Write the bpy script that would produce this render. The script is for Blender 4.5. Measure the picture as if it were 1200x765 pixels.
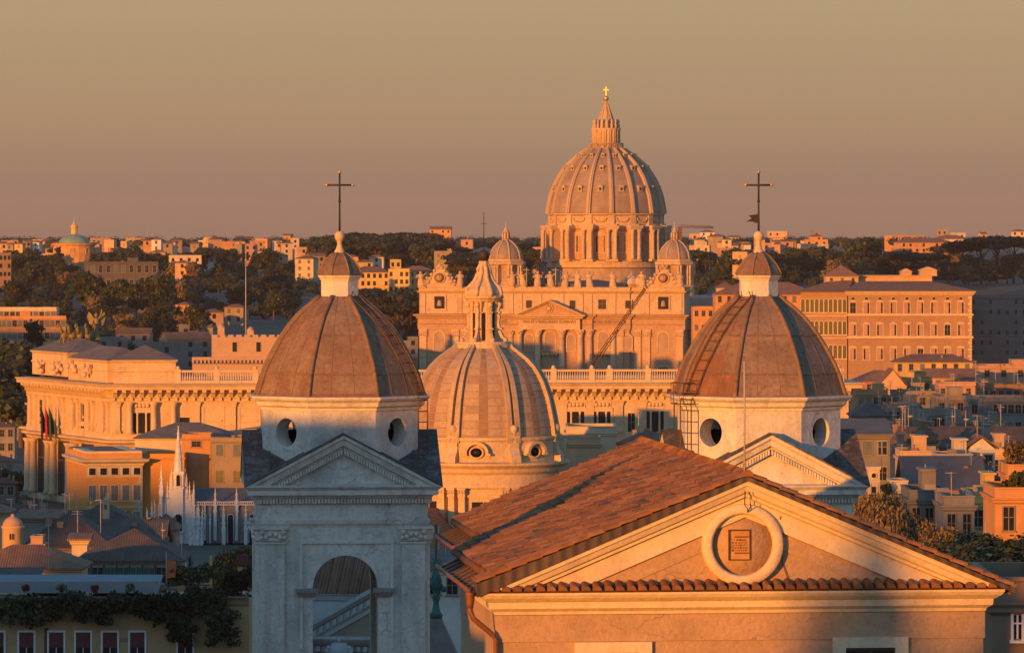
import bpy, bmesh, math, random
from mathutils import Vector, Matrix, noise
for o in list(bpy.data.objects): bpy.data.objects.remove(o)
SC = bpy.context.scene
COL = SC.collection
R = math.radians
PI = math.pi
random.seed(7)
F, HY, CZ = 5480.0, 275.0, 70.0          # focal length in px of the 1200 px wide photo, eye level row, eye height above the city floor
SUN_AZ, SUN_EL = R(33), R(3.4)           # sun is behind and to the left of the viewer, just risen

# ---------------------------------------------------------------- camera, light, exposure
cam = bpy.data.cameras.new('Camera'); cam_o = bpy.data.objects.new('Camera', cam); COL.objects.link(cam_o)
cam_o.location = (0, 0, CZ); cam_o.rotation_euler = (R(90), 0, 0)
cam.sensor_width = 36; cam.lens = 36 * F / 1200; cam.shift_y = -(382.5 - HY) / 1200
cam.clip_start = 1; cam.clip_end = 40000
SC.camera = cam_o
world = bpy.data.worlds.new('World'); SC.world = world; world.use_nodes = True
wn, wl = world.node_tree.nodes, world.node_tree.links
wn.clear()
w_out = wn.new('ShaderNodeOutputWorld'); w_bg = wn.new('ShaderNodeBackground')
w_sky = wn.new('ShaderNodeTexSky'); w_sky.sky_type = 'NISHITA'; w_sky.sun_disc = False
w_sky.sun_elevation = SUN_EL; w_sky.sun_rotation = R(180 + 33); w_sky.altitude = 60
w_sky.air_density = 0.7; w_sky.dust_density = 0.2; w_sky.ozone_density = 3.0
w_tc = wn.new('ShaderNodeTexCoord'); w_sep = wn.new('ShaderNodeSeparateXYZ')
w_ramp = wn.new('ShaderNodeValToRGB'); w_glow = wn.new('ShaderNodeValToRGB')
w_mul = wn.new('ShaderNodeVectorMath'); w_mul.operation = 'MULTIPLY'; w_add = wn.new('ShaderNodeVectorMath'); w_add.operation = 'ADD'
w_sc = wn.new('ShaderNodeVectorMath'); w_sc.operation = 'SCALE'; w_sc.inputs['Scale'].default_value = 10.0
wl.new(w_tc.outputs['Generated'], w_sep.inputs[0]); wl.new(w_sep.outputs['Z'], w_ramp.inputs[0]); wl.new(w_sep.outputs['Z'], w_glow.inputs[0])
# the dusty dawn band low over the horizon (height = sine of the elevation), and the tint of the clear sky above it
SKY_GLOW = [(0.0, (.200, .112, .078)), (.012, (.226, .127, .079)), (.025, (.294, .170, .084)), (.05, (.336, .216, .086)), (.10, (.32, .25, .14)), (.25, (.10, .11, .12)), (.45, (0, 0, 0))]
SKY_TINT = [(0.0, (.05, .05, .06)), (.12, (.10, .10, .13)), (.35, (1.4, 1.35, 1.05)), (.6, (2.3, 2.15, 1.65)), (1.0, (2.3, 2.15, 1.65))]
def fill_ramp(node, stops, k):
    els = node.color_ramp.elements
    while len(els) > 1: els.remove(els[-1])
    els[0].position = stops[0][0]; els[0].color = tuple(x*k for x in stops[0][1]) + (1,)
    for p_, c_ in stops[1:]:
        e_ = els.new(p_); e_.color = tuple(x*k for x in c_) + (1,)
fill_ramp(w_glow, SKY_GLOW, 1/1.5); fill_ramp(w_ramp, SKY_TINT, 1.0)      # x 10 x strength 0.15
w_up = wn.new('ShaderNodeVectorMath'); w_up.operation = 'SCALE'; w_up.inputs['Scale'].default_value = 1.7
w_bg.inputs['Strength'].default_value = 0.15
wl.new(w_sky.outputs[0], w_mul.inputs[0]); wl.new(w_ramp.outputs[0], w_mul.inputs[1]); wl.new(w_mul.outputs[0], w_up.inputs[0])
wl.new(w_glow.outputs[0], w_sc.inputs[0]); wl.new(w_up.outputs[0], w_add.inputs[0]); wl.new(w_sc.outputs[0], w_add.inputs[1])
wl.new(w_add.outputs[0], w_bg.inputs[0]); wl.new(w_bg.outputs[0], w_out.inputs[0])
sun = bpy.data.lights.new('Sun', 'SUN'); sun_o = bpy.data.objects.new('Sun', sun); COL.objects.link(sun_o)
sun.energy = 5.0; sun.angle = R(.5); sun.color = (1.0, .35, .025)
sun_o.rotation_euler = (R(90) - SUN_EL, 0, -SUN_AZ)      # lamp looks along -Z: points away from the sun
sun_o.location = (-60, -90, 140)
vs = SC.view_settings
SC.display_settings.display_device = 'sRGB'
vs.view_transform = 'Standard'; vs.look = 'None'; vs.exposure = 0.35; vs.gamma = 1.0; vs.use_curve_mapping = False

# ---------------------------------------------------------------- helpers
def PX(x, y, Y):
    return Vector(((x - 600) * Y / F, Y, CZ - (y - HY) * Y / F))
class MB:
    """collects shapes; build() links them as one mesh object"""
    def __init__(s, dz=0.0, T=None):
        s.v, s.f, s.m, s.sm, s.dz, s.T = [], [], [], [], dz, T
    def add(s, vs_, fs, mi=0, sm=False):
        b = len(s.v)
        for p in vs_:
            p = Vector(p)
            if s.T is not None: p = s.T @ p
            s.v.append((p[0], p[1], p[2] + s.dz))
        for f in fs:
            s.f.append(tuple(i + b for i in f)); s.m.append(mi); s.sm.append(sm)
    def box(s, x0, x1, y0, y1, z0, z1, mi=0):
        s.add([(x0,y0,z0),(x1,y0,z0),(x1,y1,z0),(x0,y1,z0),(x0,y0,z1),(x1,y0,z1),(x1,y1,z1),(x0,y1,z1)],
              [(0,3,2,1),(4,5,6,7),(0,1,5,4),(1,2,6,5),(2,3,7,6),(3,0,4,7)], mi)
    def cbox(s, c, sz, mi=0):
        s.box(c[0]-sz[0]/2, c[0]+sz[0]/2, c[1]-sz[1]/2, c[1]+sz[1]/2, c[2]-sz[2]/2, c[2]+sz[2]/2, mi)
    def prism(s, pts, d, mi=0, sm=False):
        n = len(pts); d = Vector(d); pts = [Vector(p) for p in pts]
        s.add(pts + [p + d for p in pts], [tuple(range(n))[::-1], tuple(range(n, 2*n))] + [(i, (i+1) % n, n + (i+1) % n, n + i) for i in range(n)], mi, sm)
    def lathe(s, prof, n=24, cx=0, cy=0, off=0.0, mi=0, sm=True, ap=False, ex=1, ey=1, cap=True):
        k = 1 / math.cos(PI / n) if ap else 1
        vs_, fs = [], []
        for r, z in prof:
            for i in range(n):
                a = off + 2*PI*i/n
                vs_.append((cx + r*k*math.cos(a)*ex, cy + r*k*math.sin(a)*ey, z))
        for j in range(len(prof) - 1):
            for i in range(n):
                fs.append((j*n+i, j*n+(i+1) % n, (j+1)*n+(i+1) % n, (j+1)*n+i))
        if cap:
            fs.append(tuple(range(n))[::-1]); fs.append(tuple(range((len(prof)-1)*n, len(prof)*n)))
        s.add(vs_, fs, mi, sm)
    def tube(s, pts, r, n=6, mi=0, sm=True, r2=None):
        pts = [Vector(p) for p in pts]; vs_, fs = [], []
        for k, p in enumerate(pts):
            d = (pts[min(k+1, len(pts)-1)] - pts[max(k-1, 0)]).normalized()
            a = d.orthogonal().normalized() if abs(d.z) > .95 else d.cross(Vector((0, 0, 1))).normalized()
            b = d.cross(a)
            rr = r if r2 is None else r + (r2 - r) * k / (len(pts) - 1)
            for i in range(n):
                t = 2*PI*i/n
                vs_.append(p + (a*math.cos(t) + b*math.sin(t)) * rr)
        for k in range(len(pts)-1):
            for i in range(n):
                fs.append((k*n+i, k*n+(i+1) % n, (k+1)*n+(i+1) % n, (k+1)*n+i))
        fs.append(tuple(range(n))[::-1]); fs.append(tuple(range((len(pts)-1)*n, len(pts)*n)))
        s.add(vs_, fs, mi, sm)
    def ball(s, c, r, n=12, mi=0, ez=1.0):
        m_ = max(4, n // 2)
        s.lathe([(max(r*math.sin(PI*j/m_), r*.02), c[2] - r*ez*math.cos(PI*j/m_)) for j in range(m_+1)], n, c[0], c[1], 0, mi)
    def sweep(s, path, prof, mi=0, closed=False, sm=False, cap=True):
        """profile (outward offset, z) carried along a plan path; outward is to the right of the walking direction"""
        n = len(path); P = [Vector((p[0], p[1])) for p in path]; vs_ = []
        for i in range(n):
            def nrm(a, b):
                d = (P[b] - P[a]).normalized(); return Vector((d.y, -d.x))
            if closed: n0, n1 = nrm(i-1, i), nrm(i, (i+1) % n)
            else:
                n0 = nrm(i-1, i) if i else nrm(0, 1); n1 = nrm(i, i+1) if i < n-1 else n0
            m_ = (n0 + n1).normalized(); m_ = m_ / max(.3, m_.dot(n1))
            for o_, z in prof: vs_.append((P[i].x + m_.x*o_, P[i].y + m_.y*o_, z))
        k = len(prof); fs = []
        for i in range(n if closed else n-1):
            j = (i+1) % n
            for q in range(k-1): fs.append((i*k+q, j*k+q, j*k+q+1, i*k+q+1))
        if cap and not closed:
            fs.append(tuple(range(k))); fs.append(tuple(range((n-1)*k, n*k))[::-1])
        s.add(vs_, fs, mi, sm)
    def arch(s, u0, u1, z0, z1, cu, r, zs, v0, v1, zb=None, mi=0, n=14, mi2=None):
        """wall plate u0..u1 x z0..z1 between v0 and v1 with an arched opening (springing zs, radius r) from zb up"""
        mi2 = mi if mi2 is None else mi2
        zb = z0 if zb is None else zb
        s.box(u0, cu-r, v0, v1, z0, z1, mi); s.box(cu+r, u1, v0, v1, z0, z1, mi)
        if zb > z0: s.box(cu-r, cu+r, v0, v1, z0, zb, mi)
        A = [(cu - r*math.cos(PI*i/n), zs + r*math.sin(PI*i/n)) for i in range(n+1)]
        for i in range(n):
            (a, za), (b, zb_) = A[i], A[i+1]
            s.add([(a,v0,za),(b,v0,zb_),(b,v0,z1),(a,v0,z1),(a,v1,za),(b,v1,zb_),(b,v1,z1),(a,v1,z1)],
                  [(0,1,2,3),(7,6,5,4),(2,6,7,3)], mi)
            s.add([(a,v0,za),(b,v0,zb_),(a,v1,za),(b,v1,zb_)], [(0,2,3,1)], mi2)
    def hole(s, hw, z0, z1, cz, r, v0, v1, mi=0, n=32):
        """wall plate -hw..hw x z0..z1 with a round hole"""
        def outer(a):
            c, d = math.cos(a), math.sin(a); t = 1e9
            if abs(c) > 1e-6: t = min(t, hw/abs(c))
            if d > 1e-6: t = min(t, (z1-cz)/d)
            if d < -1e-6: t = min(t, (z0-cz)/d)
            return c*t, cz + d*t
        an = sorted([2*PI*i/n for i in range(n)] + [math.atan2(z-cz, u) % (2*PI) for u in (-hw, hw) for z in (z0, z1)])
        for i in range(len(an)):
            a, b = an[i], an[(i+1) % len(an)]
            (ua, za), (ub, zb) = outer(a), outer(b)
            ca = (r*math.cos(a), cz + r*math.sin(a)); cb = (r*math.cos(b), cz + r*math.sin(b))
            s.add([(ca[0],v0,ca[1]),(cb[0],v0,cb[1]),(ub,v0,zb),(ua,v0,za),(ca[0],v1,ca[1]),(cb[0],v1,cb[1]),(ub,v1,zb),(ua,v1,za)],
                  [(0,1,2,3),(7,6,5,4),(0,4,5,1),(2,6,7,3)], mi)
    def gable(s, hw, z0, zt, v0, v1, mi=0):
        s.prism([(-hw, v0, z0), (hw, v0, z0), (0, v0, zt)], (0, v1-v0, 0), mi)
    def mesh(s, name, mats, fix=True):
        me = bpy.data.meshes.new(name)
        me.from_pydata(s.v, [], s.f)
        for m_ in (mats if isinstance(mats, (list, tuple)) else [mats]): me.materials.append(m_)
        me.polygons.foreach_set('material_index', s.m); me.polygons.foreach_set('use_smooth', s.sm)
        if fix:
            bm = bmesh.new(); bm.from_mesh(me); bmesh.ops.recalc_face_normals(bm, faces=bm.faces); bm.to_mesh(me); bm.free()
        me.update(); return me
    def build(s, name, mats, parent=None, fix=True, loc=None, rotz=0.0):
        o = bpy.data.objects.new(name, s.mesh(name, mats, fix)); COL.objects.link(o)
        if parent: o.parent = parent
        if loc is not None: o.location = loc
        o.rotation_euler.z = rotz
        return o
def inst(name, me, parent=None, loc=(0,0,0), rotz=0.0, sc=None):
    o = bpy.data.objects.new(name, me); COL.objects.link(o)
    if parent: o.parent = parent
    o.location = loc; o.rotation_euler.z = rotz
    if sc is not None: o.scale = sc if hasattr(sc, '__len__') else (sc, sc, sc)
    return o
def tag(o, label, cat, group=None):
    o['label'] = label; o['category'] = cat
    if group: o['group'] = group
    return o
def thing(name, label, cat, loc, rotz=0.0, group=None):
    o = bpy.data.objects.new(name, None); COL.objects.link(o); o.empty_display_size = .5
    o.location = loc; o.rotation_euler.z = rotz
    return tag(o, label, cat, group)
def copy_tree(o, parent=None):
    c = o.copy(); COL.objects.link(c)
    if parent: c.parent = parent
    for ch in [x for x in bpy.data.objects if x.parent == o]: copy_tree(ch, c)
    return c
def lettering(body, size, m_, parent, loc, rot=(PI/2, 0, 0), ext=.02, sx=1.0, name='lettering', width=None):
    cu = bpy.data.curves.new(name, 'FONT'); cu.body = body; cu.size = size; cu.extrude = ext; cu.align_x = 'CENTER'; cu.resolution_u = 2
    t = bpy.data.objects.new(name + '_curve', cu); COL.objects.link(t)
    bpy.context.view_layer.update()
    me = bpy.data.meshes.new_from_object(t.evaluated_get(bpy.context.evaluated_depsgraph_get()))
    bpy.data.objects.remove(t); me.name = name; me.materials.clear(); me.materials.append(m_)
    if width:
        xs = [v.co.x for v in me.vertices]; sx = width / (max(xs) - min(xs))
    o = inst(name, me, parent, loc, 0, (sx, 1, 1)); o.rotation_euler = rot
    return o

# ---------------------------------------------------------------- materials
def mat(name, col, rough=.85, var=.18, scale=.6, stain=None, st_amt=.5, st_scale=.25, streak=0.0, bump=0.0, bscale=3.0, rnd=0.0, metal=0.0, spec=.25, tiles=None, grime=0.0, crack=0.0):
    m_ = bpy.data.materials.new(name); m_.use_nodes = True
    N, L = m_.node_tree.nodes, m_.node_tree.links
    bs = N['Principled BSDF']; bs.inputs['Roughness'].default_value = rough; bs.inputs['Metallic'].default_value = metal
    bs.inputs['Specular IOR Level'].default_value = spec
    tc = N.new('ShaderNodeTexCoord'); oi = N.new('ShaderNodeObjectInfo')
    ad = N.new('ShaderNodeVectorMath'); ad.operation = 'MULTIPLY_ADD'
    L.new(oi.outputs['Random'], ad.inputs[0]); ad.inputs[1].default_value = (37, 53, 29); L.new(tc.outputs['Object'], ad.inputs[2])
    def nz(sc_, det=5, rg=.55, vec=None):
        n = N.new('ShaderNodeTexNoise'); n.inputs['Scale'].default_value = sc_; n.inputs['Detail'].default_value = det; n.inputs['Roughness'].default_value = rg
        L.new(vec or ad.outputs[0], n.inputs['Vector']); return n.outputs['Fac']
    def mapr(f, a, b, c, d):
        r_ = N.new('ShaderNodeMapRange'); L.new(f, r_.inputs[0])
        for i_, x in zip((1, 2, 3, 4), (a, b, c, d)): r_.inputs[i_].default_value = x
        return r_.outputs[0]
    def mix(f, a, b, mode='MIX'):
        x = N.new('ShaderNodeMix'); x.data_type = 'RGBA'; x.blend_type = mode
        if isinstance(f, float): x.inputs[0].default_value = f
        else: L.new(f, x.inputs[0])
        for sock, val in ((x.inputs[6], a), (x.inputs[7], b)):
            if isinstance(val, tuple): sock.default_value = val + (1,)
            else: L.new(val, sock)
        return x.outputs[2]
    lo = tuple(max(0, c*(1-var)) for c in col); hi = tuple(min(.95, c*(1+var)) for c in col)
    c = mix(mapr(nz(scale), .3, .7, 0, 1), lo, hi)
    c = mix(mapr(nz(scale*7, 4), .35, .65, 0, .45), c, lo)
    if stain: c = mix(mapr(nz(st_scale, 8, .68), .5, .68, 0, st_amt), c, stain)
    if streak:
        mp = N.new('ShaderNodeMapping'); mp.inputs['Scale'].default_value = (1, 1, .08); L.new(ad.outputs[0], mp.inputs[0])
        sv = nz(scale*3.2, 5, .6, mp.outputs[0])
        c = mix(mapr(sv, .5, .75, 0, streak), c, stain or tuple(x*.45 for x in col))
    if grime: c = mix(mapr(nz(st_scale*9, 8, .75), .48, .66, 0, grime), c, tuple(x*.45 for x in (stain or col)))
    if crack:
        vo = N.new('ShaderNodeTexVoronoi'); vo.feature = 'DISTANCE_TO_EDGE'; vo.inputs['Scale'].default_value = crack
        wv = N.new('ShaderNodeVectorMath'); wv.operation = 'MULTIPLY_ADD'; nn_ = N.new('ShaderNodeTexNoise'); nn_.inputs['Scale'].default_value = 2.2; nn_.inputs['Detail'].default_value = 6
        L.new(ad.outputs[0], nn_.inputs['Vector']); L.new(nn_.outputs['Color'], wv.inputs[0]); wv.inputs[1].default_value = (.5, .5, .5); L.new(ad.outputs[0], wv.inputs[2]); L.new(wv.outputs[0], vo.inputs['Vector'])
        ed = mapr(vo.outputs['Distance'], 0, .012, 1, 0); gate = mapr(nz(.55, 3), .5, .56, 0, .6)
        ml = N.new('ShaderNodeMath'); ml.operation = 'MULTIPLY'; L.new(ed, ml.inputs[0]); L.new(gate, ml.inputs[1])
        c = mix(ml.outputs[0], c, tuple(x*.35 for x in col))
    if rnd:
        hv = N.new('ShaderNodeHueSaturation'); L.new(c, hv.inputs['Color']); L.new(mapr(oi.outputs['Random'], 0, 1, 1-rnd, 1+rnd), hv.inputs['Value'])
        c = hv.outputs[0]
    h = None
    if tiles:                                       # running tile courses seen from afar: (across, along)
        w = N.new('ShaderNodeTexWave'); w.wave_type = 'BANDS'; w.bands_direction = tiles[1]; w.inputs['Scale'].default_value = tiles[0]; w.inputs['Distortion'].default_value = .6
        w.inputs['Detail'].default_value = 2; L.new(tc.outputs['Object'], w.inputs['Vector'])
        c = mix(mapr(w.outputs['Fac'], 0, 1, .35, 0), c, tuple(x*.4 for x in col)); h = w.outputs['Fac']
    L.new(c, bs.inputs['Base Color'])
    if bump:
        b = N.new('ShaderNodeBump'); b.inputs['Strength'].default_value = bump; b.inputs['Distance'].default_value = .1
        L.new(h if h is not None else nz(bscale, 6, .65), b.inputs['Height']); L.new(b.outputs[0], bs.inputs['Normal'])
    return m_
M = {}
M['tower'] = mat('tower_plaster', (.68, .62, .53), var=.10, scale=.5, stain=(.36, .33, .30), st_amt=.75, st_scale=.9, streak=.65, bump=.35, bscale=6, grime=.35, crack=.55)
M['tower_trim'] = mat('tower_stone_trim', (.71, .65, .56), var=.10, scale=1.2, stain=(.33, .30, .28), st_amt=.7, st_scale=1.2, streak=.6, bump=.4, bscale=9)
M['nave_cream'] = mat('cream_painted_stucco', (.75, .59, .38), var=.07, scale=.7, stain=(.50, .38, .27), st_amt=.65, st_scale=1.1, streak=.34, bump=.3, bscale=8, grime=.22)
M['nave_pink'] = mat('rose_ochre_stucco', (.51, .335, .195), var=.22, scale=.9, stain=(.42, .27, .18), st_amt=.75, st_scale=.9, streak=.32, bump=.4, bscale=10, grime=.3, crack=.6)
M['plaque'] = mat('terracotta_plaque', (.52, .27, .10), var=.2, scale=6)
M['lead'] = mat('weathered_lead', (.255, .165, .10), rough=.65, var=.28, scale=1.2, stain=(.205, .10, .05), st_amt=.85, st_scale=.7, grime=.55, streak=.75, bump=.3, bscale=5)
M['lead_rust'] = mat('rust_stained_lead', (.255, .12, .058), rough=.65, var=.3, scale=1.6, stain=(.15, .08, .05), st_amt=.6, st_scale=1.8, streak=.6, bump=.3, bscale=5)
M['lead_grey'] = mat('grey_lead_sheet', (.275, .19, .125), rough=.65, var=.25, scale=1.2, stain=(.21, .11, .06), st_amt=.8, st_scale=.8, grime=.5, streak=.7, bump=.3, bscale=5)
M['slate'] = mat('dark_slate_sheet', (.085, .068, .058), rough=.75, var=.3, scale=1.5, stain=(.24, .21, .19), st_amt=.7, st_scale=1.4, streak=.8, bump=.4)
M['iron'] = mat('dark_iron', (.05, .035, .03), rough=.6, var=.3, scale=4)
M['rust_iron'] = mat('rusty_iron', (.16, .075, .035), rough=.8, var=.35, scale=5)
M['gilt'] = mat('gilded_metal', (.70, .42, .12), rough=.4, metal=.7, var=.1)
M['copper'] = mat('copper_pipe', (.24, .095, .045), rough=.55, metal=.3, var=.25, scale=3)
M['verdigris'] = mat('green_bronze', (.055, .14, .115), rough=.7, var=.45, scale=5, stain=(.03, .05, .045), st_amt=.7, st_scale=4)
M['granite'] = mat('red_granite', (.20, .15, .13), rough=.7, var=.2, scale=2, stain=(.12, .09, .08), st_amt=.5, st_scale=1.5)
T_ = [('a', (.265, .108, .038)), ('b', (.31, .135, .052)), ('c', (.205, .084, .032)), ('d', (.34, .165, .07))]
for k_, c_ in T_: M['tile_' + k_] = mat('terracotta_tile_' + k_, c_, var=.3, scale=3.0, stain=(.11, .07, .045), st_amt=.75, st_scale=1.2)
M['trav'] = mat('travertine', (.61, .42, .245), var=.13, scale=.12, stain=(.40, .26, .16), st_amt=.6, st_scale=.10, streak=.35, grime=.5)
M['trav_pink'] = mat('warm_travertine', (.50, .315, .18), var=.16, scale=.12, stain=(.35, .21, .12), st_amt=.6, st_scale=.12, streak=.35, grime=.45)
M['trav_dark'] = mat('weathered_travertine', (.40, .28, .20), var=.2, scale=.2, stain=(.25, .17, .12), st_amt=.5, st_scale=.3)
M['basil_lead'] = mat('basilica_dome_lead', (.345, .25, .175), rough=.65, var=.18, scale=.15, stain=(.23, .16, .10), st_amt=.65, st_scale=.14, streak=.65, grime=.4)
M['basil_rib'] = mat('basilica_dome_rib', (.50, .355, .22), var=.12, scale=.2, stain=(.36, .27, .2), st_amt=.5, st_scale=.2, streak=.3)
M['palace'] = mat('palace_stone', (.67, .475, .265), var=.13, scale=.2, stain=(.44, .29, .17), st_amt=.65, st_scale=.18, streak=.4, grime=.32)
M['palace_pale'] = mat('palace_pale_stone', (.69, .50, .295), var=.13, scale=.3, stain=(.42, .29, .18), st_amt=.6, st_scale=.3, streak=.35, grime=.3)
M['carlo'] = mat('dome_church_stone', (.65, .46, .27), var=.1, scale=.35, stain=(.42, .28, .17), st_amt=.6, st_scale=.3, streak=.45, grime=.45)
M['carlo_lead'] = mat('ribbed_dome_lead', (.46, .325, .20), rough=.6, var=.13, scale=.4, stain=(.28, .18, .11), st_amt=.6, st_scale=.4, streak=.6, grime=.4)
M['carlo_lead2'] = mat('ribbed_dome_rusty_lead', (.38, .25, .15), rough=.65, var=.2, scale=.5, streak=.4)
M['carlo_lead3'] = mat('ribbed_dome_pale_lead', (.48, .345, .215), rough=.6, var=.15, scale=.5, stain=(.30, .20, .12), st_amt=.55, st_scale=.4, streak=.5, grime=.35)
M['carlo_dark'] = mat('dark_brick_band', (.30, .185, .11), var=.25, scale=.6)
M['carlo_shade'] = mat('shaded_church_stone', (.50, .48, .45), var=.12, scale=.5, stain=(.3, .29, .28), st_amt=.5, st_scale=.4)  # shaded copy of the church stone, the grey of the shade in its colour
M['glass'] = mat('dark_window', (.022, .021, .022), rough=.3, var=.3, spec=.18)
M['bronze'] = mat('dark_bronze', (.25, .185, .075), rough=.6, var=.35, scale=1.0)
M['impost'] = mat('dark_impost_stone', (.27, .24, .215), var=.2, scale=2)
M['terrace'] = mat('brown_ochre_stucco', (.47, .29, .145), var=.12, scale=.4, stain=(.30, .18, .10), st_amt=.5, st_scale=.4, streak=.3)
M['shade_stone'] = mat('shaded_hill_stone', (.125, .11, .10), var=.2, scale=.2)  # shade on the hillside palazzo put into a dark stone colour
M['void'] = mat('dark_opening', (.03, .025, .022), rough=.9, var=.3)
M['wood'] = mat('dark_wood', (.09, .05, .03), var=.3, scale=3)
M['shutter_red'] = mat('red_brown_shutter', (.13, .045, .04), var=.2, scale=3)
M['shutter_grey'] = mat('grey_green_shutter', (.14, .155, .15), var=.2, scale=1.5)
M['white_frame'] = mat('white_painted_frame', (.68, .66, .62), var=.1, scale=3)
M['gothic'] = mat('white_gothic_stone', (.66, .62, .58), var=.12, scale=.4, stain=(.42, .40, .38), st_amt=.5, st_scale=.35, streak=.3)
M['ochre'] = mat('ochre_stucco', (.60, .275, .055), var=.1, scale=.25, stain=(.45, .22, .07), st_amt=.5, st_scale=.2, streak=.2)
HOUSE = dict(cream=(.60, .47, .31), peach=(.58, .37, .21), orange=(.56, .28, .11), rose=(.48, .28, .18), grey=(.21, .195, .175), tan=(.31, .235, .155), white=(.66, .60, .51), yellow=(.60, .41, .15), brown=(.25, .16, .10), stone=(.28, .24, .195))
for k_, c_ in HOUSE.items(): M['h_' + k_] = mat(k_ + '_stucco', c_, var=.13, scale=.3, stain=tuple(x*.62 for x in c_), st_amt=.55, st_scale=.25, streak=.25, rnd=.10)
M['roof'] = mat('old_tile_roof', (.27, .135, .075), var=.28, scale=.5, stain=(.13, .085, .06), st_amt=.6, st_scale=.35, rnd=.2, tiles=(1.1, 'X'), bump=.4)
M['roof_dark'] = mat('dark_tile_roof', (.135, .095, .075), var=.3, scale=.6, stain=(.08, .065, .055), st_amt=.6, st_scale=.4, rnd=.2, tiles=(1.1, 'X'), bump=.4)
M['roof_flat'] = mat('flat_roof_felt', (.165, .13, .105), var=.3, scale=.4, stain=(.16, .13, .11), st_amt=.5, st_scale=.3)
M['roof_grey'] = mat('grey_sheet_roof', (.115, .105, .10), rough=.75, var=.2, scale=.4, streak=.3)
M['awning'] = mat('grey_awning_cloth', (.25, .25, .26), var=.08, scale=.5, streak=.15)
M['leaf'] = mat('leaf_green', (.033, .044, .017), rough=.8, var=.35, scale=.35, rnd=.3)
M['leaf_dark'] = mat('pine_green', (.024, .031, .015), rough=.85, var=.35, scale=.3, rnd=.3)
M['leaf_light'] = mat('pale_leaf', (.085, .10, .038), rough=.8, var=.35, scale=.5, rnd=.3)
M['leaf_brown'] = mat('autumn_leaf', (.19, .125, .055), rough=.85, var=.35, scale=.5, rnd=.2)
M['leaf_silver'] = mat('silver_leaf', (.20, .20, .17), rough=.8, var=.3, scale=.5, rnd=.2)
M['bark'] = mat('bark', (.13, .085, .06), rough=.95, var=.35, scale=1.5)
M['red'] = mat('red_cloth', (.42, .03, .03), var=.15, scale=2)
M['green_cloth'] = mat('green_cloth', (.03, .09, .06), var=.2, scale=2)
M['blue_cloth'] = mat('dark_blue_cloth', (.02, .025, .05), var=.2, scale=2)
M['copper_green'] = mat('green_copper_roof', (.20, .30, .22), rough=.6, var=.15, scale=.2, streak=.3)
M['sky_glass'] = mat('skylight_glass', (.30, .36, .42), rough=.15, var=.05, spec=.6)
M['pot'] = mat('terracotta_pot', (.38, .17, .09), var=.2, scale=4)
M['letter'] = mat('bronze_letters', (.20, .12, .075), var=.2)
M['orange_sheet'] = mat('orange_tarpaulin', (.55, .13, .05), var=.2, scale=2)
M['lamp_metal'] = mat('pale_metal_pole', (.45, .38, .30), rough=.5, var=.15, scale=2)
# ---------------------------------------------------------------- terrain and air
def sst(a, b, x):
    t = min(1, max(0, (x - a) / (b - a))); return t*t*(3 - 2*t)
def ground_h(X, Y):
    a = 600 + X / max(Y, 400) * F
    ext = 190*sst(4, 22, X)
    near = 42 * (1 - sst(165 + ext, 335 + ext, Y + abs(X)*.12)) if Y > -900 else 42
    s = .545*X + .839*Y
    near = max(near, 56 * (1 - sst(-330, -170, s)))
    lw = 1 - sst(330, 560, a)
    hl = 24*sst(1500, 1850, Y) + 18*sst(1900, 2350, Y) + 12*sst(2400, 3300, Y)
    hr = 43*sst(2230, 2500, Y) + 12*sst(2500, 3200, Y)
    far = lw*hl + (1-lw)*hr
    if Y > 1500: far += 2.5*noise.noise(Vector((X*.004, Y*.004, 0)))
    return max(near, 4) if Y < 800 else max(far, 4)
def axis(lo, hi, pts): 
    out = []
    for a, b, st in pts:
        x = a
        while x < b - 1e-6: out.append(x); x += st
    return out + [hi]
ys_ = axis(-1200, 12000, [(-1200, -400, 100), (-400, 400, 20), (400, 1400, 100), (1400, 3400, 40), (3400, 12000, 430)])
xs_ = axis(-4000, 4000, [(-4000, -1200, 280), (-1200, -400, 40), (-400, 400, 20), (400, 1200, 40), (1200, 4000, 280)])
g = MB()
g.add([(x, y, ground_h(x, y)) for y in ys_ for x in xs_], [(j*len(xs_)+i, j*len(xs_)+i+1, (j+1)*len(xs_)+i+1, (j+1)*len(xs_)+i) for j in range(len(ys_)-1) for i in range(len(xs_)-1)], 0, True)
def ground_mat():
    m_ = mat('city_ground_and_scrub', (.10, .085, .065), var=.3, scale=.02, stain=(.045, .055, .025), st_amt=1.0, st_scale=.012)
    return m_
gr = g.build('ground', ground_mat(), fix=False); gr['kind'] = 'structure'
hz = MB(); hz.box(-4200, 4200, -1250, 12100, -2, 160)
hm = bpy.data.materials.new('haze_air'); hm.use_nodes = True
hn, hl_ = hm.node_tree.nodes, hm.node_tree.links
hn.clear(); ho = hn.new('ShaderNodeOutputMaterial'); hv = hn.new('ShaderNodeVolumePrincipled')
hv.inputs['Color'].default_value = (.86, .74, .68, 1); hv.inputs['Density'].default_value = HAZE = 0.000026; hv.inputs['Anisotropy'].default_value = 0.0
hl_.new(hv.outputs[0], ho.inputs['Volume'])
hzo = hz.build('haze', hm); hzo['kind'] = 'stuff'
hzo.display_type = 'WIRE'

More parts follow.
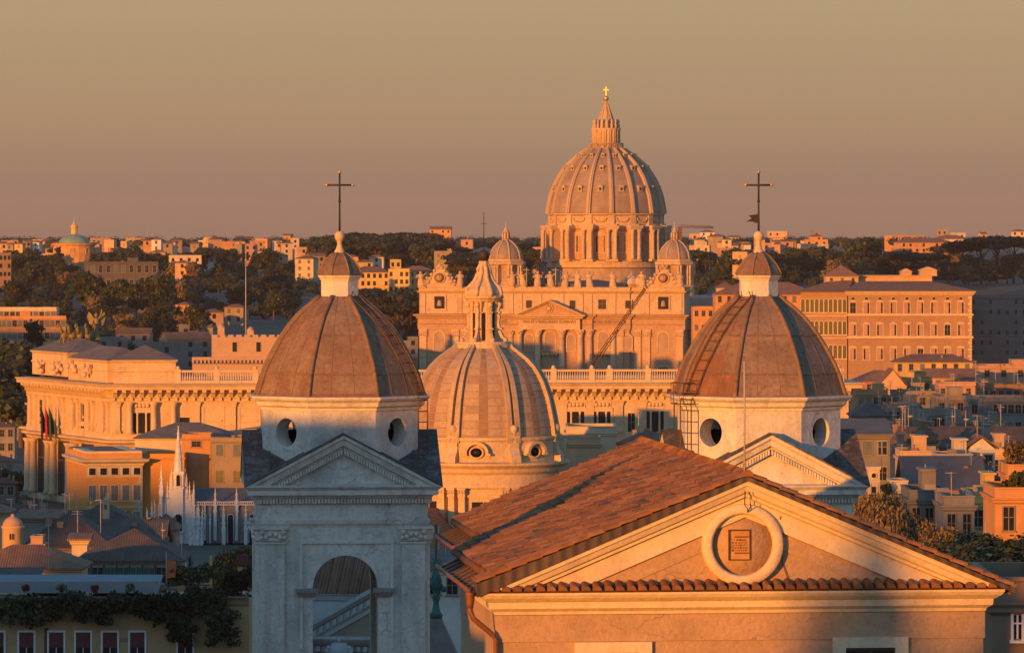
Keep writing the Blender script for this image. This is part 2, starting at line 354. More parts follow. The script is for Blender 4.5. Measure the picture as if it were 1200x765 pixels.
# ---------------------------------------------------------------- window and house kit
def window_mesh(w, h, style='plain', fr='white_frame', sh='shutter_grey'):
    b = MB(); t = max(.10, w*.13)
    b.box(-w/2, w/2, -.02, .10, 0, h, 1)
    b.box(-w/2-t, -w/2, -.10, .10, -.05, h+t, 0); b.box(w/2, w/2+t, -.10, .10, -.05, h+t, 0); b.box(-w/2, w/2, -.10, .10, h, h+t, 0)
    b.box(-w/2-t*1.5, w/2+t*1.5, -.22, .10, -.05-t, -.05, 0)
    if style != 'bare':
        b.box(-.035, .035, -.05, -.021, 0, h, 0); b.box(-w/2, w/2, -.05, -.021, h*.55, h*.55+.06, 0)
    if style == 'shut':
        for s in (-1, 1): b.box(min(s*w*.04, s*w*.48), max(s*w*.04, s*w*.48), -.09, -.055, .03, h-.03, 2)
    if style == 'open':
        for s in (-1, 1): b.box(min(s*(w/2+t+.02), s*(w+t)), max(s*(w/2+t+.02), s*(w+t)), -.16, -.105, 0, h, 2)
    if style == 'roller':
        b.box(-w/2, w/2, -.09, -.055, h*.45, h, 2)
    if style == 'ped':
        b.prism([(-w/2-t*2, -.3, h+t*1.6), (w/2+t*2, -.3, h+t*1.6), (0, -.3, h+t*1.6+w*.32)], (0, .4, 0), 0)
    if style == 'seg':
        b.prism([(math.cos(PI*i/8)*(w/2+t*2), -.3, h+t*1.6+math.sin(PI*i/8)*w*.28) for i in range(9)], (0, .4, 0), 0)
    if style == 'lintel': b.box(-w/2-t*1.8, w/2+t*1.8, -.3, .1, h+t*1.5, h+t*2.4, 0)
    return b.mesh('window', [M[fr], M['glass'], M[sh]])
WM = {}
def wmesh(w, h, style='plain', fr='white_frame', sh='shutter_grey'):
    k = (round(w, 1), round(h, 1), style, fr, sh)
    if k not in WM: WM[k] = window_mesh(*k)
    return WM[k]
def arch_window(w, h, fr='trav', n=8, deep=.4):
    k = ('A', round(w, 1), round(h, 1), fr)
    if k in WM: return WM[k]
    b = MB(); r = w/2
    A = [(-r, 0), (r, 0), (r, h-r)] + [(r*math.cos(PI*i/n), h-r+r*math.sin(PI*i/n)) for i in range(1, n)] + [(-r, h-r)]
    b.prism([(x, -.03, z) for x, z in A], (0, .2, 0), 1)
    t = w*.14
    for i in range(1, len(A)):
        (x0, z0), (x1, z1) = A[i], A[(i+1) % len(A)]
        if i == len(A)-1 and False: continue
        def o(x, z): 
            return (x*(1 + t/r), z + (z-h+r)*(t/r) if z > h-r else z)
        p0, p1 = o(x0, z0), o(x1, z1)
        b.prism([(x0, -.25, z0), (x1, -.25, z1), (p1[0], -.25, p1[1]), (p0[0], -.25, p0[1])], (0, .4, 0), 0)
    b.box(-r*1.5, r*1.5, -.35, .15, -.35, 0, 0)
    WM[k] = b.mesh('window', [M[fr], M['trav_dark'] if fr == 'trav' else M['glass']]); return WM[k]
CH = MB(); CH.box(-.4, .4, -.35, .35, 0, 1.5); CH.box(-.5, .5, -.45, .45, 1.5, 1.65); CH.box(-.42, .42, -.37, .37, 1.65, 1.9, 1)
CHIM = CH.mesh('chimney', [M['h_tan'], M['pot']])
AER = []
for k_ in range(3):
    b = MB(); b.tube([(0, 0, 0), (0, 0, 3.2)], .045, 4)
    if k_ < 2:
        for i_ in range(5): b.tube([(-.55+.06*i_, -.1, 3.1-.18*i_*(k_ == 0)), (.55-.06*i_, .1, 3.1-.18*i_*(k_ == 0))], .028, 4)
        b.tube([(0, -.7, 2.9), (0, .7, 2.9)], .03, 4)
    else: b.lathe([(.06, 2.0), (.3, 2.1), (.42, 2.25)], 8, .2, -.15)
    AER.append(b.mesh('aerial', [M['lamp_metal']]))
ACU = []
for k_ in range(2):
    b = MB(); b.box(-.5, .5, -.35, .35, 0, .8 if k_ else 1.2); b.box(-.4, .4, -.40, -.35, .1, .65)
    if k_: b.box(.7, 1.2, -.2, .3, 0, .6)
    ACU.append(b.mesh('roof_unit', [M['h_stone']]))
def house(x0, x1, yt, Y, label, wall='cream', roof='hip', rh=None, depth=None, zb=None, rot=0.0, roofm='roof', win=None, name='house', cat='house', group=None, extras=True, seed=None, wstyle='plain', sh='shutter_grey', top=None, over=.5, single=False, cornice=True, chim=True):
    """x0..x1 / yt: where eaves stand in the photograph at distance Y (metres). win=(columns, rows, width, height, pitch down from the eaves)"""
    rg = random.Random(seed if seed is not None else int(x0*31 + yt*17 + Y))
    s = Y / F; xc = (x0+x1)/2
    w = (x1-x0)*s; cx = (xc-600)*s; zt = CZ - (yt-HY)*s
    d = depth or max(6, min(16, w*.7)); zb = ground_h(cx, Y) - 1.5 if zb is None else zb
    zb = min(zb, zt-2.0); H = zt - zb
    wm = M.get('h_' + wall) or M[wall]; rm = M[roofm]
    root = thing(name, label, cat, (cx, Y, zb), rot, group)
    rh = (rh if rh is not None else min(3.0, d*.22)); hw = w/2
    b = MB(); b.box(-hw, hw, 0, d, 0, H, 0)
    if cornice:
        b.sweep([(hw, 0), (hw, d), (-hw, d), (-hw, 0)], [(.0, H-.55), (.18, H-.40), (.18, H-.25), (.30, H-.12), (.30, H), (0, H)], 0, closed=True)
    rb = MB(); o = over; nm = 'roof'
    if roof == 'hip':
        k = min(d/2, hw)
        V = [(-hw-o, -o, H), (hw+o, -o, H), (hw+o, d+o, H), (-hw-o, d+o, H), (-hw+k-.01, d/2, H+rh), (hw-k+.01, d/2, H+rh)]
        V2 = [(x, y, z-.18) for x, y, z in V[:4]]
        rb.add(V + V2, [(0,1,5,4), (1,2,5), (2,3,4,5), (3,0,4), (6,7,1,0), (7,8,2,1), (8,9,3,2), (9,6,0,3), (9,8,7,6)])
    elif roof == 'gable':            # ridge parallel to the front
        rb.prism([(-hw-o, -o, H-.02), (-hw-o, -o, H+.16), (-hw-o, d/2, H+rh+.16), (-hw-o, d+o, H+.16), (-hw-o, d+o, H-.02), (-hw-o, d/2, H+rh-.02)], (w+2*o, 0, 0))
        b.prism([(-hw, 0, H-.01), (-hw, d, H-.01), (-hw, d/2, H+rh-.05)], (w, 0, 0))
    elif roof == 'front':            # gable end towards the viewer
        rb.prism([(-hw-o, -o, H-.02), (0, -o, H+rh-.02), (hw+o, -o, H-.02), (hw+o, -o, H+.18), (0, -o, H+rh+.2), (-hw-o, -o, H+.18)], (0, d+2*o, 0))
        b.prism([(-hw, 0, H-.01), (hw, 0, H-.01), (0, 0, H+rh-.05)], (0, d, 0))
    elif roof == 'shed':
        rb.prism([(-hw-o, -o, H), (-hw-o, d, H+rh), (-hw-o, d, H+rh+.2), (-hw-o, -o, H+.2)], (w+2*o, 0, 0))
    else:
        rb.box(-hw+.25, hw-.25, .25, d-.25, H-.05, H+.05); 
        b.sweep([(hw, 0), (hw, d), (-hw, d), (-hw, 0)], [(-.25, H-.1), (-.25, H+.9), (.06, H+.9), (.06, H+.75), (0, H+.7), (0, H-.1)], 0, closed=True)
    if single:
        n0 = len(b.v); b.v += rb.v; b.f += [tuple(i+n0 for i in f) for f in rb.f]; b.m += [1]*len(rb.f); b.sm += rb.sm
        if win:
            c_, r_, ww, wh, pit = win
            for r in range(r_):
                for c in range(c_):
                    if rg.random() < .1: continue
                    x = (c + .5)*w/c_ - hw; z = H - .7 - wh - r*pit
                    if z > .3: b.box(x-ww/2, x+ww/2, -.03, .05, z, z+wh, 2)
        bo = b.build('wall', [wm, rm, M['glass']], root); return root
    b.build('wall', wm, root); ro = rb.build('roof' if roof != 'flat' else 'flat_roof', rm if roof != 'flat' or roofm != 'roof' else M['roof_flat'], root)
    if win:
        c_, r_, ww, wh, pit = win
        for r in range(r_):
            for c in range(c_):
                z = H - .8 - wh - r*pit
                if z < .4: continue
                st = wstyle if rg.random() < .75 else ('shut' if wstyle in ('plain', 'open') else 'plain')
                inst('window', wmesh(ww, wh, st, ('h_stone' if wall in ('grey', 'stone', 'tan', 'brown', 'shade_stone') else 'h_tan'), sh), root, ((c + .5)*w/c_ - hw, 0, z))
    if extras and chim:
        for k in range(rg.choice([1, 2, 2, 3]) + int(w > 14) + int(w > 24)):
            inst('chimney', CHIM, root, (rg.uniform(-.8, .8)*hw, rg.uniform(.25, .8)*d, H + (rh*.45 if roof not in ('flat',) else 0) - .3), rg.uniform(0, .3), (rg.uniform(.5, .95),)*2 + (rg.uniform(.45, .9),))
        for k in range(rg.choice([0, 0, 1, 1, 2]) if Y < 1700 else 0):
            inst('aerial', AER[rg.randrange(3)], root, (rg.uniform(-.85, .85)*hw, rg.uniform(.1, .8)*d, H - .1 + (rh*.4 if roof != 'flat' else 0)), rg.uniform(-.6, .6), rg.uniform(.8, 1.3)*min(1.5, max(1, Y/650)))
        if roof == 'flat' and Y < 1700:
            for k in range(rg.choice([1, 2, 3, 4])): inst('roof_unit', ACU[rg.randrange(2)], root, (rg.uniform(-.85, .85)*hw, rg.uniform(.08, .8)*d, H), rg.uniform(-.2, .2), rg.uniform(.7, 1.3))
        if roof == 'flat' and rg.random() < .7:       # roof room
            q = MB(); a = rg.uniform(-.5, .3)*hw; ww_ = min(hw*.7, rg.uniform(2.5, 6)); q.box(a, a+ww_, d*.35, d*.8, H, H+2.5); q.box(a-.2, a+ww_+.2, d*.35-.2, d*.8+.2, H+2.5, H+2.7)
            q.build('roof_room', wm, root)
    return root
# unseen blocks added out of frame, heights set to shade the lower city
for i, (u, wd, K) in enumerate([(-215, 50, 67), (-262, 40, 72), (-300, 32, 63), (-333, 34, 53), (-372, 44, 66), (-415, 44, 88), (-468, 64, 91), (-520, 40, 88), (-562, 46, 62), (-612, 52, 60.5), (-668, 60, 63), (-730, 60, 69), (-800, 80, 71), (-1000, 90, 113), (-1090, 90, 115), (-1175, 80, 117)]):
    s_ = -400 + (i % 3)*6 if u > -900 else 720
    x_, y_ = .545*s_ + .839*u, .839*s_ - .545*u
    top = K + .0594*(-s_); gz = 50 if u > -900 else 3
    t_ = thing('apartment_building', 'tall block added out of view to shade the lower city', 'apartment building', (x_, y_, gz), -SUN_AZ, 'unseen blocks added to shade the lower city')
    b_ = MB(); b_.box(-wd/2, wd/2, -8, 8, 0, top-gz); b_.build('wall', M['h_tan'], t_)
    b_ = MB(); b_.box(-wd/2-.5, wd/2+.5, -8.5, 8.5, top-gz, top-gz+.4); b_.build('flat_roof', M['roof_flat'], t_)
    for r_ in range(5):
        for c_ in range(int(wd/5)): inst('window', wmesh(1.4, 2.0), t_, (-wd/2 + 2.5 + c_*5, -8, top-gz-4-r_*4))
# ---------------------------------------------------------------- church nave with the tiled roof and pediment
def rake(mb, zr, k, zend, prof, mi=0, hw=None, sides=(-1, 1)):
    """moulding that runs down both slopes of a gable; prof = closed outline of (v, drop)"""
    n = len(prof)
    for sd in sides:
        A, B = [], []
        for v, dz in prof:
            ue = (zr - dz - zend)/k
            if hw: ue = min(ue, hw)
            A.append((0, v, zr - dz)); B.append((sd*ue, v, zr - dz - k*ue))
        mb.add(A + B, [tuple(range(n)), tuple(range(n, 2*n))] + [(i, (i+1) % n, n+(i+1) % n, n+i) for i in range(n)], mi)
nb = 42.0; ns = 110 / F
nave = thing('church_nave', 'near church gable with tiled roof, cream pediment and round medallion', 'church', (5.46, 110, nb), R(6.2))
NZ = lambda y: CZ - (y - HY)*ns
TILES = [M['tile_a'], M['tile_b'], M['tile_c'], M['tile_d'], M['roof_dark']]
zr, kk, hwN = NZ(559), .421, 6.25
b = MB(dz=-nb)                                    # body: front wall and side walls
b.prism([(-5.85,0,nb), (5.72,0,nb), (5.72,0,zr-.15-kk*5.72), (0,0,zr-.2), (-5.85,0,zr-.15-kk*5.85)], (0,8.6,0))
b.prism([(-4.7,8.6,nb), (5.72,8.6,nb), (5.72,8.6,zr-.15-kk*5.72), (0,8.6,zr-.2), (-4.7,8.6,zr-.15-kk*4.7)], (0,9.4,0))
b.build('wall', M['nave_pink'], nave)
b = MB(dz=-nb)
b.sweep([(-5.85, 8.5), (-5.85, 0), (5.72, 0), (5.72, 6)], [(0, 61.12), (.05, 61.12), (.07, 61.19), (.10, 61.21), (.19, 61.27), (.21, 61.42), (.26, 61.44), (.37, 61.52), (.43, 61.60), (.43, 61.65), (0, 61.72)])
b.build('cornice', M['nave_cream'], nave)
b = MB(dz=-nb); b.sweep([(-4.7, 17.9), (-4.7, 8.6)], [(0, 61.5), (.1, 61.5), (.3, 61.75), (.3, 61.9), (0, 61.95)]); b.build('cornice', M['nave_cream'], nave)
b = MB(dz=-nb)
b.sweep([(-5.85, 8.5), (-5.85, 0), (5.72, 0), (5.72, 6)], [(0, 60.47), (.035, 60.48), (.035, 61.10), (0, 61.11)])
b.build('frieze', M['nave_pink'], nave)
b = MB(dz=-nb)
rake(b, zr, kk, 61.73, [(.02, .06), (-.45, .06), (-.45, .17), (-.40, .20), (-.34, .33), (-.24, .37), (-.24, .44), (-.12, .47), (-.12, .93), (.02, .93)])
b.build('raking_cornice', M['nave_cream'], nave)
b = MB(dz=-nb)
rake(b, zr, kk, 61.73, [(.02, .94), (-.03, .94), (-.03, 1.33), (.02, 1.33)])
b.build('raking_band', M['nave_pink'], nave)
def barrel(mb, p0, p1, r0, r1, up, side, rg, mi):
    p0, p1, up, side = Vector(p0), Vector(p1), Vector(up), Vector(side)
    j = rg.uniform(-.012, .012); vs_ = []
    for p, r in ((p0, r0), (p1, r1)):
        for i in range(6):
            a = PI*i/5; vs_.append(p + side*(r*math.cos(a) + j) + up*(r*1.05*math.sin(a)))
    mb.add(vs_, [(i, i+1, 7+i, 6+i) for i in range(5)] + [(0,5,4,3,2,1), (6,7,8,9,10,11)], mi)
rg = random.Random(3)
b = MB(dz=-nb)                                    # little tiled ledge on the cornice
b.prism([(-6.2, -.44, 61.655), (-6.2, -.0, 61.80), (-6.2, 0, 61.66)], (12.3, 0, 0), 2)
u = -5.95
while u < 6.0:
    barrel(b, (u, -.50, 61.70), (u, .0, 61.84), .108, .085, (0, 0, 1), (1, 0, 0), rg, rg.choice([0, 0, 1, 1, 2])); u += .268
b.build('tile_ledge', TILES, nave)
def tiled_slope(mb, sd, v0, v1, ue, pitch=.185, row=.29, kk=kk):
    up = Vector((sd*kk, 0, 1)).normalized(); c = 1/math.sqrt(1 + kk*kk)
    L_ = ue/c; n = int(L_/row)
    v = v0
    mb.add([(0, v0, zr), (sd*ue, v0, zr-kk*ue), (sd*ue, v1, zr-kk*ue), (0, v1, zr), (0, v0, zr-.14), (sd*ue, v0, zr-kk*ue-.14), (sd*ue, v1, zr-kk*ue-.14), (0, v1, zr-.14)],
           [(0,1,2,3), (7,6,5,4), (0,4,5,1), (1,5,6,2), (2,6,7,3)], 2)
    while v < v1 - .1:
        vv = v + pitch/2
        for i in range(n+1):
            t0 = min(L_, i*row); t1 = min(L_+.04, i*row + row + .05)
            if t1 - t0 < .1: continue
            sag = .02*math.sin(v*1.3 + sd) + .02*math.sin(t0*2.1 + v*.4) + rg.uniform(-.012, .012)
            h0, h1 = .035 + sag, .06 + sag + rg.uniform(0, .012)
            q0 = Vector((sd*t0*c, vv, zr - kk*t0*c)) + up*h0; q1 = Vector((sd*t1*c, vv + rg.uniform(-.022, .022), zr - kk*t1*c)) + up*h1
            nv = .8*noise.noise(Vector((t0*.8, v*.7, sd*3))) + rg.uniform(-.75, .75)
            mi = 3 if nv > .5 else 1 if nv > .12 else 0 if nv > -.25 else 2 if nv > -.62 else 4
            barrel(mb, q0, q1, .060, .073, up, (0, 1, 0), rg, mi)
        v += pitch
b = MB(dz=-nb); tiled_slope(b, -1, .35, 9.2, 5.95, kk=.378); tiled_slope(b, 1, -.25, 18.2, 6.32); tiled_slope(b, -1, 9.0, 18.2, 5.08, kk=.405)
v = -.5
while v < 18.0:
    barrel(b, (0, v, zr+.05), (0, v+.46, zr+.03), .15, .12, (0, 0, 1), (1, 0, 0), rg, rg.choice([0, 1, 2, 3])); v += .40
b.build('tile_roof', TILES, nave)
b = MB(dz=-nb)                                    # raised verge: capping tiles along both front edges of the roof
for sd in (-1, 1):
    c = 1/math.sqrt(1+kk*kk); t = 0
    while t < 6.85:
        t1 = min(6.9, t+.44); up = Vector((sd*kk, 0, 1)).normalized()
        for dv in ((-.40, -.24) if sd > 0 else (-.40, -.24, -.04, .16)):
            kv = kk if sd > 0 else .388
            barrel(b, Vector((sd*t*c, dv, zr-kv*t*c)) + up*.06, Vector((sd*t1*c, dv, zr-kv*t1*c)) + up*.09, .09, .10, up, (0, 1, 0), rg, rg.choice([0, 1, 3, 1]))
        t += .40
    kv = kk if sd > 0 else .388
    b.add([(0, -.52, zr+.05), (sd*6.36, -.52, zr+.05-kv*6.36), (sd*6.36, .36, zr+.05-kv*6.36), (0, .36, zr+.05), (0, -.52, zr-.055), (sd*6.36, -.52, zr-.055-kk*6.36), (sd*6.36, .36, zr-.055-kk*6.36), (0, .36, zr-.055)],
          [(0,1,2,3), (7,6,5,4), (0,4,5,1), (1,5,6,2), (2,6,7,3), (3,7,4,0)], 4)
b.build('verge', TILES, nave)
# medallion
mz, mu = NZ(637.5), -.06
Tm = Matrix.Translation((mu, 0, mz - nb)) @ Matrix.Rotation(PI/2, 4, 'X')
b = MB(T=Tm); b.lathe([(.965, -.05), (.965, .20), (.94, .25), (.78, .27), (.735, .24), (.715, .18), (.715, -.05)], 56, cap=False)
md = b.build('medallion', M['nave_cream'], nave)
b = MB(T=Tm); b.lathe([(.72, -.04), (.72, .05), (.01, .052)], 48); b.build('medallion_field', M['nave_pink'], md)
pu, pz = -.12, NZ(638)
b = MB(dz=-nb)
b.box(pu-.235, pu+.235, -.068, -.02, pz-.335, pz+.335, 0)
for a in ((pu-.265, pu-.235, pz-.36, pz+.36), (pu+.235, pu+.25, pz-.36, pz+.36)): b.box(a[0], a[1], -.105, -.02, a[2], a[3], 1)
b.box(pu-.265, pu+.25, -.11, -.02, pz+.335, pz+.365, 1); b.box(pu-.265, pu+.25, -.10, -.02, pz-.36, pz-.335, 1)
b.box(pu-.12, pu+.22, -.085, -.06, pz+.18, pz+.205, 1); b.box(pu-.12, pu+.22, -.085, -.06, pz-.20, pz-.175, 1)
pq = b.build('inscription_plaque', [M['plaque'], M['wood']], nave)
rg2 = random.Random(5)
for k in range(5):
    b = MB(dz=-nb); x = pu - .19
    while x < pu + .19:
        w_ = rg2.uniform(.018, .034)
        zz = pz + .12 - k*.062
        b.box(x, x+w_*.35, -.078, -.06, zz-.018, zz+.018)
        if rg2.random() < .7: b.box(x+w_*.35, x+w_, -.078, -.06, zz + rg2.choice([-.018, 0, .010]), zz + rg2.choice([-.008, .010, .018]))
        x += w_ + rg2.choice([.010, .010, .028])
    b.build('inscription_line', M['wood'], pq)
# two framed windows low on the front
def nave_window(u0, u1, yt):
    zt = NZ(yt); z0 = zt - 2.9
    b = MB(dz=-nb); t = .31
    b.box(u0, u0+t, -.12, .02, z0, zt); b.box(u1-t, u1, -.12, .02, z0, zt); b.box(u0+t, u1-t, -.12, .02, zt-.25, zt); b.box(u0-.08, u1+.08, -.2, .02, z0-.12, z0)
    o = b.build('window', M['nave_cream'], nave)
    b = MB(dz=-nb); b.box(u0+t, u1-t, -.03, .0, z0, zt-.25); b.build('pane', M['glass'], o)
    b = MB(dz=-nb); m_ = (u0+u1)/2
    b.box(m_-.05, m_+.05, -.06, -.03, z0, zt-.25); b.box(u0+t, m_-.05, -.06, -.03, zt-.33, zt-.25); b.box(m_+.05, u1-t, -.06, -.03, zt-.33, zt-.25); b.build('casement', M['wood'], o)
nave_window(-4.02, -2.20, 750); nave_window(2.10, 3.90, 747)
# eaves on the left: bare rafters, gutters and a copper downpipe
def eaves(v0, v1, ue, out, k):
    sl = lambda u, d: zr - k*ue - (k if u < ue else .5)*(u - ue) - d
    b = MB(dz=-nb); b.add([(-ue+.1, v0, sl(ue-.1, .2)), (-ue-out, v0, sl(ue+out, .2)), (-ue-out, v1, sl(ue+out, .2)), (-ue+.1, v1, sl(ue-.1, .2)), (-ue+.1, v0, sl(ue-.1, .32)), (-ue-out, v0, sl(ue+out, .32)), (-ue-out, v1, sl(ue+out, .32)), (-ue+.1, v1, sl(ue-.1, .32))],
        [(0,1,2,3), (7,6,5,4), (0,4,5,1), (1,5,6,2), (2,6,7,3), (3,7,4,0)]); b.build('soffit', M['nave_cream'], nave)
    n = int((v1-v0)/.8 + .6)
    for i in range(n):
        v = v0 + .2 + i*.8
        b = MB(dz=-nb); b.prism([(-ue+.1, v, sl(ue-.1, .15)), (-ue-out-.05, v, sl(ue+out+.05, .15)), (-ue-out-.05, v, sl(ue+out+.05, .185)), (-ue+.1, v, sl(ue-.1, .185))], (0, .34, 0)); b.build('rafter', M['wood'], nave)
    b = MB(dz=-nb); b.tube([(-ue-.06, v0-.1, sl(ue, .06)), (-ue-.06, v1, sl(ue, .06))], .10, 8); b.build('gutter', M['rust_iron'], nave)
    b = MB(dz=-nb); b.tube([(-ue-out-.1, v0-.1, sl(ue+out, .2)), (-ue-out-.1, v1, sl(ue+out, .2))], .055, 8); b.build('gutter', M['copper'], nave)
eaves(.6, 8.8, 5.93, .42, .378); eaves(9.2, 18.2, 5.06, .48, .405)
b = MB(dz=-nb)
b.tube([(-6.45, .1, 61.72), (-6.5, -.22, 61.62), (-6.5, -.25, 61.25), (-6.42, -.22, 61.05), (-5.98, -.16, 60.68), (-5.88, -.13, 60.55), (-5.88, -.13, nb)], .065, 10)
b.lathe([(.07, 61.3), (.09, 61.4), (.12, 61.62), (.13, 61.66)], 10, -6.5, -.24); b.build('downpipe', M['copper'], nave)
b = MB(dz=-nb); b.tube([(-.04, -.3, zr-.1), (-.04, -.3, NZ(425))], .022, 6); b.ball((-.04, -.3, NZ(425)), .035, 8); b.build('lightning_rod', M['lamp_metal'], nave)
b = MB(dz=-nb); b.tube([(-.05, -.47, zr-.3), (-.06, -.47, zr-.62), (.02, -.4, zr-.72), (.03, -.3, zr-.80), (.08, -.47, zr-.66), (.06, -.47, zr-.32)], .014, 5)
b.build('cable', M['iron'], nave)
b = MB(dz=-nb); b.tube([(.82, -.2, NZ(604)), (.86, -.05, NZ(612)), (.85, -.05, NZ(640)), (.92, -.05, NZ(662)), (1.08, -.05, NZ(684))], .010, 5); b.build('cable', M['iron'], nave)

# ---------------------------------------------------------------- the two bell towers
def oct_pt(ap, z, k, off=0.0):
    """point on octagon flats: face k centre direction from the front, turning to the right"""
    a = -PI/2 + k*PI/4 + off
    return Vector((ap*math.cos(a), ap*math.sin(a), z))
DOME = [(462, 97), (458, 95), (447, 91.8), (436, 88.3), (425, 83.8), (414, 78.2), (403, 72.2), (392, 65.6), (381, 57.8), (370, 48.8), (361, 39.5), (353, 29.5), (347, 23)]
def bell_tower(name, label, cx, Y, ladder_face, left, vane):
    q = Y/F; tb = 40.0
    Z = lambda y: CZ - (y - HY)*q*(1 if y < 500 else 1 - sst(500, 512, y)*2.75/Y)
    root = thing(name, label, 'bell tower', ((cx-600)*q, Y, tb), R(4.5), 'twin bell towers of the church')
    a = 96.5*q; mp, mt = M['tower'], M['tower_trim']
    new = lambda T=None: MB(dz=-tb, T=T)
    # body walls with arched bell openings front and back
    r_a, cu, zs = 37.5*q, 2.5*q, Z(689)
    b = new(); b.arch(-a, a, tb, Z(618), cu, r_a, zs, -a, -a+.75, zb=Z(850)); b.arch(-a, a, tb, Z(618), cu, r_a, zs, a-.75, a, zb=Z(850))
    b.box(-a, -a+.75, -a+.75, a-.75, tb, Z(618)); b.box(a-.75, a, -a+.75, a-.75, tb, Z(618)); b.box(-a+.75, a-.75, -a+.75, a-.75, Z(640), Z(618))
    b.box(-a+.75, a-.75, -a+.75, a-.75, tb, Z(850))
    b.build('body', mp, root)
    # arch surround: sunk panel line and archivolt
    b = new()
    for (x0, x1, y0, y1) in ((-50, -46.5, 633.5, 760), (54.5, 58, 633.5, 760), (-46.5, 54.5, 633.5, 637)):
        b.box(x0*q, x1*q, -a-.055, -a+.02, Z(y1), Z(y0))
    b.build('panel_moulding', mt, root)
    b = new(); n = 18
    for i in range(n):
        t0, t1 = PI*i/n, PI*(i+1)/n
        b.prism([(cu + rr*math.cos(t), -a-.04, zs + rr*math.sin(t)) for rr, t in ((r_a, t0), (r_a+.16, t0), (r_a+.16, t1), (r_a, t1))], (0, .05, 0))
    b.build('archivolt', mt, root)
    for sx in (-1, 1):
        x = cu + sx*(r_a + 7*q); b = new()
        b.box(x-11*q, x+11*q, -a-.10, -a+.3, Z(697), Z(694)); b.box(x-12.5*q, x+12.5*q, -a-.16, -a+.3, Z(694), Z(689.5)); b.box(x-10*q, x+10*q, -a-.06, -a+.3, Z(699.5), Z(697))
        b.build('impost', M['impost'], root)
    # corner pilasters with carved capitals, four per face pair
    pil = new(); pil.box(-13.5*q, 13.5*q, -.10, .05, tb, Z(634.5)); pil.box(-15*q, 15*q, -.14, .05, Z(637), Z(634.5)); pm = pil.mesh('pilaster', [mp])
    cb = new(); rgc = random.Random(2)
    cb.box(-15*q, 15*q, -.13, .05, Z(633.5), Z(620)); cb.box(-17.5*q, 17.5*q, -.22, .05, Z(620), Z(617.9))
    for sx in (-1, 1):
        for k_, (ux, zy, rr) in enumerate(((12, 623, 3.6), (8, 629, 3.2), (3, 626, 3.0), (13, 630, 2.6))):
            cb.ball((sx*ux*q, -.15, Z(zy)), rr*q, 8)
    cm = cb.mesh('capital', [mt])
    for rz in range(4):
        T = Matrix.Rotation(rz*PI/2, 4, 'Z')
        for sx in (-1, 1):
            p = T @ Vector((sx*81*q, -a, 0))
            po = inst('pilaster', pm, root, p, rz*PI/2); inst('capital', cm, po)
    sq = lambda e: [(e, -e), (e, e), (-e, e), (-e, -e)]
    b = new(); b.sweep(sq(a-.02), [(0, Z(618)), (.03, Z(618)), (.05, Z(614.5)), (.10, Z(614)), (.12, Z(609.5)), (.04, Z(608.5)), (.04, Z(591)), (.12, Z(590)), (.0, Z(589))], closed=True); b.build('architrave', mp, root)
    b = new()
    nd = 52
    for rz in range(4):
        T = Matrix.Rotation(rz*PI/2, 4, 'Z'); b.T = T
        for i in range(nd):
            x = -a + (i+.5)*2*a/nd; b.box(x-.028, x+.028, -a-.17, -a-.05, Z(589.5), Z(584))
        b.box(-a-.06, a+.06, -a-.08, -a, Z(590), Z(583))
    b.T = None; b.build('dentil_course', mt, root)
    b = new(); b.sweep(sq(a), [(0, Z(584)), (.14, Z(583.5)), (.20, Z(580.5)), (.34, Z(579.5)), (.34, Z(574)), (.40, Z(572)), (.46, Z(570)), (.46, Z(569)), (0, Z(567))], closed=True); b.build('cornice', mt, root)
    # four pediments and the crossing roofs
    zap, zc = Z(508), Z(569.5); hwp = a+.42; kp = (zap - zc)/hwp
    b = new(); b.gable(hwp-.3, zc-.05, zap-.25, -a-.04, -a+.3, 0)
    pe = b.mesh('pediment', [mp])
    b = new(); rake(b, zap, kp, zc-.02, [(-a+.35, 0), (-a-.44, 0), (-a-.44, .10), (-a-.36, .17), (-a-.30, .33), (-a-.14, .36), (-a-.14, .44), (-a+.35, .44)])
    rk = b.mesh('raking_cornice', [mt])
    b = new(); nd = 24; e = .05
    rake(b, zap, kp, zc, [(-a+.1, .45), (-a-.07, .45), (-a-.07, .56), (-a+.1, .56)])
    for sd in (-1, 1):
        for i in range(nd):
            u0 = (i+.3)*(hwp-1.0)/nd; b.prism([(sd*u0, -a-.24, zap-.44-kp*u0), (sd*(u0+.06), -a-.24, zap-.44-kp*(u0+.06)), (sd*(u0+.06), -a-.24, zap-.59-kp*(u0+.06)), (sd*u0, -a-.24, zap-.59-kp*u0)], (0, .22, 0))
    dn = b.mesh('raking_dentils', [mt])
    b = new()
    b.add([(0, -a-.47, zap+.05), (hwp+.05, -a-.47, zc+.03), (hwp+.05, .2, zc+.03), (0, 0, zap+.05), (-hwp-.05, -a-.47, zc+.03), (-hwp-.05, .2, zc+.03),
           (0, -a-.47, zap-.0), (hwp+.05, -a-.47, zc-.02), (-hwp-.05, -a-.47, zc-.02)], [(0,1,3), (4,0,3), (0,6,7,1), (4,8,6,0)])
    for i in range(1, 4):
        v_ = -a-.47 + i*.8
        for sd in (-1, 1): e_ = -v_ - .08; b.prism([(sd*.0, v_, zap+.05), (sd*e_, v_, zap+.05-kp*e_), (sd*e_, v_, zap+.09-kp*e_), (0, v_, zap+.09)], (0, .05, 0))
    sl = b.mesh('slate_roof', [M['slate']], fix=False)
    for rz in range(4):
        po = inst('pediment', pe, root, (0, 0, 0), rz*PI/2); inst('raking_cornice', rk, po); inst('raking_dentils', dn, po); inst('slate_roof', sl, root, (0, 0, 0), rz*PI/2)
    # octagonal drum with round holes on the diagonal faces
    ad = 91*q; hf = ad*math.tan(PI/8); b = new()
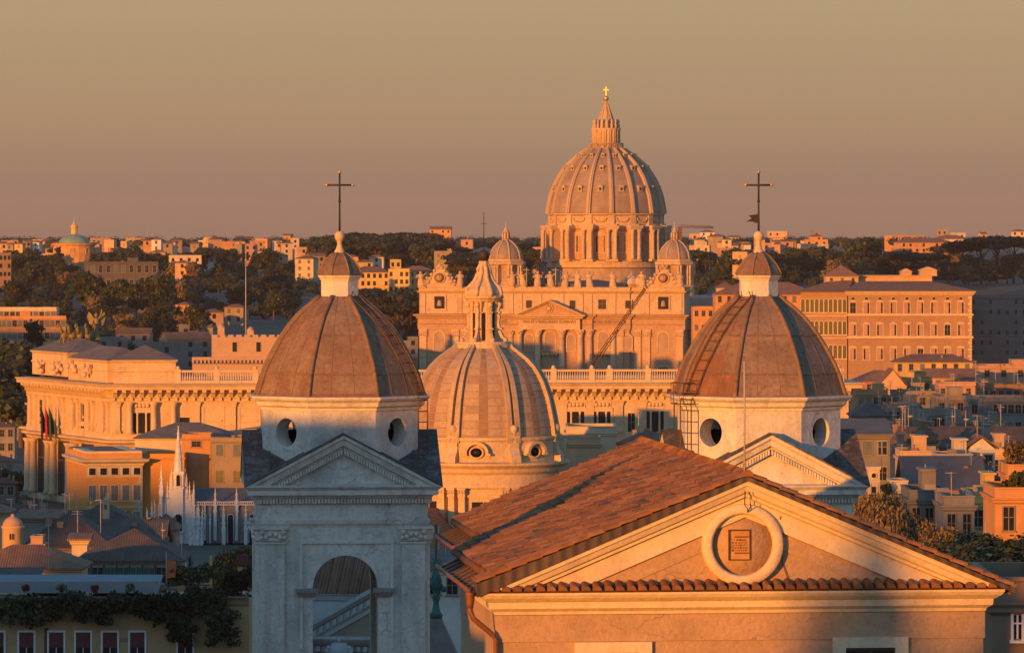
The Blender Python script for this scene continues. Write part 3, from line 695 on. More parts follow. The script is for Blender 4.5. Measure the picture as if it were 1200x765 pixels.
    for k in range(8):
        b.T = Matrix.Rotation(k*PI/4, 4, 'Z')
        if k % 2: b.hole(hf, Z(600), Z(474), Z(505.5), 16.4*q, -ad, -ad+.55)
        else: b.box(-hf, hf, -ad, -ad+.55, Z(600), Z(474))
    b.T = None; b.build('drum', mp, root)
    oct8 = lambda e: [(oct_pt(e/math.cos(PI/8), 0, k+.5).x, oct_pt(e/math.cos(PI/8), 0, k+.5).y) for k in range(8)]
    b = new(); b.sweep(oct8(ad), [(0, Z(478)), (.05, Z(478)), (.07, Z(475)), (.16, Z(473)), (.20, Z(468.5)), (.30, Z(466)), (.34, Z(464)), (.34, Z(462.3)), (0, Z(461.3))], closed=True); b.build('drum_cornice', mt, root)
    # dome of lead panels
    b = new(); rgd = random.Random(11 if left else 23)
    b.lathe([(100*q, Z(463)), (99*q, Z(461)), (97*q, Z(460.6)), (97*q, Z(463))], 8, off=PI/8, ap=True, mi=2, sm=False)
    for k in range(8):
        shade = rgd.choice([0, 2, 0])
        for j in range(len(DOME)-1):
            (y0, r0), (y1, r1) = DOME[j], DOME[j+1]
            for c in range(3):
                mi = shade
                if (k in ((7, 6) if not left else (3, 4)) and j < (5 if c < 2 else 3)) or (left and k in (0, 6) and j < 1): mi = 1
                f0, f1 = -1 + 2*c/3, -1 + 2*(c+1)/3
                t_ = math.tan(PI/8)
                P_ = []
                for (yy, rr, ff) in ((y0, r0, f0), (y0, r0, f1), (y1, r1, f1), (y1, r1, f0)):
                    n_ = oct_pt(1, 0, k); d_ = Vector((-n_.y, n_.x, 0))
                    p = n_*rr*q + d_*(rr*q*t_*ff); P_.append((p.x, p.y, Z(yy)))
                b.add(P_, [(0, 1, 2, 3)], mi)
    dome = b.build('dome', [M['lead'], M['lead_rust'], M['lead_grey']], root, fix=False)
    for row in ((436,), (392,)):
        rr = dict(DOME)[row[0]]; b = new(); b.lathe([((rr+.1)*q, Z(row[0]+1.0)), ((rr+1.1)*q, Z(row[0]+.6)), ((rr+.9)*q, Z(row[0]-.6)), ((rr-.4)*q, Z(row[0]-1.0))], 8, off=PI/8, ap=True, sm=False, cap=False); b.build('seam', M['lead'], dome)
    for k in range(8):
        b = new(); c8 = 1/math.cos(PI/8)
        b.tube([oct_pt((r_ + .4)*q*c8, Z(y_), k+.5) for y_, r_ in DOME], .075, 6); b.build('rib', M['lead'], dome)
        for fx in (-.35, .33):
            b = new(); n_ = oct_pt(1, 0, k); d_ = Vector((-n_.y, n_.x, 0)); b.tube([n_*((r_+.2)*q) + d_*(r_*q*math.tan(PI/8)*fx) + Vector((0, 0, Z(y_))) for y_, r_ in DOME], .007, 4); b.build('standing_seam', M['lead'], dome)
    # lantern, cupola, finial, cross
    al = 21.5*q; b = new(); b.lathe([(al, Z(349)), (al, Z(326))], 8, off=PI/8, ap=True, sm=False)
    b.build('lantern', mt, root)
    b = new(); b.sweep(oct8(al), [(0, Z(328)), (.03, Z(328)), (.05, Z(326)), (.09, Z(324.5)), (.10, Z(322.6)), (0, Z(322.2))], closed=True); b.build('lantern_cornice', mt, root)
    CUP = [(322.4, 26), (320.8, 25.6), (316, 23.3), (311, 20.6), (306, 17.2), (301, 13.0), (298, 9.2), (296, 6.5)]
    b = new(); b.lathe([(r_*q, Z(y_)) for y_, r_ in CUP], 8, off=PI/8, ap=True, sm=False); cu_o = b.build('cupola', M['lead'], root)
    for k in range(8):
        b = new(); b.tube([oct_pt((r_+.2)*q/math.cos(PI/8), Z(y_), k+.5) for y_, r_ in CUP[1:]], .025, 5); b.build('rib', M['lead_grey'], cu_o)
    b = new(); b.lathe([(6.5*q, Z(297)), (6.2*q, Z(294.5)), (4.5*q, Z(292)), (3.2*q, Z(288)), (2.6*q, Z(285)), (3.6*q, Z(284)), (2.5*q, Z(283)), (4.6*q, Z(281.5)), (5.7*q, Z(279)), (6.0*q, Z(276.5)), (5.5*q, Z(274)), (4*q, Z(272)), (1.5*q, Z(270.8))], 14)
    b.build('finial', M['palace_pale'], root)
    b = new(); b.tube([(0, 0, Z(271)), (0, 0, Z(236))], .035, 8, r2=.026); b.tube([(0, 0, Z(236)), (0, 0, Z(203))], .03, 8); b.tube([(-14.5*q, 0, Z(217)), (14.5*q, 0, Z(217))], .03, 8); b.ball((0, 0, Z(236)), .05, 8)
    cr = b.build('cross', M['iron'], root)
    for (x, y) in ((-15, 217), (15, 217), (0, 202)):
        b = new(); b.ball((x*q, 0, Z(y)), 1.7*q, 8)
        dx, dzz = (math.copysign(1.6, x), 0) if x else (0, 1.6)
        b.ball((x*q + dx*q, 0, Z(y) + dzz*q), 1.1*q, 8)
        for w in (-1.6, 1.6): b.ball(((x + (0 if x else w))*q, 0, Z(y) + (w*q if x else 0)), 1.0*q, 8)
        b.build('cross_tip', M['gilt'], cr)
    if vane:
        b = new()
        b.prism([(0, -.012, Z(250.5)), (-4*q, -.012, Z(251.5)), (-12*q, -.012, Z(252.5)), (-8*q, -.012, Z(256)), (-15*q, -.012, Z(260)), (-8*q, -.012, Z(259.5)), (-3.5*q, -.012, Z(261.5)), (0, -.012, Z(260.5))], (0, .024, 0)); b.build('weather_vane', M['iron'], cr)
    # ladder up the dome
    n_ = oct_pt(1, 0, ladder_face); d_ = Vector((-n_.y, n_.x, 0)); sg = 1 if ladder_face > 0 else -1
    path = []
    for i, (y_, r_) in enumerate(DOME):
        t = 14 if sg > 0 else -4
        f = (462 - y_)/115
        t = (30*(1-f) - 3*f) if sg > 0 else (-24*(1-f) + 1*f)
        path.append((n_*((r_+4.0)*q) + d_*(t*q), y_))
    P0 = [Vector((p.x, p.y, Z(y_))) for p, y_ in path]
    t = 27 if sg > 0 else -24
    base = n_*(ad + .42) + d_*(t*q); low = [Vector((base.x, base.y, Z(y_))) for y_ in (552, 530, 500, 475, 466)]
    P0 = low + P0 + [Vector((n_.x*(al+.2), n_.y*(al+.2), Z(341)))]
    seg = []; tot = 0
    for i in range(len(P0)-1): seg.append((tot, P0[i], P0[i+1])); tot += (P0[i+1]-P0[i]).length
    b = new(); c = .1
    for sx in (-1, 1): b.tube([p + d_*(sx*.21) for p in P0], .022, 5)
    while c < tot:
        for s0, A_, B_ in seg:
            l_ = (B_-A_).length
            if s0 <= c <= s0+l_:
                p = A_ + (B_-A_)*((c-s0)/l_); b.tube([p - d_*.21, p + d_*.21], .016, 4); break
        c += .34
    b.build('ladder', M['rust_iron'], root)
    if not left:
        b = new()
        for y_ in (446, 458, 470):
            c_ = n_*(ad + .42) + d_*(t*q)
            pts = [Vector((c_.x, c_.y, Z(y_))) + d_*(.34*math.cos(PI*i/8)) + n_*(.6*math.sin(PI*i/8)) for i in range(9)]
            b.tube(pts, .014, 4)
        for i in (2, 4, 6):
            c_ = n_*(ad + .42) + d_*(t*q); o_ = d_*(.34*math.cos(PI*i/8)) + n_*(.6*math.sin(PI*i/8))
            b.tube([Vector((c_.x, c_.y, Z(470))) + o_, Vector((c_.x, c_.y, Z(446))) + o_], .012, 4)
        b.build('ladder_cage', M['rust_iron'], root)
    return root
bell_tower('bell_tower', 'left bell tower, pale and mostly in shade, with an open arch below its pediment', 398, 147, 1, True, False)
bell_tower('bell_tower', 'right bell tower, fully sunlit, with a weather vane and a ladder up its dome', 889, 144, -1, False, True)

# ---------------------------------------------------------------- obelisk with bronze cross beside the left tower
q = 172/F; ob = thing('obelisk', 'granite obelisk topped by a green bronze cross beside the left bell tower', 'obelisk', ((511-600)*q, 172, 40))
OZ = lambda y: CZ - (y-HY)*q - 40
b = MB(); b.lathe([(1.0, 0), (21*q*1.2, OZ(766)), (6.5*q, OZ(724))], 4, off=PI/4, ap=True, sm=False); b.build('shaft', M['granite'], ob)
b = MB(); b.lathe([(7*q, OZ(724)), (8*q, OZ(720)), (5*q, OZ(716)), (3*q, OZ(706)), (5*q, OZ(700)), (3*q, OZ(695)), (6*q, OZ(688)), (7*q, OZ(681)), (5*q, OZ(674)), (2.5*q, OZ(668)), (2*q, OZ(655))], 10)
b.ball((9*q, 0, OZ(690)), 4*q, 8); b.ball((5*q, 0, OZ(686)), 3.5*q, 8); b.ball((-7*q, 0, OZ(684)), 4*q, 8)
b.build('finial', M['verdigris'], ob)
b = MB(); b.box(-1.3*q, 1.3*q, -1.2*q, 1.2*q, OZ(668), OZ(614)); b.box(-9*q, -1.3*q, -1*q, 1*q, OZ(627.5), OZ(625)); b.box(1.3*q, 9*q, -1*q, 1*q, OZ(627.5), OZ(625)); b.build('cross', M['verdigris'], ob)
b = MB()
for i in range(12):
    t = 2*PI*i/12; b.tube([(0, 0, OZ(661)), (9*q*math.cos(t), 0, OZ(661) + 9*q*math.sin(t))], .03, 4, r2=.005)
b.build('star', M['verdigris'], ob)
# ---------------------------------------------------------------- domed church in the middle distance
q = 600/F; cb_ = 6.0
carlo = thing('domed_church', 'big church with a panelled ribbed lead dome and scrolled lantern between the bell towers', 'church', ((567-600)*q, 600, cb_), R(-9.1))
CZ_ = lambda y: CZ - (y-HY)*q - cb_
c9 = R(9.1)
def pol(r, a, z): return Vector((r*math.sin(a), -r*math.cos(a), z))       # a measured from the viewer, to the right; world aligned below through c9
b = MB(); rgk = random.Random(4)
DP = [(404, 32), (407, 34), (413, 43), (421, 54), (430, 63), (438, 68.5), (447, 73.5), (456, 77), (464, 80), (472.5, 82.3), (481, 84.2), (490, 86.2), (498, 87.6), (507, 88.6), (516, 89)]
NS = 96
for i in range(NS):
    a0, a1 = 2*PI*i/NS + c9, 2*PI*(i+1)/NS + c9
    rel = ((math.degrees(2*PI*(i+.5)/NS) - 22.5 + 22.5) % 45) - 22.5
    bay = int((math.degrees(2*PI*(i+.5)/NS)) // 45)
    for j in range(len(DP)-1):
        (y0, r0), (y1, r1) = DP[j], DP[j+1]
        rnd_ = random.Random(bay*100 + j*7 + int((i % 12)//4)).random()
        if abs(rel) > 19.0: mi = 3
        else: mi = 1 if rnd_ < .10 else 2 if rnd_ < .35 else 0
        b.add([pol(r0*q, a0, CZ_(y0)), pol(r0*q, a1, CZ_(y0)), pol(r1*q, a1, CZ_(y1)), pol(r1*q, a0, CZ_(y1))], [(0, 1, 2, 3)], mi)
dm = b.build('dome', [M['carlo_lead'], M['carlo_lead2'], M['carlo_lead3'], M['carlo_dark']], carlo, fix=False)
b = MB()
for j in range(2, len(DP)-1):
    y0, r0 = DP[j]; b.lathe([((r0-.1)*q, CZ_(y0+.6)), ((r0+.55)*q, CZ_(y0+.25)), ((r0+.5)*q, CZ_(y0-.35)), ((r0-.5)*q, CZ_(y0-.6))], 96, cap=False)
b.build('panel_seams', M['carlo_lead2'], dm)
for k in range(8):
    for da in (-3.1, 3.1):
        b = MB(); a = R(22.5 + 45*k + da) + c9
        for j in range(len(DP)-1):
            (y0, r0), (y1, r1) = DP[j], DP[j+1]; w0, w1 = .12 + .20*r0/88, .12 + .20*r1/88
            t = Vector((math.cos(a), math.sin(a), 0))
            p0, p1 = pol(r0*q, a, CZ_(y0)), pol(r1*q, a, CZ_(y1)); n_ = pol(1, a, .2)
            b.add([p0 - t*w0, p0 + t*w0, p1 + t*w1, p1 - t*w1, p0 - t*w0 + n_*.55, p0 + t*w0 + n_*.55, p1 + t*w1 + n_*.55, p1 - t*w1 + n_*.55],
                  [(4,5,6,7), (0,4,7,3), (1,2,6,5)], 0)
        b.build('rib', M['carlo_lead3'], dm, fix=False)
# lantern
b = MB(); b.lathe([(34*q, CZ_(409)), (35.5*q, CZ_(406)), (35.5*q, CZ_(403)), (33*q, CZ_(402.5)), (32*q, CZ_(400))], 24, sm=False); b.build('lantern_platform', M['carlo'], carlo)
b = MB(); b.lathe([(14.5*q, CZ_(402)), (14.5*q, CZ_(352))], 16, sm=False)
la = b.build('lantern', M['carlo'], carlo)
lw = arch_window(8.5*q, 33*q, 'carlo')
for k in range(8):
    a = R(45*k) + c9; p = pol(14.6*q, a, CZ_(399)); inst('lantern_window', lw, carlo, p, a)
for k in range(8):
    a = R(22.5 + 45*k) + c9; b = MB()
    prof = [(14, 354), (20, 354), (20.5, 360), (19.5, 366), (21, 371), (20, 378), (21.5, 387), (24.5, 393), (28, 397), (29, 402), (14, 402)]
    t = Vector((math.cos(a), math.sin(a), 0)); w_ = 1.6*q
    b.prism([pol(r_*q, a, CZ_(y_)) - t*w_ for r_, y_ in prof], t*2*w_); 
    for y_, r_ in ((366, 20.5), (385, 23)): b.prism([pol(r_*q+.12, a, CZ_(y_+1)) - t*w_*1.5, pol(r_*q+.12, a, CZ_(y_+1)) + t*w_*1.5, pol(15*q, a, CZ_(y_+1)) + t*w_*1.5, pol(15*q, a, CZ_(y_+1)) - t*w_*1.5], (0, 0, .22))
    for y_, r_ in ((398, 27.5), (357, 20)): c_ = pol(r_*q, a, CZ_(y_)); b.ball(c_, .34, 8)
    b.build('scroll_buttress', M['carlo'], carlo)
    b = MB()
    for da in (-9.5, 9.5): p = pol(16.2*q, a + R(da), 0); b.lathe([(.26, CZ_(402)), (.26, CZ_(399)), (.19, CZ_(397)), (.17, CZ_(362)), (.28, CZ_(358)), (.28, CZ_(353))], 8, p.x, p.y)
    b.build('lantern_column', M['carlo'], carlo)
b = MB(); b.lathe([(15*q, CZ_(354)), (20*q, CZ_(353)), (21*q, CZ_(351)), (23.5*q, CZ_(349)), (23.5*q, CZ_(346.5)), (20*q, CZ_(346))], 16, sm=False); b.build('lantern_cornice', M['carlo'], carlo)
CP = [(347, 21), (343, 21.5), (338, 19.5), (334, 15.5), (330, 11.5), (326, 9), (321, 7.8), (316, 6.5), (312, 4.2), (309, 3.2), (306, 3)]
b = MB(); b.lathe([(r_*q, CZ_(y_)) for y_, r_ in CP], 24); cpo = b.build('lantern_cupola', M['carlo'], carlo)
for k in range(8):
    a = R(22.5+45*k) + c9; b = MB(); b.tube([pol((r_+.6)*q, a, CZ_(y_)) for y_, r_ in CP], 2.7*q, 6); b.ball(pol(21*q, a, CZ_(342)), 3*q, 8); b.build('rib', M['carlo'], cpo)
b = MB(); b.ball((0, 0, CZ_(299)), 6.2*q, 14); b.tube([(0, 0, CZ_(307)), (0, 0, CZ_(304))], 2.5*q, 8)
b.build('ball', M['iron'], carlo)
b = MB(); b.tube([(0, 0, CZ_(293)), (0, 0, CZ_(249))], .07, 6, r2=.04); b.tube([(-3*q, 0, CZ_(262)), (3*q, 0, CZ_(262))], .045, 6)
b.tube([(-2*q, 0, CZ_(280)), (2*q, 0, CZ_(280))], .05, 6); b.build('cross', M['iron'], carlo)
# attic with round windows under hoods, buttresses with balls
b = MB(); b.lathe([(91*q, CZ_(540)), (91*q, CZ_(514)), (93*q, CZ_(512)), (93*q, CZ_(509)), (88*q, CZ_(508))], 48, sm=False); b.build('attic', M['carlo'], carlo)
ov = MB(T=Matrix.Rotation(PI/2, 4, 'X')); ov.lathe([(9*q, -.3), (9*q, .25), (6.6*q, .3), (6.6*q, .1)], 24, cap=False, ey=.82); ov.lathe([(6.7*q, .05), (.01, .06)], 24, mi=1, ey=.82)
ov.T = None
for i in range(10):
    t0, t1 = PI*i/10, PI*(i+1)/10
    ov.prism([(r_*math.cos(t)*q, -.75, r_*math.sin(t)*q*.95 - .1) for r_, t in ((11, t0), (14.5, t0), (14.5, t1), (11, t1))], (0, .8, 0))
ov.box(-16.5*q, -10.5*q, -.7, .1, -3.5*q, -1*q); ov.box(10.5*q, 16.5*q, -.7, .1, -3.5*q, -1*q)
ovm = ov.mesh('round_window', [M['carlo'], M['glass']])
for k in range(8):
    a = R(45*k - 5) + c9; inst('round_window', ovm, carlo, pol(90.8*q, a, CZ_(526)), a)
for k in range(8):
    for da in (0,):
        a = R(22.5 + 45*k) + c9; b = MB(); t = Vector((math.cos(a), math.sin(a), 0)); w_ = 6.0*q
        b.prism([pol(r_*q, a, CZ_(y_)) - t*w_ for r_, y_ in ((88, 510), (92.5, 510), (94, 516), (93, 521), (95, 526), (99, 531), (100, 538), (88, 538))], t*2*w_)
        b.prism([pol(r_*q, a, CZ_(y_)) - t*w_*1.15 for r_, y_ in ((88, 510), (94, 510), (94.5, 507), (88, 506))], t*2.3*w_)
        pb = pol(91*q, a, CZ_(500)); b.lathe([(4*q, CZ_(507)), (2.2*q, CZ_(504.5)), (4.6*q, CZ_(502)), (5.2*q, CZ_(499)), (4.2*q, CZ_(496)), (.4*q, CZ_(494))], 10, pb.x, pb.y)
        b.build('buttress', M['carlo'], carlo)
b = MB(); b.lathe([(90*q, CZ_(568)), (93*q, CZ_(567)), (93*q, CZ_(562)), (92*q, CZ_(561)), (92*q, CZ_(552)), (95*q, CZ_(549)), (96*q, CZ_(545)), (101*q, CZ_(541)), (101*q, CZ_(538.5)), (91*q, CZ_(537))], 64, sm=False); b.build('drum_cornice', M['carlo'], carlo)
b = MB(); b.lathe([(89*q, CZ_(720)), (89*q, CZ_(566))], 64, sm=False); b.build('drum', M['carlo'], carlo)
pl = MB(); pl.box(-3.6*q, 3.6*q, -.75, .3, CZ_(700), CZ_(577)); pl.box(-4.4*q, 4.4*q, -.95, .3, CZ_(577), CZ_(574)); pl.box(-4.0*q, 4.0*q, -.85, .3, CZ_(574), CZ_(569)); pl.box(-5*q, 5*q, -1.1, .3, CZ_(569), CZ_(566.5))
for u in (-3.2, 0, 3.2): pl.ball((u*q, -.85, CZ_(571.5)), 1.9*q, 6)
plm = pl.mesh('pilaster', [M['carlo']])
wdm = wmesh(2.9, 4.6, 'lintel', 'carlo')
for k in range(8):
    for da in (-7.5, 0, 7.5): a = R(22.5+45*k+da) + c9; inst('pilaster', plm, carlo, pol(90*q, a, 0), a)
    a = R(45*k) + c9; inst('drum_window', wdm, carlo, pol(89*q, a, CZ_(625)), a)
# nave roof and the front with pediment, seen through the bell arch
fq = 535/F; FZ = lambda y: CZ - (y-HY)*fq - cb_
fv = -65.8
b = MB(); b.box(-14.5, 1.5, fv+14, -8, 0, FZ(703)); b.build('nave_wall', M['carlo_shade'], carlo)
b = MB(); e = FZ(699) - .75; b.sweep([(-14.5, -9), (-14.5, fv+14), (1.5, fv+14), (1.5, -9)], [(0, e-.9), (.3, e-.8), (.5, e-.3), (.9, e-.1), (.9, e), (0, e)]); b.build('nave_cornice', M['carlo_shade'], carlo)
b = MB(); b.add([(-15.5, fv+13, e), (2.5, fv+13, e), (2.5, -8, e), (-15.5, -8, e), (-4.5, fv+22, e+7.6), (-4.5, -8, e+7.6), (-9.5, fv+22, e+7.6), (-9.5, -8, e+7.6)], [(0,1,4,6), (1,2,5,4), (3,0,6,7), (2,3,7,5), (4,5,7,6)])
for i in range(41):
    x = -15.2 + i*.43; h_ = min(1, (x+15.5)/6, (2.5-x)/7)
    b.tube([(x, fv+13, e+.08), (x + (0), fv+13+9*h_, e+7.6*h_+.08)], .11, 5, mi=0 if i % 3 else 1)
b.build('nave_roof', [M['roof'], M['roof_dark']], carlo)
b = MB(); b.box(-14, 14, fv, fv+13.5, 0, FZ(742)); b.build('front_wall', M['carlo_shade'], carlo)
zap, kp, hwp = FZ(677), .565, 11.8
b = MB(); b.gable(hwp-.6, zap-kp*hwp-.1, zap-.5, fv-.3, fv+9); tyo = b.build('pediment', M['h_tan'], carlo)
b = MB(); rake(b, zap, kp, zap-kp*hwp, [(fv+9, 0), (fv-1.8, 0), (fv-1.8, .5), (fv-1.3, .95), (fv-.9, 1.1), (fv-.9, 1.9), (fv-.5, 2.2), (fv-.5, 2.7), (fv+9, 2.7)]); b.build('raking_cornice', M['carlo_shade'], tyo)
b = MB()
for sd in (-1, 1):
    for i in range(13):
        u0 = .5 + i*.78; b.prism([(sd*u0, fv-1.25, zap-1.15-kp*u0), (sd*(u0+.42), fv-1.25, zap-1.15-kp*(u0+.42)), (sd*(u0+.42), fv-1.25, zap-1.85-kp*(u0+.42)), (sd*u0, fv-1.25, zap-1.85-kp*u0)], (0, .5, 0))
b.build('raking_dentils', M['carlo_shade'], tyo)
z0 = zap - kp*hwp
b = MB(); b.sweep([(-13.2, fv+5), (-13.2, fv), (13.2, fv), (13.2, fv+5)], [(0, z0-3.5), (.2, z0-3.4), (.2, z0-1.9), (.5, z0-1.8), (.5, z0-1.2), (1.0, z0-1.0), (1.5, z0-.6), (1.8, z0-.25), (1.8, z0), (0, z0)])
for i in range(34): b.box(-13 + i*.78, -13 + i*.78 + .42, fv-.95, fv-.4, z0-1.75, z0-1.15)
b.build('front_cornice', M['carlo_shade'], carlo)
for s_, px in (('DI', 368), ('N', 426), ('T', 527)):
    lettering(s_, 1.9, M['iron'], carlo, ((px-456)*fq, fv-.24, z0-3.55), ext=.02)
b = MB(); cx = (400-456)*fq
b.lathe([(.9, z0-2.6), (1.3, z0-1.6), (1.0, z0-1.0), (.6, z0-.6)], 12, cx, fv-1.9)
for i in range(7):
    a = PI*i/6; b.ball((cx + 1.35*math.cos(a), fv-2.0, z0-1.6 + .75*math.sin(a)), .33, 8)
for sx in (-1, 1): b.ball((cx + sx*1.2, fv-2.0, z0-2.1), .4, 8)
b.ball((cx, fv-2.0, z0-.35), .28, 8)
b.build('crest', M['carlo_shade'], carlo)
b = MB(); b.prism([(cx-2.8, fv-2.4, z0-6), (cx+2.8, fv-2.4, z0-6), (cx+1.1, fv-2.4, z0-2.5), (cx-1.1, fv-2.4, z0-2.5)], (0, 2.1, 0)); b.build('crest_base', M['roof_grey'], carlo)

# ---------------------------------------------------------------- palace with the long cornice
q = 1120/F; pb_ = 4.0
A = Vector(((130-600)*q, 1120, 0)); e1 = Vector((math.cos(R(4)), math.sin(R(4)), 0)); e2 = Vector((-math.sin(R(24)), math.cos(R(24)), 0))
pal = thing('court_palace', 'long sunlit stone palace with heavy bracketed cornice, balustrade and attic blocks', 'palace', (A.x, A.y, pb_))
PZ = lambda y: CZ - (y-HY)*q - pb_
LB = 178.0
P0, P1, P2 = e2*64, Vector((0, 0, 0)), e1*LB
P3 = P2 + Vector((-.07, .997, 0))*70; P4 = P0 + e1*60
plan = [P0, P1, P2, P3, P4]
def ring(z, pts=plan): return [Vector((p.x, p.y, z)) for p in pts]
b = MB(); b.prism(ring(0), (0, 0, PZ(450))); b.build('wall', M['palace'], pal)
path = [(p.x, p.y) for p in (P0, P1, P2, P3)]
zc = PZ(450)
b = MB(); b.sweep(path, [(0, PZ(471)), (.35, PZ(471)), (.4, PZ(467)), (.75, PZ(466)), (.75, PZ(463)), (1.0, PZ(457.5)), (2.9, PZ(456.5)), (2.95, PZ(453)), (3.4, PZ(450.5)), (3.4, zc), (0, zc+.12)])
b.build('cornice', M['palace'], pal)
def along(P, d, n_out, t0, t1, st):
    t = t0
    while t < t1: yield P + d*t, t; t += st
n1 = Vector((e1.y, -e1.x, 0)); n2 = Vector((-e2.y, e2.x, 0))
mo = MB(); mo.prism([(-.5, .8, PZ(465.5)), (-.5, -.3, PZ(465.5)), (-.5, -1.2, PZ(461.5)), (-.5, -1.9, PZ(459.5)), (-.5, -2.0, PZ(456.4)), (-.5, .8, PZ(456.4))], (1.0, 0, 0)); mom = mo.mesh('bracket', [M['palace_pale']])
for p, t in along(P1, e1, n1, 1, LB, 2.13): inst('bracket', mom, pal, p + n1*.75, R(4))
for p, t in along(P1, e2, n2, 1, 63, 2.6): inst('bracket', mom, pal, p + n2*.75, R(24) - PI/2)
b = MB(); b.sweep(path, [(0, PZ(524)), (.3, PZ(523)), (.5, PZ(521)), (1.6, PZ(518.5)), (1.7, PZ(516)), (0, PZ(515))]); b.sweep(path, [(0, PZ(515)), (.35, PZ(515)), (.35, PZ(508)), (0, PZ(507.5))]); b.build('string_course', M['palace'], pal)
# balustrade
def bal(Pa, d, n_, t0, t1, name='balustrade'):
    b = MB(); T = Matrix(((d.x, -n_.x, 0, 0), (d.y, -n_.y, 0, 0), (0, 0, 1, 0), (0, 0, 0, 1))); b.T = Matrix.Translation(Pa) @ T
    b.box(t0, t1, -.4, .4, zc, zc+.8); b.box(t0, t1, -.35, .35, PZ(436.5), PZ(434))
    t = t0; k = 0
    while t < t1:
        if k % 16 == 0: b.box(t-.7, t+.7, -.55, .55, zc, PZ(433)); b.ball((t, 0, PZ(431.5)), .55, 8)
        else: b.lathe([(.15, zc+.8), (.24, zc+1.3), (.13, zc+2.0), (.13, PZ(436.5))], 6, t, 0)
        t += .58; k += 1
    return b.build(name, M['palace_pale'], pal)
bal(P1 - n1*1.0, e1, n1, 16, 60); bal(P1 - n1*1.0, e1, n1, 60, 120); bal(P1 - n1*1.0, e1, n1, 120, LB-1)
# pilasters and windows of the upper storey
pm = MB(); w_ = .95; pm.box(-w_, w_, -.55, .2, PZ(508), PZ(476)); pm.box(-w_-.2, w_+.2, -.75, .2, PZ(508), PZ(505)); pm.box(-w_-.15, w_+.15, -.7, .2, PZ(476), PZ(473)); pm.box(-w_-.3, w_+.3, -.9, .2, PZ(473), PZ(471.2)); PILM = pm.mesh('pilaster', [M['palace']])
pc = MB(); pc.lathe([(1.0, PZ(508)), (1.0, PZ(506)), (.75, PZ(505)), (.72, PZ(492)), (.62, PZ(477)), (.75, PZ(476)), (.95, PZ(473)), (1.1, PZ(471.3))], 12, 0, -1.0); COLM = pc.mesh('column', [M['palace_pale']])
sw = MB(); W_, H_ = 4.2, 5.2                                   # serliana: dark bays split by two small columns
sw.box(-W_/2, W_/2, -.05, .2, 0, H_, 1)
for x in (-1.05, 1.05): sw.lathe([(.32, 0), (.26, .3), (.24, H_-.5), (.36, H_)], 8, x, -.22)
sw.box(-W_/2-.5, -W_/2, -.3, .2, -.2, H_+.3); sw.box(W_/2, W_/2+.5, -.3, .2, -.2, H_+.3); sw.box(-W_/2-.5, W_/2+.5, -.4, .2, H_, H_+.9); sw.box(-W_/2-.7, W_/2+.7, -.6, .2, -.6, -.2)
for x in (-1.5, -.5, .5, 1.5): sw.ball((x*.9, -.35, H_+1.7), .55, 8)
sw.box(-W_/2-.2, W_/2+.2, -.25, .2, H_+.9, H_+2.6); SERL = sw.mesh('triple_window', [M['palace_pale'], M['glass']])
pn = MB(); pn.box(-2.6, 2.6, -.14, .1, 0, .25); pn.box(-2.6, 2.6, -.14, .1, 5.4, 5.65); pn.box(-2.6, -2.35, -.14, .1, .25, 5.4); pn.box(2.35, 2.6, -.14, .1, .25, 5.4); pn.box(-1.9, 1.9, -.28, .1, 2.0, 2.45); PANM = pn.mesh('wall_panel', [M['palace_pale']])
WSM = wmesh(2.4, 2.0, 'bare', 'palace_pale')
xs_f = [(136, 'p'), (144, '-'), (152, 'c'), (166, 'S'), (180, 'c'), (194, '-'), (203, 'c'), (216, 'w'), (229, 'p'), (250, 'P'), (271, 'p'), (292, 'P'), (313, 'p'), (334, 'P'), (355, 'p'), (376, 'P'), (397, 'p'), (418, 'P'), (439, 'p'), (460, 'P'), (481, 'p'), (502, 'P'), (523, 'p'), (544, 'S'), (565, 'p'), (586, 'S'), (607, 'p'), (632, 'S'), (660, 'p'), (675, 'S'), (692, 'p'), (706, 'S'), (726, 'p'), (741, 'w2'), (754, 'p'), (769, 'S'), (786, 'p'), (806, 'P'), (828, 'p'), (850, 'S'), (872, 'p'), (894, 'P'), (916, 'p'), (938, 'S'), (960, 'p'), (980, 'p')]
for px, k in xs_f:
    t = (px - 130)*q/.9976; p = P1 + e1*t
    if t > LB: continue
    if k == 'p': inst('pilaster', PILM, pal, p, R(4))
    if k == 'c': inst('column', COLM, pal, p, R(4))
    if k == 'S': inst('triple_window', SERL, pal, p + Vector((0, 0, PZ(509))), R(4))
    if k == 'w': inst('window', WSM, pal, p + Vector((0, 0, PZ(499))), R(4))
    if k == 'w2': inst('window', wmesh(1.7, 5, 'plain', 'palace_pale'), pal, p + Vector((0, 0, PZ(510))), R(4))
    if k == 'P': inst('wall_panel', PANM, pal, p + Vector((0, 0, PZ(504))), R(4))
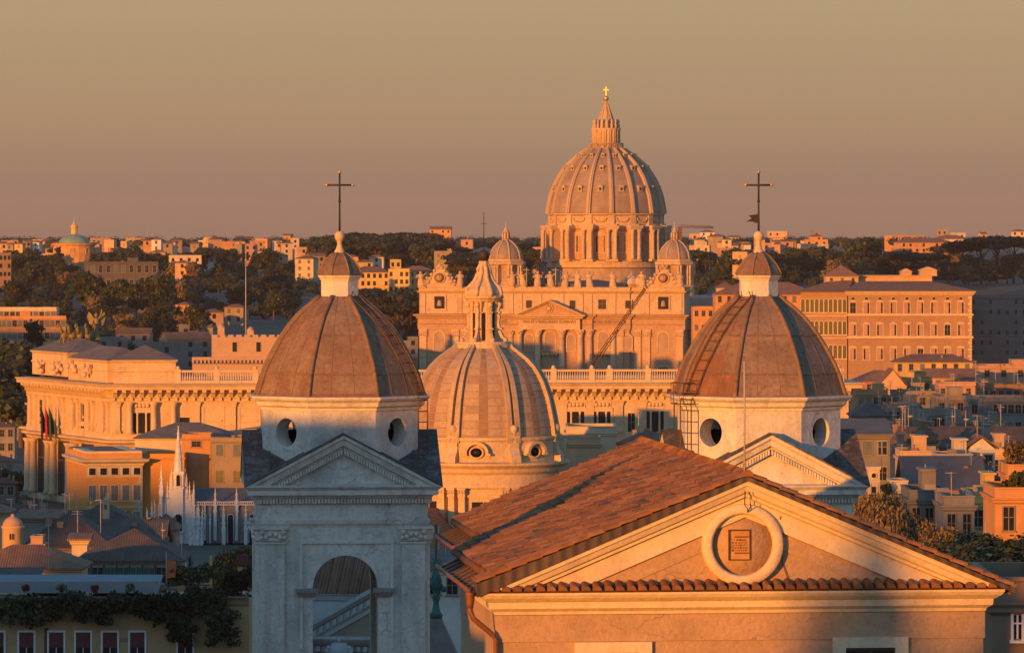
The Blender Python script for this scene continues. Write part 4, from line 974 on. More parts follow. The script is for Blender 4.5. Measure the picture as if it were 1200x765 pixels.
# river front on the left: columns above, giant order and deep dark openings below
for t in (1.5, 5, 12.5, 16, 24, 28, 35, 38.5, 46, 49.5, 57, 61): inst('pilaster', PILM, pal, e2*t, R(24)-PI/2)
for t in (9, 20, 31.5, 42.5, 53): inst('wall_panel', PANM, pal, e2*t + Vector((0, 0, PZ(503))), R(24)-PI/2, (.5, 1, 1))
dt = MB(); dt.box(-.35, .35, -.55, .3, 0, .8); dtm = dt.mesh('dentil', [M['palace_pale']])
for p, t in along(P1, e1, n1, .6, LB, 2.13): inst('dentil', dtm, pal, p + n1*.45 + Vector((0, 0, PZ(469.5))), R(4))
for t in (4, 15, 21, 27, 47, 53): inst('window', wmesh(2.6, 6.5, 'lintel', 'palace_pale'), pal, e2*t + Vector((0, 0, PZ(507))), R(24)-PI/2)
lo = MB(); lo.lathe([(1.15, PZ(590)), (1.15, PZ(586)), (.88, PZ(584)), (.85, PZ(550)), (.72, PZ(530)), (.95, PZ(528)), (1.3, PZ(524.5))], 12, 0, -1.0); LOM = lo.mesh('giant_column', [M['palace']])
for t in (3, 8.5, 25, 29, 41, 45, 56.5, 61): inst('giant_column', LOM, pal, e2*t, R(24)-PI/2)
op = wmesh(9.5, 16, 'lintel', 'palace')
for t in (17, 35, 50.8): inst('portal_arch', op, pal, e2*t + Vector((0, 0, PZ(590))), R(24)-PI/2)
# attic blocks with hipped roofs
def attic(name, org, d, n_, t0, t1, dep, y0, y1, yr, over=.5):
    T = Matrix.Translation(org) @ Matrix(((d.x, -n_.x, 0, 0), (d.y, -n_.y, 0, 0), (0, 0, 1, 0), (0, 0, 0, 1)))
    b = MB(T=T); z0, z1 = PZ(y0), PZ(y1)
    b.box(t0, t1, .6, dep, z0-.05, z1)
    b.T = None
    c4 = [T @ Vector((x, y, 0)) for x, y in ((t0, dep), (t0, .6), (t1, .6), (t1, dep))]
    b.sweep([(p.x, p.y) for p in c4], [(0, z0+(z1-z0)*.58), (.25, z0+(z1-z0)*.58), (.25, z0+(z1-z0)*.52), (0, z0+(z1-z0)*.5)]); b.sweep([(p.x, p.y) for p in c4], [(0, z1-.7), (.2, z1-.5), (.5, z1-.15), (.5, z1), (0, z1+.02)])
    a_ = b.build(name, M['palace'], pal)
    b = MB(T=T); k = min((t1-t0)/2, (dep-.6)/2) - .01
    b.add([(t0-over, .6-over, z1), (t1+over, .6-over, z1), (t1+over, dep+over, z1), (t0-over, dep+over, z1), (t0+k, .6+k, PZ(yr)), (t1-k, .6+k, PZ(yr)), (t1-k, dep-k, PZ(yr)), (t0+k, dep-k, PZ(yr))], [(0,1,5,4), (1,2,6,5), (2,3,7,6), (3,0,4,7), (4,5,6,7)])
    b.build('attic_roof', M['roof_flat'], a_); return a_
attic('attic', P1, e1, n1, .6, 15.5, 16, 450, 422, 405)
attic('attic', P0, -e2, n2, 2, 30, 14, 446, 417, 401); attic('attic', P0, -e2, n2, 30.5, 60, 12, 449, 423, 408)
rg = random.Random(9)
for t in (12, 25, 36, 48):
    b = MB(); c = P0 - e2*t + n2*.3
    for k in range(7): b.ball((c.x + rg.uniform(-1.2, 1.2), c.y + rg.uniform(-1.2, 1.2), PZ(443) + rg.uniform(0, 3.2)), rg.uniform(.4, .8), 8)
    b.build('carved_wreath', M['palace_pale'], pal)
b = MB(); T = P0 + e2*.5 - n2*6
b.prism([T + n2*3, T + e2*9 + n2*3, T + e2*9 - n2*12, T - n2*12], (0, 0, PZ(484))); b.build('side_wing', M['palace'], pal)
b = MB(); pp = [T - n2*12 , T + n2*3, ]; 
cp_ = [T + e2*9 + n2*3, T + n2*3, T - n2*2]
b.sweep([(p.x, p.y) for p in cp_], [(0, PZ(487)), (.5, PZ(486)), (.8, PZ(484)), (0, PZ(483))]); b.sweep([(p.x, p.y) for p in cp_], [(0, PZ(520)), (.6, PZ(519)), (2.2, PZ(515)), (2.2, PZ(513)), (0, PZ(512))]); b.build('wing_cornice', M['palace'], pal)
b = MB(); b.add([T + n2*3.4 + Vector((0, 0, PZ(483.8))), T + e2*9 + n2*3.4 + Vector((0, 0, PZ(483.8))), T + e2*9 - n2*10 + Vector((0, 0, PZ(470))), T - n2*10 + Vector((0, 0, PZ(470)))], [(0, 1, 2, 3)]); b.build('wing_roof', M['roof'], pal)
for t, m_, lb in ((39, 'red', 'red flag hanging limp from the left front of the stone palace'), (42.5, 'blue_cloth', 'dark blue flag hanging beside the red one on the stone palace'), (36, 'green_cloth', 'dark green flag hanging just right of the red one on the stone palace')):
    o_ = A + e2*t + n2*1.0; b = MB()
    fl = thing('flag', lb, 'flag', (o_.x, o_.y, 0), R(24)-PI/2, 'flags on the front of the palace')
    z_ = PZ(513) + pb_
    b.tube([(0, 0, z_), (0, -3.0, z_+6.8)], .09, 6); b.build('flagpole', M['lamp_metal'], fl)
    b = MB(); top = []; n = 8
    for i in range(n+1):
        f_ = i/n; top.append((.35*math.sin(f_*9), -.7 - 2.1*f_, z_+1.6+4.6*f_))
    vs_ = top + [(x*1.8 + .4*math.sin(i*2.1), y*.8 - .25, z_ - 1.4 + 1.1*math.sin(i*.5)) for i, (x, y, z) in enumerate(top)]
    fs = [(i, i+1, n+2+i, n+1+i) for i in range(n)]
    vs2 = [(x+.05, y, z) for x, y, z in vs_]; k0 = len(vs_)
    b.add(vs_ + vs2, fs + [tuple(k0+j for j in f[::-1]) for f in fs] + [(0, n+1, k0+n+1, k0), (n, k0+n, k0+2*n+1, 2*n+1)]); b.build('cloth', M[m_], fl)
# bronze chariot group on the roof
qz = thing('chariot_statue', 'bronze four-horse chariot group with a winged driver on the palace roof', 'statue', (PX(97, 0, 1168).x, 1168, CZ - (408-HY)*1168/F))
qz.scale = (.85, .85, 1.1)
HB = MB(T=Matrix.Translation((0, 0, 3.0)) @ Matrix.Rotation(R(-90), 4, 'X') @ Matrix.Rotation(R(0), 4, 'Z'))
HB.lathe([(.3, -2.0), (.85, -1.6), (.9, -.6), (.78, .3), (.9, 1.2), (.7, 1.8), (.2, 2.1)], 10); HB.T = None
HB.tube([(0, -1.6, 3.4), (0, -2.4, 4.6), (0, -2.8, 5.4)], .62, 8, r2=.38); HB.tube([(0, -2.7, 5.5), (0, -3.6, 4.9)], .42, 8, r2=.22)
for x, y, k in ((-.4, -1.4, -.9), (.4, -1.2, -.2), (-.4, 1.6, .3), (.4, 1.5, .0)): HB.tube([(x, y, 2.8), (x, y + k, 1.5), (x, y + k*.4, 0)], .30, 7, r2=.16)
HB.tube([(0, 2.0, 3.2), (0, 2.8, 2.4), (0, 2.9, 1.2)], .25, 6, r2=.12)
hm_ = HB.mesh('horse', [M['bronze']])
for i, (x, rz) in enumerate(((-4.6, -18), (-2.4, -6), (-.2, 6), (2.0, 18))): inst('horse', hm_, qz, (x, -1 + abs(i-1.5)*.5, 0), R(rz) + R(-35))
b = MB(); b.lathe([(1.1, 0), (1.2, 1.6), (.9, 3), (.55, 4.6), (.85, 5.6), (.75, 6.4), (.3, 6.9)], 10, 3.8, 2); b.ball((3.8, 2, 7.5), .55, 10); b.tube([(4.4, 2, 6.4), (5.2, 1, 7.6), (5.6, .6, 8.8)], .25, 6); b.tube([(3.2, 2, 6.3), (2.6, .6, 5.4)], .25, 6)
b.build('charioteer', M['bronze'], qz)
for sx in (-1, 1):
    b = MB(); b.prism([(3.8 + sx*.3, 2.5, 6.4), (3.8 + sx*2.2, 2.9, 8.3), (3.8 + sx*2.8, 3.0, 7.4), (3.8 + sx*2.2, 2.9, 5.6), (3.8 + sx*1.0, 2.6, 4.4)], (0, .25, 0)); b.build('wing', M['bronze'], qz)
b = MB(); b.lathe([(1.2, .2), (1.5, 1.2), (1.6, 2.2)], 12, 3.8, 2.2); b.box(-6, 5.5, -3, 4, -2.5, .05); b.build('chariot', M['bronze'], qz)

# ---------------------------------------------------------------- white gothic church and the ochre palazzo in front of the palace
q = 1000/F; gb = 4.0
gth = thing('gothic_church', 'small white gothic church bristling with pinnacles in front of the ochre palazzo', 'church', ((209-600)*q, 1000, gb), R(3))
GZ = lambda y: CZ - (y-HY)*q - gb
gx = lambda x: (x-209)*q
b = MB(); b.prism([(gx(188), 0, 0), (gx(232), 0, 0), (gx(232), 0, GZ(612)), (gx(216), 0, GZ(575)), (gx(209), 0, GZ(560)), (gx(202), 0, GZ(575)), (gx(188), 0, GZ(612))], (0, 9, 0)); b.build('front_wall', M['gothic'], gth)
b = MB(); b.box(gx(203.5), gx(214.5), -.6, 1.6, GZ(640), GZ(553)); b.box(gx(202.5), gx(215.5), -.8, 1.8, GZ(572), GZ(570)); b.box(gx(202.5), gx(215.5), -.8, 1.8, GZ(555), GZ(552)); tw = b.build('steeple', M['gothic'], gth)
b = MB(); b.lathe([(4.6*q, GZ(553)), (4.2*q, GZ(540)), (.3*q, GZ(500))], 8, 0, .5, ap=True, sm=False); b.ball((0, .5, GZ(500)), .18, 6)
for j in range(5):
    for k in range(8): p = oct_pt(1, 0, k+.5); rr = (4.2 - j*.75)*q; b.ball((p.x*rr, .5 + p.y*rr, GZ(538 - j*7.5)), .17, 5)
b.build('spire', M['gothic'], gth)
inst('belfry_window', arch_window(4.5*q, 13*q, 'gothic'), gth, (0, -.62, GZ(569)))
inst('rose_window', arch_window(9*q, 20*q, 'gothic'), gth, (0, -.62, GZ(622)))
PN = MB(); PN.box(-.30, .30, -.30, .30, -5, 0); PN.box(-.38, .38, -.38, .38, -.3, 0); PN.lathe([(.33, 0), (.25, .6), (.02, 3.8)], 4, off=PI/4, ap=True, sm=False)
for j in range(3):
    for k in range(4): PN.ball((.30*(1-j*.28)*(1 if k % 2 else -1), .30*(1-j*.28)*(1 if k < 2 else -1), .7+j*.95), .13, 5)
PNM = PN.mesh('pinnacle', [M['gothic']])
rg = random.Random(12)
pins = [(172, 617, 1), (178, 613, 1.1), (184, 620, .9), (189, 575, 1.3), (192.5, 592, .9), (196, 585, .9), (199.5, 575, .9), (204.5, 560, .7), (213.5, 560, .7), (218.5, 575, .9), (222, 585, .9), (225, 595, .9), (227, 605, 1.2), (231, 612, 1), (237, 618, 1.1)]
for x, y, k in pins: inst('pinnacle', PNM, gth, (gx(x), -.2 + (.6 if 190 < x < 226 else 0), GZ(y)), R(rg.uniform(-4, 4)), (k, k, k*1.15))
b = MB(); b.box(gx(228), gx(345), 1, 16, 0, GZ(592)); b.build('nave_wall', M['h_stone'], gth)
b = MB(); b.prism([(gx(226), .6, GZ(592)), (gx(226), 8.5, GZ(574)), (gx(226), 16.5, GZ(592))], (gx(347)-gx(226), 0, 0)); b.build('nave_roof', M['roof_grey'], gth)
b = MB(); b.box(gx(228), gx(345), .35, .6, GZ(592), GZ(591)); b.box(gx(228), gx(345), .35, .6, GZ(588.5), GZ(587.5))
x = 228
while x < 345: b.box(gx(x), gx(x)+.16, .38, .56, GZ(591), GZ(588.5)); x += 2.2
b.build('parapet', M['gothic'], gth)
lan = arch_window(6*q, 34*q, 'gothic')
for x in (239, 270, 295, 320): inst('lancet_window', lan, gth, (gx(x), .98, GZ(637)))
for x, y in ((191, 583), (201, 568), (217, 568), (227, 583), (194, 600), (207, 556), (211, 556), (181, 604), (240, 607), (246, 612)): inst('pinnacle', PNM, gth, (gx(x), .3, GZ(y)), 0, (.7, .7, .95))
for x, y in ((227, 600), (252, 598), (277, 598), (302, 598), (327, 598)): inst('pinnacle', PNM, gth, (gx(x), .4, GZ(y)), 0, (1.15, 1.15, 1.3))
for x, y in ((233, 618), (262, 618), (288, 618), (312, 618)): inst('pinnacle', PNM, gth, (gx(x), -3.2, GZ(y)), 0, (1.2, 1.2, 1.5))
FB = MB(); FB.prism([(-.3, -3, 0), (-.3, .9, 3.6), (-.3, .9, 2.6), (-.3, -3, -1.6)], (.6, 0, 0)); fbm = FB.mesh('flying_buttress', [M['gothic']])
for x in (233, 262, 288, 312): inst('flying_buttress', fbm, gth, (gx(x), 0, GZ(622)))
b = MB(); b.box(gx(228), gx(345), -4.2, 1, 0, GZ(655)); b.prism([(gx(228), -4.6, GZ(655)), (gx(228), 1.1, GZ(648)), (gx(228), 1.1, GZ(655))], (gx(345)-gx(228), 0, 0)); b.build('side_aisle', M['roof_grey'], gth)
b = MB(); b.box(gx(222), gx(238), -6, -2.5, 0, GZ(642)); b.build('corner_tower', M['gothic'], gth)
for x in (223.5, 228, 232, 236.5): inst('pinnacle', PNM, gth, (gx(x), -5.4, GZ(640 if x not in (228, 232) else 628)), 0, (1.1, 1.1, 1.6))

q = 1060/F
oc = thing('ochre_palazzo', 'ochre palazzo with white frieze and quoins right of the palace corner', 'building', ((134-600)*q, 1060, 4), R(14))
OCZ = lambda y: CZ - (y-HY)*q - 4; hw = 33*q
b = MB(); b.box(-hw, hw, 0, 30, 0, OCZ(531)); b.build('wall', M['ochre'], oc)
b = MB(); b.box(-hw+.6, hw-.6, 1.1, 29, OCZ(531), OCZ(529.2)); b.build('flat_roof', M['roof_flat'], oc)
b = MB(); b.sweep([(-hw, 28), (-hw, 0), (hw, 0), (hw, 30)], [(0, OCZ(546)), (.3, OCZ(545.5)), (.4, OCZ(543)), (1.3, OCZ(540.5)), (1.5, OCZ(538)), (0, OCZ(537))]); b.build('cornice', M['h_cream'], oc)
b = MB(); b.box(-hw-.06, hw+.06, -.08, 0, OCZ(559), OCZ(546)); b.build('frieze', M['h_cream'], oc)
b = MB(); b.box(-hw-.1, hw+.1, -.15, 0, OCZ(595), OCZ(593)); b.build('string_course', M['h_cream'], oc)
b = MB()
for k in range(18): b.box(hw-(1.1 if k % 2 else .8), hw+.08, -.09, .3, OCZ(562+k*4), OCZ(559+k*4)); 
b.build('quoins', M['h_cream'], oc)
for i in range(5):
    x = (-26 + i*13.2)*q
    inst('window', wmesh(1.5, 1.5, 'bare', 'h_cream'), oc, (x, -.09, OCZ(556)))
    inst('window', wmesh(1.6, 3.4, 'shut', 'h_cream'), oc, (x, -.01, OCZ(586))); inst('window', wmesh(1.6, 3.6, 'shut', 'h_cream'), oc, (x, -.01, OCZ(618)))
b = MB(); b.sweep([(-hw, 20), (-hw, .5), (hw, .5), (hw, 28)], [(-2.5, OCZ(531)), (-2.5, OCZ(529)), (-.2, OCZ(528.6)), (0, OCZ(528.6)), (0, OCZ(531.5))]); b.build('terrace_parapet', M['h_cream'], oc)
house(166, 216, 536, 1064, 'blank ochre side wall of the house behind the white gothic steeple', 'ochre', 'flat', depth=14, zb=4, seed=2, chim=False)
house(213, 247, 513, 1072, 'orange rooftop house right of the white steeple with one small window', 'orange', 'flat', depth=10, zb=4, seed=5, win=(1, 1, 2, 1.2, 3), chim=False)
house(246, 330, 517, 1066, 'tan shaded house with dark windows behind the gothic nave', 'tan', 'flat', depth=14, zb=4, seed=6, win=(4, 4, 1.6, 2.6, 6), rot=R(-12))
house(158, 276, 513, 1085, 'low grey hipped roof on cream walls behind the white steeple', 'cream', 'hip', rh=3.3, depth=18, zb=4, roofm='roof_flat', seed=8, chim=False)
# ---------------------------------------------------------------- the great basilica
q = 2050/F; bb = 2.0
bas = thing('basilica', 'great basilica with statue-topped front, huge ribbed dome and two small domes', 'basilica', ((645.6-600)*q, 2050, bb), R(-9.4))
BZ = lambda y: CZ - (y-HY)*q - bb
tr, tp = M['trav'], M['trav_pink']
E0, E1, AT, TOP = BZ(386), BZ(368.5), BZ(368.5), BZ(337)
HWB = 155*q/math.cos(R(9.4))
U = lambda o: o*q/math.cos(R(9.4))
b = MB(); b.box(-HWB, HWB, 0, 22, 0, E1); b.box(-U(92), U(92), -1.2, 0, 0, E1); b.box(-U(48), U(48), -2.2, -1.2, 0, E1); b.build('front_wall', tp, bas)
stp = [(-HWB, 20), (-HWB, 0), (-U(92), 0), (-U(92), -1.2), (-U(48), -1.2), (-U(48), -2.2), (U(48), -2.2), (U(48), -1.2), (U(92), -1.2), (U(92), 0), (HWB, 0), (HWB, 20)]
b = MB(); b.sweep(stp, [(0, E0), (.5, E0), (.6, E0+2.1), (.9, E0+2.3), (.55, E0+2.5), (.55, E1-2.0), (1.1, E1-1.7), (1.3, E1-1.0), (2.2, E1-.7), (2.4, E1), (0, E1+.25)]); b.build('entablature', tp, bas)
b = MB(); b.box(-HWB, HWB, .6, 20, E1, TOP-.2); b.box(-U(92), U(92), -.4, .6, E1, TOP-.2); b.build('attic', tr, bas)
b = MB(); b.sweep([(-HWB, 20), (-HWB, .6), (-U(92), .6), (-U(92), -.4), (U(92), -.4), (U(92), .6), (HWB, .6), (HWB, 20)], [(0, TOP-2.6), (.3, TOP-2.4), (.9, TOP-1.9), (1.1, TOP-1.5), (.2, TOP-1.4), (.2, TOP-.1), (.5, TOP), (.5, TOP+.25), (-.6, TOP+.25), (-.6, TOP-1.4)])
b.build('balustrade', tr, bas)
cm = MB(); cm.lathe([(1.75, 0), (1.75, .8), (1.42, 1.4), (1.40, 9), (1.2, E0-3.3)], 16, cap=True); COLB = cm.mesh('column', [tr])
cc = MB(); cc.lathe([(1.2, E0-3.4), (1.35, E0-3.2), (1.25, E0-3.0), (1.5, E0-1.6), (1.9, E0-.5)], 12); cc.box(-1.9, 1.9, -1.9, 1.9, E0-.5, E0)
for i in range(8): a = 2*PI*i/8; cc.ball((1.55*math.cos(a), 1.55*math.sin(a), E0-1.5), .38, 6); cc.ball((1.7*math.cos(a+.4), 1.7*math.sin(a+.4), E0-.8), .34, 6)
CAPB = cc.mesh('capital', [tr])
pm = MB(); pm.box(-1.5, 1.5, -.7, .5, 0, E0-3.1); PILB = pm.mesh('pilaster', [tr]); pk = MB(); pk.box(-1.9, 1.9, -1.1, .5, E0-.5, E0)
for i in range(5): pk.ball((-1.6+.8*i, -.75, E0-1.4), .5, 6); pk.ball((-1.7+.85*i, -.95, E0-2.5), .42, 6)
pk.box(-1.6, 1.6, -.8, .5, E0-3.1, E0-.5); CAPP = pk.mesh('capital', [tr])
for o in (14, 35.5): 
    for s in (-1, 1): c_ = inst('column', COLB, bas, (U(s*o), -3.4, 0)); inst('capital', CAPB, c_)
for o in (46, 73.5):
    for s in (-1, 1): c_ = inst('column', COLB, bas, (U(s*o), -2.1, 0)); inst('capital', CAPB, c_)
for o, v in ((81, -1.2), (101, 0), (112, 0), (150, 0)):
    for s in (-1, 1): c_ = inst('pilaster', PILB, bas, (U(s*o), v, 0)); inst('capital', CAPP, c_)
# pediment
zc, za, hp = E1, BZ(351), U(40.5)
b = MB(); b.gable(hp-.8, zc, za-.9, -4.6, 0); pd = b.build('pediment', tp, bas)
b = MB(); kp = (za-zc)/hp; rake(b, za, kp, zc+.05, [(0, 0), (-6.9, 0), (-6.9, .45), (-6.2, .7), (-5.6, 1.3), (-5.0, 1.5), (0, 1.5)]); b.build('raking_cornice', tr, pd)
b = MB(); b.box(-hp+1.8, hp-1.8, -4.5, -1, E0, E1-1.2); b.sweep([(-hp+1.6, -.5), (-hp+1.6, -4.6), (hp-1.6, -4.6), (hp-1.6, -.5)], [(0, E1-2.0), (1.2, E1-1.6), (1.4, E1-1.0), (2.2, E1-.7), (2.4, E1-.02), (0, E1)]); b.build('pediment_entablature', tr, pd)
b = MB()
for i in range(9): a = 2*PI*i/9; b.ball((1.5*math.cos(a), -4.75, zc+2.7+1.7*math.sin(a)), .55, 6)
b.ball((0, -4.9, zc+2.6), 1.2, 8); b.build('coat_of_arms', tr, pd)
zt = E0 + 2.75
lettering('IN HONOREM PRINCIPIS APOST', 2.1, M['letter'], bas, (-U(70), -1.85, zt), width=U(42), ext=.05)
lettering('PAVLVS V BVRGHESIVS ROMANVS', 2.1, M['letter'], bas, (0, -4.62, zt), width=U(62), ext=.05)
lettering('PONT MAX AN MDCXII PONT VII', 2.1, M['letter'], bas, (U(68), -1.85, zt), width=U(40), ext=.05)
# windows
bw = arch_window(4.4, 8.8, 'trav'); sw_ = arch_window(3.4, 7.2, 'trav')
gw = MB(); gw.box(-2.9, 2.9, -.15, .3, 0, 8.2, 0); 
loggia = MB(); loggia.box(-3.6, 3.6, -1.6, .2, -1.0, -.5); loggia.box(-3.6, 3.6, -1.6, -1.3, .9, 1.2)
for i in range(9): loggia.box(-3.5+i*.85, -3.2+i*.85, -1.55, -1.35, -.5, .9)
for i in range(4): loggia.box(-3.2+i*2.0, -2.8+i*2.0, -1.3, .2, -1.8, -1.0)
LOG = loggia.mesh('balcony', [tr])
for o, big, v in ((0, 1, -2.2), (24.5, 0, -2.2), (62, 1, -1.2), (90.5, 0, -1.2), (131, 2, 0)):
    for s in ((-1, 1) if o else (1,)):
        m_ = sw_ if not big else bw
        w = inst('arched_window', m_, bas, (U(s*o), v-.02, BZ(412) if big else BZ(411)))
        if big == 1: inst('balcony', LOG, w, (0, 0, -.2))
dr = MB(); dr.box(-2.2, 2.2, -.1, .2, 0, 8, 1); dr.box(-3, -2.2, -.35, .2, 0, 8.8); dr.box(2.2, 3, -.35, .2, 0, 8.8); dr.box(-2.2, 2.2, -.35, .2, 8, 8.8); DRM = dr.mesh('portal', [tr, M['void']])
for o, v in ((0, -2.2), (24.5, -2.2), (62, -1.2), (90.5, -1.2), (131, 0)):
    for s in ((-1, 1) if o else (1,)): inst('portal', DRM, bas, (U(s*o), v, 0.5 if o != 131 else 2))
aw = wmesh(2.6, 3.4, 'bare', 'trav'); awp = wmesh(3.4, 4.2, 'ped', 'trav')
for o in (25.5, 90.5):
    for s in (-1, 1): inst('attic_window', aw, bas, (U(s*o), -.42 if o < 92 else .58, BZ(361)))
for s in (-1, 1): inst('attic_window', awp, bas, (U(s*60), -.42, BZ(362)))
be = MB(); be.box(-2.3, 2.3, -.05, .3, 0, 5.4, 1); be.box(-3.0, -2.3, -.4, .3, -.4, 6); be.box(2.3, 3.0, -.4, .3, -.4, 6); be.box(-2.3, 2.3, -.4, .3, 5.4, 6); be.box(-3.2, 3.2, -.5, .3, -.8, 0)
be.lathe([(1.3, 1.2), (1.1, 1.7), (.9, 3.2), (.4, 3.8)], 10, 0, -.25, mi=2); BEM = be.mesh('bell_opening', [tr, M['void'], M['trav_dark']])
for s in (-1, 1): inst('bell_opening', BEM, bas, (U(s*131), .55, BZ(362)))
for o in (13, 35.5, 46, 73.5, 107, 112, 150):
    b = MB(); b.box(-.9, .9, -.45, .2, E1+.3, TOP-2.6); ap = b.mesh('attic_pilaster', [tr])
    for s in (-1, 1): inst('attic_pilaster', ap, bas, (U(s*o), -.4 if o < 92 else .6, 0))
# clocks between carved scrolls
ck = MB()
ck.prism([(-7.5, 0, 0), (7.5, 0, 0), (6.2, 0, 1.6), (4.3, 0, 2.4), (3.6, 0, 5.6), (2.4, 0, 7.4), (1.0, 0, 9.4), (-1.0, 0, 9.4), (-2.4, 0, 7.4), (-3.6, 0, 5.6), (-4.3, 0, 2.4), (-6.2, 0, 1.6)], (0, 1.4, 0))
rg = random.Random(21)
for s in (-1, 1):
    for x, z, r in ((6.6, 1.4, 1.0), (5.2, 2.6, 1.2), (4.2, 4.2, .9), (3.6, 6.0, .9), (2.2, 7.8, .9), (1.0, 9.2, .9), (6.8, 3.0, .7), (5.6, 4.4, .7)): ck.ball((s*x, .1, z), r, 8)
ck.ball((0, 0, 10.1), 1.0, 8); ck.tube([(0, .3, 10.5), (0, .3, 12)], .2, 5)
CKM = ck.mesh('clock_gable', [tr]); cf = MB(T=Matrix.Rotation(PI/2, 4, 'X')); cf.lathe([(2.7, 0), (2.7, .45), (2.2, .5), (2.15, .25)], 24, cap=False); cf.lathe([(2.2, .2), (.01, .22)], 24, mi=1)
cf.T = None; cf.box(-.1, .1, -.32, -.25, 3.9-3.9, 1.5, 2); cf.box(0, 1.1, -.32, -.25, -.1, .1, 2)
for i in range(12): a = 2*PI*i/12; cf.cbox((1.8*math.cos(a), -.27, 1.8*math.sin(a)), (.2, .1, .2), 2)
CFM = cf.mesh('clock_face', [tr, tp, M['letter']])
for s in (-1, 1):
    c_ = inst('clock_gable', CKM, bas, (U(s*131), .2, TOP+.1), 0, (1, 1, .93)); inst('clock_face', CFM, c_, (0, -.02, 4.4))
# statues
def statue_mesh(seed, cross=False):
    r_ = random.Random(seed); b = MB(); n = 12; lean = r_.uniform(-.12, .12)
    prof = [(.95, 0), (1.05, .5), (.95, 1.6), (.85, 2.6), (.72, 3.3), (.95, 4.1), (.98, 4.6), (.55, 4.95), (.26, 5.05), (.25, 5.25)]
    vs_ = []
    for r, z in prof:
        for i in range(n):
            a = 2*PI*i/n; w = 1 + .16*math.sin(a*3 + z*1.2 + seed) * (1 if z < 4 else .3)
            vs_.append((r*w*math.cos(a)*1.0 + lean*z, r*w*math.sin(a)*.75, z))
    b.add(vs_, [(j*n+i, j*n+(i+1) % n, (j+1)*n+(i+1) % n, (j+1)*n+i) for j in range(len(prof)-1) for i in range(n)] + [tuple(range(n))], 0, True)
    lx = lean*5; b.ball((lx, -.05, 5.6), .42, 10, ez=1.25); b.ball((lx, .1, 5.7), .45, 8)
    b.tube([(lx-.85, 0, 4.6), (lx-1.3, -.3, 3.6), (lx-.7, -.9, 3.2 + r_.uniform(-.2, 1.2))], .3, 6, r2=.18)
    if cross or r_.random() < .45:
        b.tube([(lx+.85, 0, 4.6), (lx+1.4, -.2, 5.0), (lx+1.6, -.3, 6.0)], .28, 6, r2=.16)
    else: b.tube([(lx+.85, 0, 4.6), (lx+1.25, -.3, 3.6), (lx+.5, -.9, 3.4)], .3, 6, r2=.18)
    if cross: b.tube([(lx+1.6, -.3, .4), (lx+1.6, -.3, 7.6)], .16, 5); b.tube([(lx+.6, -.3, 6.7), (lx+2.6, -.3, 6.7)], .14, 5)
    b.box(-1.1, 1.1, -.9, .9, -.5, .05); return b.mesh('statue', [tr])
for i, o in enumerate((-152, -107, -73, -46, -32, -16, 0, 16, 32, 46, 73, 107, 151)):
    inst('statue', statue_mesh(i*7+3, i in (6, 4)), bas, (U(o), 0, TOP+.4), random.Random(i).uniform(-.4, .4), (1.55, 1.5, 1.1))
# body behind the front
b = MB(); b.box(-34, 34, 22, 150, 0, BZ(345)); b.box(-60, 60, 95, 200, 0, BZ(352)); b.build('body', M['trav_dark'], bas)
b = MB(); b.prism([(-34.5, 22, BZ(345)), (34.5, 22, BZ(345)), (0, 22, BZ(331))], (0, 120, 0)); b.build('roof', M['roof_grey'], bas)
for i, o in enumerate((83, 95)):
    b = MB(); b.lathe([(3.2, TOP-3), (3.2, TOP+1.2), (3.6, TOP+1.3), (3.5, TOP+2), (3.0, TOP+3.6), (1.8, TOP+5), (.5, TOP+5.7), (.3, TOP+7)], 14, U(o), 30); b.build('roof_cupola', tr, bas)
b = MB(); b.box(HWB-1, HWB+9, 14, 40, 0, BZ(372)); b.box(HWB+.5, HWB+8, 12.8, 14, BZ(395), BZ(376)); b.build('side_wing', tp, bas)
